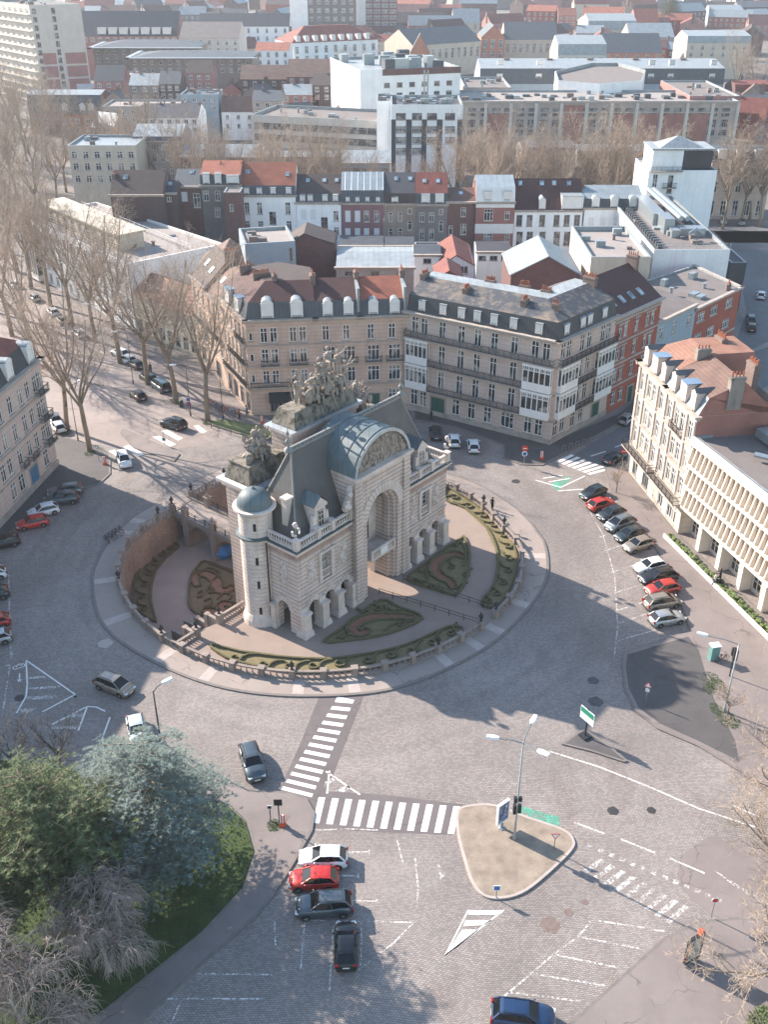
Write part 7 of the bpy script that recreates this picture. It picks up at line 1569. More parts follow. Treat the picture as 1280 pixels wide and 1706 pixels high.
for i,(u,Y,lab) in enumerate(((1225,470,'brown bare tree before the rounded pale corner building'),(1255,455,'brown bare tree at the upper right edge'),(1282,470,'brown bare tree cut by the upper right edge'))):
    plane_tree(xat(u,Y,0),Y,i+2,1.1,i,lab,'bare trees at the upper right')
x=xat(590,520,0); plane_tree(x,500,1,.9,1,'reddish bare tree right of the red roofed villa','bare trees by the villa')
# lawn
LW=ccw(G([(-120,1800),(40,1800),(143,1708),(333,1557),(403,1480),(423,1420),(408,1369),(378,1342),(300,1322),(190,1290),(-60,1260),(-200,1400)]))
sheet('lawn',LW,.1,M_lawn)
m=MB(); xs=[p[0] for p in LW];ys=[p[1] for p in LW]
def inside(p,pl):
    c=False;j=len(pl)-1
    for i in range(len(pl)):
        if (pl[i][1]>p[1])!=(pl[j][1]>p[1]) and p[0]<(pl[j][0]-pl[i][0])*(p[1]-pl[i][1])/(pl[j][1]-pl[i][1])+pl[i][0]: c=not c
        j=i
    return c
k=0
while k<14000:
    x=random.uniform(min(xs),max(xs));y=random.uniform(min(ys),max(ys))
    if not inside((x,y),LW): continue
    k+=1; a=random.random()*6.28; h=random.uniform(.06,.2); w_=random.uniform(.03,.07); m.tri((x-w_*math.cos(a),y-w_*math.sin(a),.1),(x+w_*math.cos(a),y+w_*math.sin(a),.1),(x+random.gauss(0,.08),y+random.gauss(0,.08),.1+h))
o=m.build('lawn_grass',M_blade); tag(o,'short tufted grass growing over the shaded park lawn',kind='stuff')
m=MB()
for u0,v0,r_ in((1186,1135,1.),(1195,1142,.8),(1182,1150,.6),(1193,1183,.6),(1212,1200,.9),(1222,1205,.7),(455,1376,.5),(460,1378,.4),(290,668,.6),(345,704,.7),(150,756,.8),(110,722,.8)):
    x0,y0=g(u0,v0)
    for k in range(int(260*r_)): a=random.random()*6.28;q=r_*random.random()**.5; tuft(m,(x0+q*math.cos(a),y0+q*math.sin(a)*1.4,.12),.16,4,0,.5,.03)
o=m.build('weeds',M_blade); tag(o,'weeds and grass sprouting through the pavement edges',kind='stuff')
b_=thing('shrub','rounded green shrub in the lower right corner','shrub',g(1292,1722)); m=MB()
for k in range(900): a=random.random()*6.28;e=random.random(); r_=1.9*(1-.3*random.random()); tuft(m,(r_*math.cos(a)*math.cos(e*1.5),r_*math.sin(a)*math.cos(e*1.5),1.5*math.sin(e*1.5)),.25,6,0,.5,.05)
m.build('foliage',M_pine,b_); m=MB(); 
for k in range(6): m.tube([(0,0,0),(random.uniform(-1,1),random.uniform(-1,1),1.1)],[.05,.02],4)
m.build('stem',M_twigd,b_)
# ================================================================ cars
def paint(name,h,metal=.35):
    t=NT('paint_'+name); c=C(h); n=t.noise(1.2,3); col=t.mix(t.ramp(n,.35,.7),sh(c,.9),sh(c,1.08)); t.b.inputs['Coat Weight'].default_value=.6; t.b.inputs['Coat Roughness'].default_value=.08; return t.fin(col,.38,metal)
M_cglass=plain('car_glass','#12161a',.06,0,.2,.8,0,.45); M_tyre=plain('tyre_rubber','#191919',.85,0,.15); M_rim=plain('alloy_rim','#a3a6a8',.35,.7,.12,4.); M_hl=plain('headlight_glass','#c9ced0',.15,0,.1); M_tl=plain('taillight_red','#8e1a18',.25,0,.15); M_np=plain('number_plate_white','#d6d6d0',.5,0,.08); M_trim=plain('black_plastic_trim','#1d1e20',.6,0,.15)
TYPES={ # length,width,height, hood z, belt z, x of windscreen foot, roof front, roof rear, rear foot (x from -L/2 rear to L/2 front), nose z
'hatch':(4.0,1.74,1.47,.92,.98,.95,.22,-1.35,-1.86,.72),'suv':(4.45,1.85,1.68,1.08,1.14,1.05,.35,-1.65,-2.1,.86),'mpv':(4.25,1.78,1.62,.98,1.04,1.35,.45,-1.55,-2.02,.78),'estate':(4.6,1.8,1.48,.9,.98,1.05,.3,-1.7,-2.2,.72),'saloon':(4.45,1.8,1.44,.9,.98,1.0,.2,-1.05,-1.75,.72),'van':(4.7,1.9,1.95,1.1,1.15,1.7,.95,-2.15,-2.3,.85)}
_cm={}
def carmeshes(k):
    if k in _cm: return _cm[k]
    L,W,H,hz,bz,xw,xf,xr,xb,nz=TYPES[k]; hl=L/2; hw=W/2
    st=[(-hl,.80,.42,.72),(-hl+.07,.90,.26,.84),(-hl+.25,.97,.2,bz-.04 if xb<-hl+.5 else hz),(-hl*.6,1.,.19,bz),(0,1.,.19,bz-.02),(xw-.05,1.,.19,bz-.03),(xw+.35,.985,.19,hz),(hl-.45,.95,.2,(hz+nz)/2+.03),(hl-.16,.87,.24,nz),(hl-.03,.74,.3,nz-.14),(hl,.6,.38,nz-.26)]
    m=MB(); rings=[]
    for x,w,zl,zt in st:
        w*=hw; zm=(zl+zt)*.5
        rings.append([(x,-w*.9,zl),(x,-w,zl+.12),(x,-w,zm),(x,-w*.97,zt-.07),(x,-w*.86,zt),(x,-w*.45,zt+.035),(x,w*.45,zt+.035),(x,w*.86,zt),(x,w*.97,zt-.07),(x,w,zm),(x,w,zl+.12),(x,w*.9,zl)])
    vs=[p for r in rings for p in r]; n=12; fs=[]
    for i in range(len(rings)-1):
        for j in range(n): a,b=i*n+j,i*n+(j+1)%n; fs.append((a,b,b+n,a+n))
    fs+= [tuple(reversed(range(n))),tuple(range((len(rings)-1)*n,len(rings)*n))]; m.add(vs,fs,0)
    # arches and sills
    ax=(hl-.82,-hl+.78)
    for x in ax:
        for s in(-1,1):
            P=[(x+.39*math.cos(a),.33+.39*math.sin(a)) for a in[PI*k_/8 for k_ in range(9)]]; y=s*(hw+.004); v=[(px_,y,pz) for px_,pz in P]; m.add(v,[tuple(range(9)) if s<0 else tuple(reversed(range(9)))],1)
    m.bb(-hl+.05,-hw*.8,.2,-hl-.02,hw*.8,.38,1); m.bb(hl-.12,-hw*.62,.2,hl+.015,hw*.62,.36,1)
    for s in(-1,1):
        for x in((xw-.25),-.02,-hl+1.25): m.bar((x,s*(hw+.003),.3),(x,s*(hw*.985),bz-.08),.018,None,1)
        for x in(-.75,.3): m.bar((x,s*(hw+.006),bz-.2),(x+.16,s*(hw+.006),bz-.2),.03,None,1)
    m.bb(hl-.5,-hw*.6,hz-.03,hl-.48,hw*.6,hz-.02,1)
    body=m.mesh('body',[M_rim,M_trim],True)
    wr=hw*.72; wb=hw*.95
    base=[(xw,-wb*.9,bz-.03),(xb,-wb*.88,bz-.02),(xb,wb*.88,bz-.02),(xw,wb*.9,bz-.03)]
    r=MB(); cols=[(xf,.94,-.05),(xf-.3,1.,0),(xf*.5+xr*.5,1.,.02),(xr+.25,.98,-.01),(xr-.02,.92,-.07)]; V=[]
    for x,w,dz in cols:
        for q in(-1,-.6,0,.6,1): V.append((x,wr*w*q,H+dz-.06*abs(q)**3))
    r.add(V,[(i*5+j,i*5+j+1,(i+1)*5+j+1,(i+1)*5+j) for i in range(4) for j in range(4)],0)
    rf,rr_=(xf,wr*.94,H-.11),(xr-.02,wr*.92,H-.13)
    for s in(-1,1):
        r.bar((xw,s*wb*.9,bz-.05),(rf[0],s*rf[1],rf[2]+.01),.08); r.bar((xb,s*wb*.88,bz-.05),(rr_[0],s*rr_[1],rr_[2]+.01),.11); r.bar((rf[0],s*rf[1],rf[2]+.02),(rr_[0],s*rr_[1],rr_[2]+.02),.07)
        xm=(xf+xr)*.5+.1; r.bar((xm,s*wb*.985,bz-.03),(xm,s*(wr*1.0),H-.08),.08,None,1)
        if k in('estate','suv','mpv'): r.bar((xf-.2,s*wr*.86,H+.03),(xr+.15,s*wr*.86,H+.02),.04,None,1)
    roof=r.mesh('roof',[M_rim,M_trim],False)
    ws=MB(); ws.quad((xw+.01,-wb*.88,bz-.04),(xw+.01,wb*.88,bz-.04),(rf[0]+.01,rf[1],rf[2]),(rf[0]+.01,-rf[1],rf[2])); ws=ws.mesh('windscreen',M_cglass)
    rw=MB(); rw.quad((xb-.01,wb*.86,bz-.03),(xb-.01,-wb*.86,bz-.03),(rr_[0]-.01,-rr_[1],rr_[2]),(rr_[0]-.01,rr_[1],rr_[2])); rw=rw.mesh('rear_window',M_cglass)
    sw=[]
    for s in(-1,1):
        q=MB(); P=[(xw,s*wb*.9,bz-.03),(xb,s*wb*.88,bz-.02),(rr_[0],s*rr_[1],rr_[2]),(rf[0],s*rf[1],rf[2])]; mid=[(0,s*wb*.97,bz-.03)]
        q.add([P[0],mid[0],P[1],P[2],((xf+xr)/2,s*wr,H-.09),P[3]],[(5,4,1,0),(4,3,2,1)] if s<0 else [(0,1,4,5),(1,2,3,4)]); sw.append(q.mesh('side_window',M_cglass))
    wh=MB(); wh.lathe([(.2,-.1),(.3,-.1),(.33,-.06),(.33,.06),(.3,.1),(.2,.1)],18); wh=wh.mesh('wheel',M_tyre,False)
    ri=MB(); ri.lathe([(.21,.08),(.2,.1),(.06,.085),(.05,.11),(.001,.11)],14)
    for a in range(5): ri.bar((.05*math.cos(a*1.257),.05*math.sin(a*1.257),.1),(.2*math.cos(a*1.257),.2*math.sin(a*1.257),.105),.06,.02)
    ri=ri.mesh('rim',M_rim)
    hd=[];td=[]
    for s in(-1,1):
        q=MB(); q.box((hl-.16,s*hw*.66,nz-.11),(.3,.34,.14),-s*.32); hd.append(q.mesh('headlight',M_hl)); q=MB(); q.box((-hl+.05,s*hw*.78,.82 if k!='van' else 1.),(.14,.28,.22 if k in('hatch','saloon','estate') else .42),s*.25); td.append(q.mesh('tail_light',M_tl))
    pl=MB(); pl.bb(-.01,-.26,-.055,.01,.26,.055); pl=pl.mesh('number_plate',M_np)
    mi=MB(); mi.ico((0,0,0),.12,0,0,(.6,1,.7)); mi=mi.mesh('mirror',[M_rim])
    _cm[k]=(body,roof,ws,rw,sw,wh,ri,hd,td,pl,mi,ax); return _cm[k]
def setpaint(o,p):
    s=o.material_slots[0]; s.link='OBJECT'; s.material=p; return o
gcar={'b':'cars parked in the bays','r':'cars parked along the right pavement','l':'cars parked by the pink houses','t':'cars on the left boulevard','d':'cars driving round the square','f':'cars by the far facades'}
def car(kind,col,u,v,du,dv,label,grp,z=.012,s=1.):
    x,y=g(u,v); q=g(u+du,v+dv); a=math.atan2(q[1]-y,q[0]-x); L,W,H=TYPES[kind][:3]; nz=TYPES[kind][9]
    body,roof,ws,rw,sw,wh,ri,hd,td,pl,mi,ax=carmeshes(kind); p=PAINT[col]
    t=thing('car' if kind!='van' else 'van',label,'car' if kind!='van' else 'van',(x,y,z),a,gcar[grp]); t.scale=(s,s,s)
    setpaint(link('body',body,t),p); setpaint(link('roof',roof,t),p); link('windscreen',ws,t); link('rear_window',rw,t)
    for q in sw: link('side_window',q,t)
    for xx in ax:
        for sd in(-1,1):
            w=link('wheel',wh,t,(xx,sd*(W/2-.08),.33)); w.rotation_euler=(-sd*PI/2,0,0); link('rim',ri,w)
    for q in hd: link('headlight',q,t)
    for q in td: link('tail_light',q,t)
    link('number_plate',pl,t,(L/2+.02,0,.48)); link('number_plate',pl,t,(-L/2-.02,0,.62))
    for sd in(-1,1): setpaint(link('mirror',mi,t,(TYPES[kind][5]-.3,sd*(W/2+.08),TYPES[kind][4]+.04)),p)
PAINT={n:paint(n,h,m) for n,h,m in(('white','#d4d6d8',0.),('red','#b8231a',.1),('rust','#a5291f',.1),('black','#16181c',.3),('dark','#2b3137',.4),('slate','#4b555d',.5),('silver','#a4a9ac',.6),('beige','#8f867c',.5),('green','#27363a',.4),('teal','#2c4850',.3),('blue','#1f3a5c',.4),('grey','#6f767b',.5),('pale','#b9c2c4',.2))}
for a in (('hatch','white',539,1437,-40,0,'white hatchback parked nose to the kerb above the red one','b'),('hatch','red',523,1473,-40,1,'bright red hatchback between the white and the dark grey parked cars','b'),('suv','slate',540,1517,-40,3,'dark grey car parked third in line below the red hatchback','b'),('hatch','black',577,1582,0,-40,'black hatchback seen from behind in the bottom parking bay','b'),('suv','blue',871,1702,50,6,'dark blue car with roof rails cut by the bottom edge','d'),
 ('mpv','beige',192,1149,40,16,'silver beige minivan driving round the left of the ring','d'),('hatch','pale',229,1224,6,30,'white car half hidden behind the blue cedar','d'),('suv','slate',421,1278,14,45,'dark grey car with roof rails waiting beside the crossing','d'),
 ('hatch','green',988,827,-26,10,'dark green hatchback first in the right row beside the green paint','r'),('hatch','rust',1002,846,26,-8,'red hatchback second in the right row','r'),('hatch','dark',1018,862,-26,9,'dark car between the red hatchback and the grey van like car','r'),('mpv','grey',1032,879,-26,10,'large grey minivan in the right row','r'),('hatch','green',1048,897,-26,9,'dark green hatchback below the large grey minivan','r'),('hatch','beige',1063,914,-26,8,'grey brown hatchback beside the gap in the right row','r'),
 ('hatch','white',1083,950,-33,7,'white hatchback just below the gap in the right row','r'),('estate','black',1096,967,-33,6,'black car between the white and the red in the right row','r'),('hatch','rust',1103,987,-33,6,'red car third from the bottom of the right row','r'),('mpv','beige',1103,1010,33,-6,'beige gold minivan second from the bottom of the right row','r'),('hatch','silver',1111,1037,33,-6,'silver hatchback at the bottom end of the right row','r'),
 ('hatch','white',757,739,-4,-30,'white hatchback parked before the dark mansard block, left one','f'),('hatch','white',789,748,-4,-30,'white hatchback parked before the dark mansard block, right one','f'),('saloon','dark',726,726,-4,-30,'dark car partly hidden behind the gate before the mansard block','f'),('hatch','dark',1024,769,28,-14,'dark car at the mouth of the right side street','f'),('hatch','silver',1046,703,26,-18,'silver car parked in the side street beside the ivory house','f'),('hatch','white',1268,496,4,-30,'white car driving up the far right street','f'),('hatch','black',1252,550,-4,-30,'black car parked in the far right street','f'),('mpv','teal',1251,537,-4,-30,'teal car parked beyond the black one in the far right street','f'),('hatch','silver',1206,372,0,20,'pale car parked under the beige townhouse, left one','f'),('hatch','grey',1236,374,0,20,'grey car parked under the beige townhouse, right one','f'),
 ('mpv','white',207,772,12,32,'white minivan entering the square from the left boulevard','t'),('suv','dark',289,712,-30,-8,'black car leaving over the left crossing','t'),('hatch','black',230,664,-20,-15,'small black car driving away up the left boulevard','t'),('van','teal',268,649,-20,-14,'teal van parked beside the plane trees','t'),('estate','black',247,634,-20,-14,'black car parked behind the teal van','t'),('hatch','white',200,593,-20,-8,'white car parked beyond the tall plane tree, upper one','t'),('hatch','pale',212,604,-20,-8,'white car parked beyond the tall plane tree, lower one','t'),('hatch','dark',226,612,-20,-12,'dark car parked beside the two white ones','t'),
 ('hatch','white',25,478,-20,-16,'white car far up the left boulevard, uppermost','t'),('hatch','silver',58,500,-20,-16,'silver car far up the left boulevard','t'),('hatch','pale',88,524,-20,-16,'pale car in the middle of the left boulevard row','t'),('hatch','beige',104,538,-20,-16,'beige car in the middle of the left boulevard row','t'),('hatch','white',132,560,-20,-16,'white car lowest in the middle boulevard row','t'),
 ('hatch','red',55,877,-34,7,'bright red hatchback parked by the pink house','l'),('hatch','white',73,857,-34,8,'white hatchback parked above the red one by the pink house','l'),('suv','slate',103,838,-30,4,'dark grey car with roof rails by the left pavement','l'),('estate','grey',109,823,-30,4,'grey estate car nearest the left pavement corner','l'),('hatch','black',6,910,-34,8,'white roofed black car cut by the left edge','l'),('hatch','white',-18,965,-34,8,'white car nose poking in at the left edge','l'),('hatch','dark',-14,998,-34,8,'dark car with red lights at the left edge','l'),('hatch','red',-14,1045,-34,8,'red car poking in at the left edge','l'),('hatch','silver',-12,1072,-34,8,'silver car poking in at the left edge','l'),('hatch','pale',97,716,-14,-18,'pale teal car parked behind the pink corner house','l'),('hatch','grey',90,702,-14,-18,'grey car parked beyond the pale teal one','l')): car(*a)
# ================================================================ street furniture
M_pole=plain('dark_pole','#34363a',.5,.4,.15); M_gpole=plain('galvanised_pole','#8f9294',.45,.5,.12); M_head=plain('white_lamp_head','#d9dcdd',.4,0,.06); M_sblue=plain('sign_blue','#2a5b9a',.4,0,.08); M_sred=plain('sign_red','#c03028',.4,0,.1); M_swhite=plain('sign_white','#dcdedd',.4,0,.05); M_sgreen=plain('sign_green','#1f7a63',.4,0,.1); M_orange=plain('orange_plastic','#cc4f2c',.5,0,.1)
def lamp(u,v,h,heads,label,group='street lamps',mat=M_gpole,r=.1):
    x,y=g(u,v); t=thing('street_lamp',label,'street lamp',(x,y,.13),0,group); m=MB(); m.lathe([(r*1.7,0),(r*1.7,.5),(r,.6),(r*.6,h)],8); m.build('pole',mat,t,True)
    for a,L,tilt in heads:
        m=MB(); d=Vector((math.cos(a),math.sin(a),0)); e=Vector((0,0,h))+d*L+Vector((0,0,L*tilt)); m.tube([(0,0,h-.1),tuple(Vector((0,0,h))+d*L*.5+Vector((0,0,L*tilt*.7))),tuple(e)],.05,5); ar=m.build('arm',mat,t)
        m=MB(); n=Vector((-d.y,d.x,0)); 
        vs=[]
        for q,w,z in((0,.12,0),(.35,.26,.05),(1.0,.2,.1)): c=e+d*q+Vector((0,0,z)); vs+= [tuple(c-n*w),tuple(c+n*w),tuple(c+n*w*.7+Vector((0,0,.16))),tuple(c-n*w*.7+Vector((0,0,.16)))]
        m.add(vs,[(i*4+j,i*4+(j+1)%4,(i+1)*4+(j+1)%4,(i+1)*4+j) for i in range(2) for j in range(4)]+[(3,2,1,0),(8,9,10,11)]); m.build('lamp_head',M_head,ar)
    return t
t=lamp(857,1400,10.9,[(R(175),1.9,.12),(R(62),1.6,.35),(R(-38),1.3,-.1)],'tall three headed street lamp standing on the dry grass island')
for z,h in((3.1,.95),(4.4,.5)):
    m=MB(); m.bb(-.32,-.18,z,-.08,.18,z+h); m.bb(.08,-.15,z+.1,.34,.15,z+h); s=m.build('traffic_light',M_trim,t); m=MB()
    for k in range(3 if h>.7 else 1): m.lathe([(.08,0),(.08,.05),(.001,.05)],8,(-.2,-.2)); 
    m.build('sun_hood',M_trim,s,False,(0,0,z+.2))
lamp(268,1238,6.2,[(R(35),.9,.5)],'single headed street lamp beside the blue cedar','street lamps',M_pole)
lamp(1207,1187,8.3,[(R(165),2.9,.12)],'street lamp with one long arm on the right pavement')
for i,(u,v,h,a,lab) in enumerate(((130,735,8.5,60,'slim street lamp between the two plane trees on the left pavement'),(318,695,8.5,200,'slim street lamp on the boulevard verge beside the blue parking sign'),(222,640,9.,200,'slim street lamp beside the teal van'),(174,590,9.,200,'slim street lamp farther up the left boulevard'),(372,700,8.,180,'slim street lamp before the sandstone corner house'))): lamp(u,v,h,[(R(a),1.4,.2)],lab,'slim lamps on the left boulevard',M_pole,.07)
m=MB(); m.bb(-.3,-.2,3.2,.3,.2,4.5); 
def post(u,v,h,label,group=None,name='road_sign',cat='road sign',r=.045,mat=M_gpole,z=.13):
    x,y=g(u,v); t=thing(name,label,cat,(x,y,z),0,group); m=MB(); m.tube([(0,0,0),(0,0,h)],r,6); m.build('post',mat,t); return t
def plate(t,shape,z,s,front,rim=None,ang=0.,extra=None):
    n={'tri':3,'inv':3,'disc':16,'sq':4,'oct':8}[shape]; a0={'tri':PI/2,'inv':-PI/2,'disc':0,'sq':PI/4,'oct':PI/8}[shape]; ca,sa=math.cos(ang),math.sin(ang)
    def ring(k,y): return [((s*k*math.cos(a0+2*PI*i/n))*ca-y*sa,(s*k*math.cos(a0+2*PI*i/n))*sa+y*ca,z+s*k*math.sin(a0+2*PI*i/n)) for i in range(n)]
    m=MB(); A=ring(1,-.06);B=ring(1,-.03); m.add(A+B,[tuple(range(n)),tuple(reversed(range(n,2*n)))]+[(i,n+i,n+(i+1)%n,(i+1)%n) for i in range(n)],0)
    p=m.build('sign_plate',rim or front,t); m=MB(); m.add(ring(.72 if rim else .9,-.066),[tuple(range(n))]); 
    if rim: m.build('sign_face',front,p)
    if extra=='bar':
        m=MB(); P=[(-s*.6,-s*.14),(s*.6,-s*.14),(s*.6,s*.14),(-s*.6,s*.14)]; m.add([(x*ca+.075*sa,x*sa-.075*ca,z+q) for x,q in P],[(0,1,2,3)]); m.build('sign_bar',M_swhite,p)
    return p
t=post(923,1418,1.9,'red edged give way sign on the dry grass island'); plate(t,'inv',1.75,.45,M_swhite,M_sred)
t=post(827,1497,1.2,'low blue direction sign at the lower tip of the dry grass island'); plate(t,'sq',1.15,.42,M_sblue,M_swhite)
t=post(1076,1172,2.4,'red triangular sign with white plate on the dark right pavement'); plate(t,'tri',2.2,.45,M_swhite,M_sred,-.5); plate(t,'sq',1.6,.28,M_swhite,None,-.5)
t=post(873,777,3.,'no entry sign on the pavement corner of the mansard block',None); plate(t,'disc',2.75,.45,M_sred,None,0,'bar'); plate(t,'disc',1.9,.4,M_sblue,M_swhite)
t=post(1037,778,2.6,'no entry sign in front of the ivory corner house'); plate(t,'disc',2.4,.45,M_sred,None,-.3,'bar')
t=post(165,770,2.6,'white edged give way sign on the left pavement'); plate(t,'inv',2.4,.45,M_swhite,M_gpole)
t=post(316,692,3.,'blue parking sign on the boulevard verge'); plate(t,'sq',2.6,.5,M_sblue,M_swhite); plate(t,'disc',1.8,.4,M_sblue,M_sred)
t=post(274,742,2.2,'green post sign on the small crossing island'); plate(t,'sq',.9,.4,M_sgreen,M_swhite)
t=post(131,1188,2.2,'thin grey post beside the hatched markings'); plate(t,'sq',2.,.16,M_trim)
t=post(466,1376,2.9,'dark square sign seen from behind at the park corner',None,'road_sign','road sign',.06,M_pole); plate(t,'sq',2.7,.5,M_trim)
t=post(451,1369,1.8,'small dark sign beside the larger one at the park corner',None,'road_sign','road sign',.05,M_pole); plate(t,'sq',1.65,.3,M_trim,M_swhite)
t=post(1185,1530,2.1,'small red sign at the kerb of the lower right pavement'); plate(t,'disc',2.,.3,M_sred,M_swhite)
def delineator(u,v,label):
    x,y=g(u,v); t=thing('delineator',label,'delineator',(x,y,.13),0,'red and white delineators'); m=MB(); m.taper((0,0),(.6,.4),(.5,.3),0,.3,0); m.build('base',M_orange,t); m=MB()
    for k in range(4): m.bb(-.22+k*.11,-.06,.3,-.11+k*.11,.06,1.25,k%2)
    m.build('panel',[M_swhite,M_orange],t)
delineator(471,1377,'red and white marker panel by the park corner signs'); delineator(175,775,'red and white marker panel on the round left pavement'); delineator(903,766,'red and white marker panel at the pavement before the mansard block'); delineator(437,706,'red and white marker panel near the awning of the corner shop')
# direction sign on the triangular island: board with painted lines of lettering
x,y=g(975,1229); t=thing('direction_sign','large green and white direction board on the triangular island','direction sign',(x,y,.14),R(-58)); m=MB(); m.tube([(0,0,0),(0,0,3.4)],.09,8); m.box((0,0,.1),(.9,.9,.2)); m.build('post',M_pole,t)
m=MB(); m.bb(-.9,-.09,1.9,.9,-.02,3.3); p=m.build('board',M_swhite,t); m=MB(); m.bb(-.85,-.1,2.65,.85,-.092,3.25); m.build('green_panel',M_sgreen,p); m=MB(); m.bb(-.85,-.02,1.95,.85,-.012,3.25); m.build('back_panel',M_sgreen,p)
def adpanel(u,v,h,w,ang,label,face,frame,foot):
    x,y=g(u,v); q=g(u+ang[0],v+ang[1]); ang=math.atan2(q[1]-y,q[0]-x); t=thing('advertising_panel',label,'advertising panel',(x,y,.15),ang); z0=foot; m=MB()
    if foot>.4: m.lathe([(.35,0),(.3,.08),(.14,.12),(.12,foot)],8)
    else: m.bb(-w*.42,-.12,0,w*.42,.12,foot)
    m.build('foot',M_gpole,t); m=MB(); m.bb(-w/2,-.12,z0,-w/2+.1,.12,h); m.bb(w/2-.1,-.12,z0,w/2,.12,h); m.bb(-w/2+.1,-.12,z0,w/2-.1,.12,z0+.12); m.bb(-w/2+.1,-.12,h-.12,w/2-.1,.12,h); m.bb(-w/2+.1,-.07,z0+.12,w/2-.1,.07,h-.12); f=m.build('frame',frame,t)
    m=MB(); m.quad((-w/2+.12,-.085,z0+.14),(w/2-.12,-.085,z0+.14),(w/2-.12,-.085,h-.14),(-w/2+.12,-.085,h-.14)); m.quad((w/2-.12,.085,z0+.14),(-w/2+.12,.085,z0+.14),(-w/2+.12,.085,h-.14),(w/2-.12,.085,h-.14)); m.build('poster',face,f); return t
def postermat(name,a,b_,c):
    t=NT(name); n=t.noise(1.7,2); n2=t.noise(4.,3); col=t.mix(t.ramp(n,.46,.54),C(a),C(b_)); col=t.mix(t.ramp(n2,.6,.64),col,C(c)); return t.fin(col,.25)
adpanel(836,1381,3.0,1.35,(17,-12),'white framed panel with blue poster beside the three headed lamp',postermat('blue_poster','#28466b','#4d6d93','#b9c7d3'),M_swhite,.75)
t=adpanel(1151,1606,3.0,1.5,(23,-14),'dark framed advertising panel with red border on the lower right pavement',postermat('pale_poster','#b7b0a5','#8e8f86','#6f5a50'),M_pole,.35)
m=MB(); m.bb(-.78,-.125,.6,-.7,-.121,2.9) ; m.bb(.2,-.16,3.0,.55,.16,3.45); m.build('red_box',M_orange,t)
x,y=g(1188,1099); t=thing('utility_cabinet','tall green utility cabinet on the right pavement','cabinet',(x,y,.13),.2); m=MB(); m.bb(-.5,-.4,0,.5,.4,.12); m.bb(-.45,-.35,.12,.45,.35,1.75); m.build('housing',plain('cabinet_green','#5f8583',.5,0,.12),t); m=MB(); m.bb(-.52,-.42,1.75,.52,.42,1.85); m.build('lid',M_swhite,t); m=MB(); m.bb(-.4,-.37,.2,-.02,-.35,1.65); m.bb(.02,-.37,.2,.4,-.35,1.65); m.build('door',plain('cabinet_green2','#678d8a',.5,0,.12),t)
t=post(1216,1128,3.6,'traffic light pole beside the right pavement lamp',None,'traffic_light','traffic light',.07,M_pole); m=MB(); m.bb(-.2,-.5,2.3,.2,-.1,3.6); m.bb(-.2,.1,2.5,.2,.4,3.4); m.build('signal_head',M_trim,t); m=MB(); 
for k in range(3): m.lathe([(.13,0),(.13,.02),(.001,.03)],10,(0,-.3))
# bicycle hoops, bollards, bicycles
for k in range(6):
    u,v=940+k*11,752-k*3.2; x,y=g(u,v); t=thing('bicycle_hoop','steel bicycle hoop on the pavement right of the mansard block corner','bicycle hoop',(x,y,.13),.5,'bicycle hoops in a row'); m=MB(); m.tube([(-.35,0,0),(-.35,0,.75),(-.2,0,.88),(.2,0,.88),(.35,0,.75),(.35,0,0)],.035,6); m.build('hoop',M_gpole,t); m=MB(); m.bar((-.35,0,.35),(.35,0,.35),.03); m.build('crossbar',M_gpole,t)
def bike(u,v,ang,label,col,grp=None,z=.13):
    x,y=g(u,v); t=thing('bicycle',label,'bicycle',(x,y,z),ang,grp)
    for xx in(-.52,.52):
        m=MB(); P=[(xx+.33*math.cos(2*PI*k/14),0,.34+.33*math.sin(2*PI*k/14)) for k in range(15)]; m.tube(P,.022,4,0,False)
        for k in range(4): m.bar((xx+.32*math.cos(k*.785),0,.34+.32*math.sin(k*.785)),(xx-.32*math.cos(k*.785),0,.34-.32*math.sin(k*.785)),.01)
        m.build('wheel',M_tyre,t)
    m=MB()
    for p,q in(((-.52,0,.34),(-.05,0,.32)),((-.05,0,.32),(-.2,0,.85)),((-.52,0,.34),(-.18,0,.78)),((-.18,0,.78),(.36,0,.8)),((-.05,0,.32),(.36,0,.72)),((.36,0,.9),(.52,0,.34))): m.bar(p,q,.04)
    m.build('frame',col,t); m=MB(); m.taper((-.22,0),(.26,.14),(.22,.1),.86,.92); m.build('saddle',M_trim,t); m=MB(); m.tube([(.3,-.28,1.02),(.38,0,.98),(.3,.28,1.02)],.02,4); m.build('handlebar',M_trim,t)
for k in range(9): bike(345+k*6.2,674+k*2.6,random.uniform(.6,1.),'bicycle in the jumble parked before the sandstone corner house',(M_trim,M_sred,M_gpole,M_sblue)[k%4],'bicycles parked before the corner house')
for k in range(5): bike(178+k*6,905-k*4,R(-40)+random.uniform(-.3,.3),'dark bicycle leaning along the kerb left of the ring',M_trim,'bicycles along the ring kerb',.15)
bike(1203,1103,.3,'dark bicycle leaning between the green cabinet and the lamp',M_trim)
t=thing('litter_bin','dark green litter bin on the boulevard verge','bin',g(302,678)); m=MB(); m.lathe([(.3,0),(.35,.1),(.38,1.),(.3,1.15),(.2,1.2)],10); m.build('drum',plain('bin_green','#33443c',.6,0,.1),t); m=MB(); m.lathe([(.39,.95),(.41,1.),(.39,1.05)],10); m.build('rim',M_trim,t)
# barrier on the left crossing
t=thing('street_railing','low dark railing round the verge before the corner house','railing',(0,0,0)); m=MB(); P=G([(352,714),(385,724),(420,733),(445,737),(480,730)])
for a,b in zip(P,P[1:]):
    for z in(.5,.95): m.bar((*a,z),(*b,z),.05)
m.build('rail',M_ironr,t)
for a in P: m=MB(); m.bar((*a,.1),(*a,1.05),.08); m.build('post',M_ironr,t)
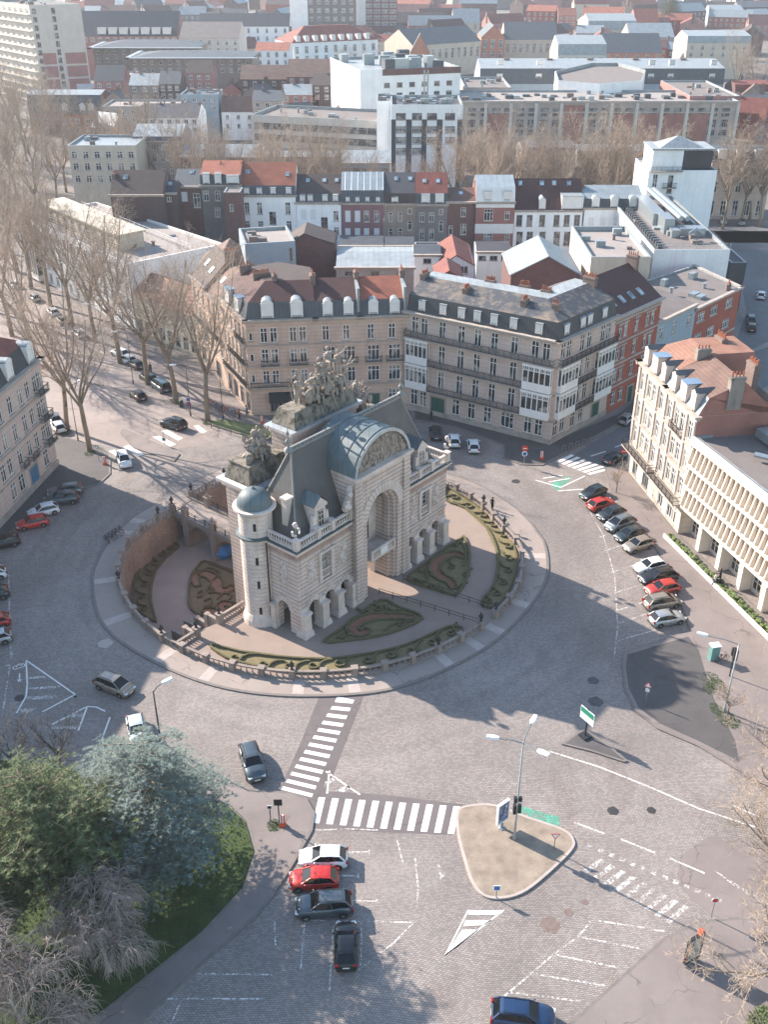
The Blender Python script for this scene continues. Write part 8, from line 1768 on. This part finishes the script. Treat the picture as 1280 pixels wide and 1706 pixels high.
# people
M_skin=plain('skin','#b08468',.7,0,.08); M_hair=plain('dark_hair','#2a221d',.8,0,.15)
CL={n:plain('cloth_'+n,h,.9,0,.15,4.) for n,h in(('black','#1c1d21'),('navy','#28344a'),('grey','#6a6a6d'),('red','#9c2b26'),('beige','#a39680'),('white','#c9c7c4'))}
def person(u,v,ang,label,top,legs,z=.13,sit=0.,arms=0.,s=1.,loc=None):
    x,y=loc or g(u,v); t=thing('person',label,'person',(x,y,z),ang); t.scale=(s,s,s); V=[];E=[];Rr=[]
    def J(p,r): V.append(p);Rr.append(r);return len(V)-1
    hp=.95-sit*.42; pel=J((0,0,hp),.15); ch=J((.02+sit*.05,0,hp+.42),.17); nk=J((.03+sit*.08,0,hp+.56),.07); hd=J((.05+sit*.1,0,hp+.7),.1); tp=J((.05+sit*.1,0,hp+.8),.085); E+=[(pel,ch),(ch,nk),(nk,hd),(hd,tp)]
    for sd in(-1,1):
        stp_=sd*.16*(1-sit); h=J((0,sd*.1,hp-.06),.1); k=J((.06+stp_*.6+sit*.38,sd*.12,hp-.46+sit*.36),.075); f=J((stp_+sit*.32-.04,sd*.12,.08),.05); to=J((stp_+sit*.32+.14,sd*.13,.04),.04); E+=[(pel,h),(h,k),(k,f),(f,to)]
        a=J((.0,sd*.22,hp+.44),.07); e=J((-.03-stp_*.3+arms*.25,sd*.28,hp+.18+arms*.05),.05); w=J((.08-stp_*.6+arms*.45,sd*.25,hp-.04+arms*.22),.04); hn=J((.12-stp_*.6+arms*.52,sd*.24,hp-.11+arms*.22),.035); E+=[(ch,a),(a,e),(e,w),(w,hn)]
    me=bpy.data.meshes.new('body'); me.from_pydata(V,E,[]); o=link('body',me,t); me.materials.append(top)
    sk=o.modifiers.new('skin','SKIN'); o.modifiers.new('smooth','SUBSURF').render_levels=1
    for i,r in enumerate(Rr): me.skin_vertices[0].data[i].radius=(r,r)
    me.skin_vertices[0].data[0].use_root=True
    m=MB(); m.ico((.08+sit*.1,0,hp+.74),.115,0,0,(.95,.85,1.15)); m.ico((.19+sit*.1,0,hp+.73),.025); m.build('face',M_skin,t); m=MB(); m.ico((.04+sit*.1,0,hp+.79),.125,0,.03,(1,.95,.95)); m.build('hair',M_hair,t)
    m=MB()
    for sd in(-1,1): stp_=sd*.16*(1-sit); m.tube([(0,sd*.1,hp),(.06+stp_*.6+sit*.38,sd*.12,hp-.46+sit*.36),(stp_+sit*.32-.04,sd*.12,.1)],[.125,.1,.075],7)
    m.build('trousers',legs,t)
    return t
person(251,622,R(-60),'person in black walking on the boulevard pavement beside the low shop house',CL['black'],CL['navy'])
person(719,701,R(200),'person in dark clothes by the green door of the mansard block',CL['black'],CL['black']); person(830,713,R(180),'person in black standing against the mansard block wall',CL['black'],CL['navy'])
person(820,850,R(60),'person in dark clothes standing by the right balustrade',CL['black'],CL['black'],.15)
person(412,694,R(200),'person in brown walking past the corner shop entrance',CL['grey'],CL['black']); person(399,700,R(20),'person in red coat near the corner shop entrance',CL['red'],CL['black'])
# motorcycle with riders
x,y=g(1198,978); t=thing('motorcycle','dark scooter motorcycle parked along the garden wall of the office building','motorcycle',(x,y,.13),R(-38))
for xx in(-.6,.62):
    m=MB(); m.tube([(xx+.26*math.cos(2*PI*k/12),0,.3+.26*math.sin(2*PI*k/12)) for k in range(13)],.07,6,0,False); m.lathe([(.16,.22),(.16,.38)],6,(xx,0)); m.build('wheel',M_tyre,t)
m=MB(); m.taper((-.05,0),(1.1,.3),(.8,.24),.35,.7); m.tube([(.62,0,.35),(.42,0,.95)],[.05,.04],5); m.tube([(.38,-.32,1.02),(.44,0,1.),(.38,.32,1.02)],.025,5); m.build('frame',M_trim,t); m=MB(); m.taper((-.35,0),(.85,.3),(.75,.22),.72,.86); m.build('saddle',CL['black'],t)
person(1190,977,R(-40),'person in white and dark clothes standing beside the scooter',CL['white'],CL['navy']); person(1199,970,R(150),'person in dark jacket bent over the scooter',CL['black'],CL['black'],.13,0,.8)
# ================================================================ light, air, camera
SUN_EL=R(29.5); SUN_AZ=R(180-34.5)   # direction towards the sun, measured from +x
w=bpy.data.worlds.new("World"); sc.world=w; w.use_nodes=True
nt=w.node_tree; sky=nt.nodes.new('ShaderNodeTexSky'); sky.sky_type='NISHITA'; sky.sun_disc=False; sky.sun_elevation=SUN_EL
sky.sun_rotation=math.atan2(math.cos(SUN_AZ),math.sin(SUN_AZ)); sky.altitude=60; sky.air_density=1.5; sky.dust_density=.6; sky.ozone_density=2.5
nt.links.new(sky.outputs[0],nt.nodes['Background'].inputs[0]); nt.nodes['Background'].inputs[1].default_value=SKY
sd=bpy.data.lights.new('sun','SUN'); sd.energy=SUN; sd.angle=R(.55); sd.color=(1.,.885,.765)
so=bpy.data.objects.new('sun',sd); COL.objects.link(so)
d=Vector((math.cos(SUN_AZ)*math.cos(SUN_EL),math.sin(SUN_AZ)*math.cos(SUN_EL),math.sin(SUN_EL)))
so.rotation_euler=d.to_track_quat('Z','Y').to_euler(); so.location=(-200,200,300)
cd=bpy.data.cameras.new('camera'); cd.sensor_fit='VERTICAL'; cd.sensor_height=24; cd.sensor_width=18; cd.lens=FOC/1706*24; cd.clip_end=8000; cd.clip_start=.5
co=bpy.data.objects.new('camera',cd); COL.objects.link(co); co.location=(0,0,EYE); co.rotation_euler=(PI/2-TILT,0,0); sc.camera=co
if HAZE>0:
    m=MB(); m.bb(-1600,-60,-6.5,1600,1700,95)
    t=NT('haze_air'); nt=t.t; nt.nodes.remove(t.b); v=nt.nodes.new('ShaderNodeVolumePrincipled'); v.inputs['Density'].default_value=HAZE; v.inputs['Color'].default_value=HAZE_COL; v.inputs['Anisotropy'].default_value=.2
    nt.links.new(v.outputs[0],t.out.inputs['Volume']); hz=m.build('haze',t.m); hz['kind']='stuff'; hz['label']='thin pale haze lying over the whole town'
sc.view_settings.view_transform='Standard'; sc.view_settings.look='None'; sc.view_settings.gamma=1.; sc.view_settings.use_curve_mapping=False; sc.view_settings.exposure=EXPO
sc.cycles.max_bounces=6; sc.cycles.diffuse_bounces=3; sc.cycles.glossy_bounces=2; sc.cycles.transmission_bounces=2; sc.cycles.transparent_max_bounces=6; sc.cycles.volume_bounces=0
sc.cycles.use_denoising=True; sc.cycles.use_adaptive_sampling=True
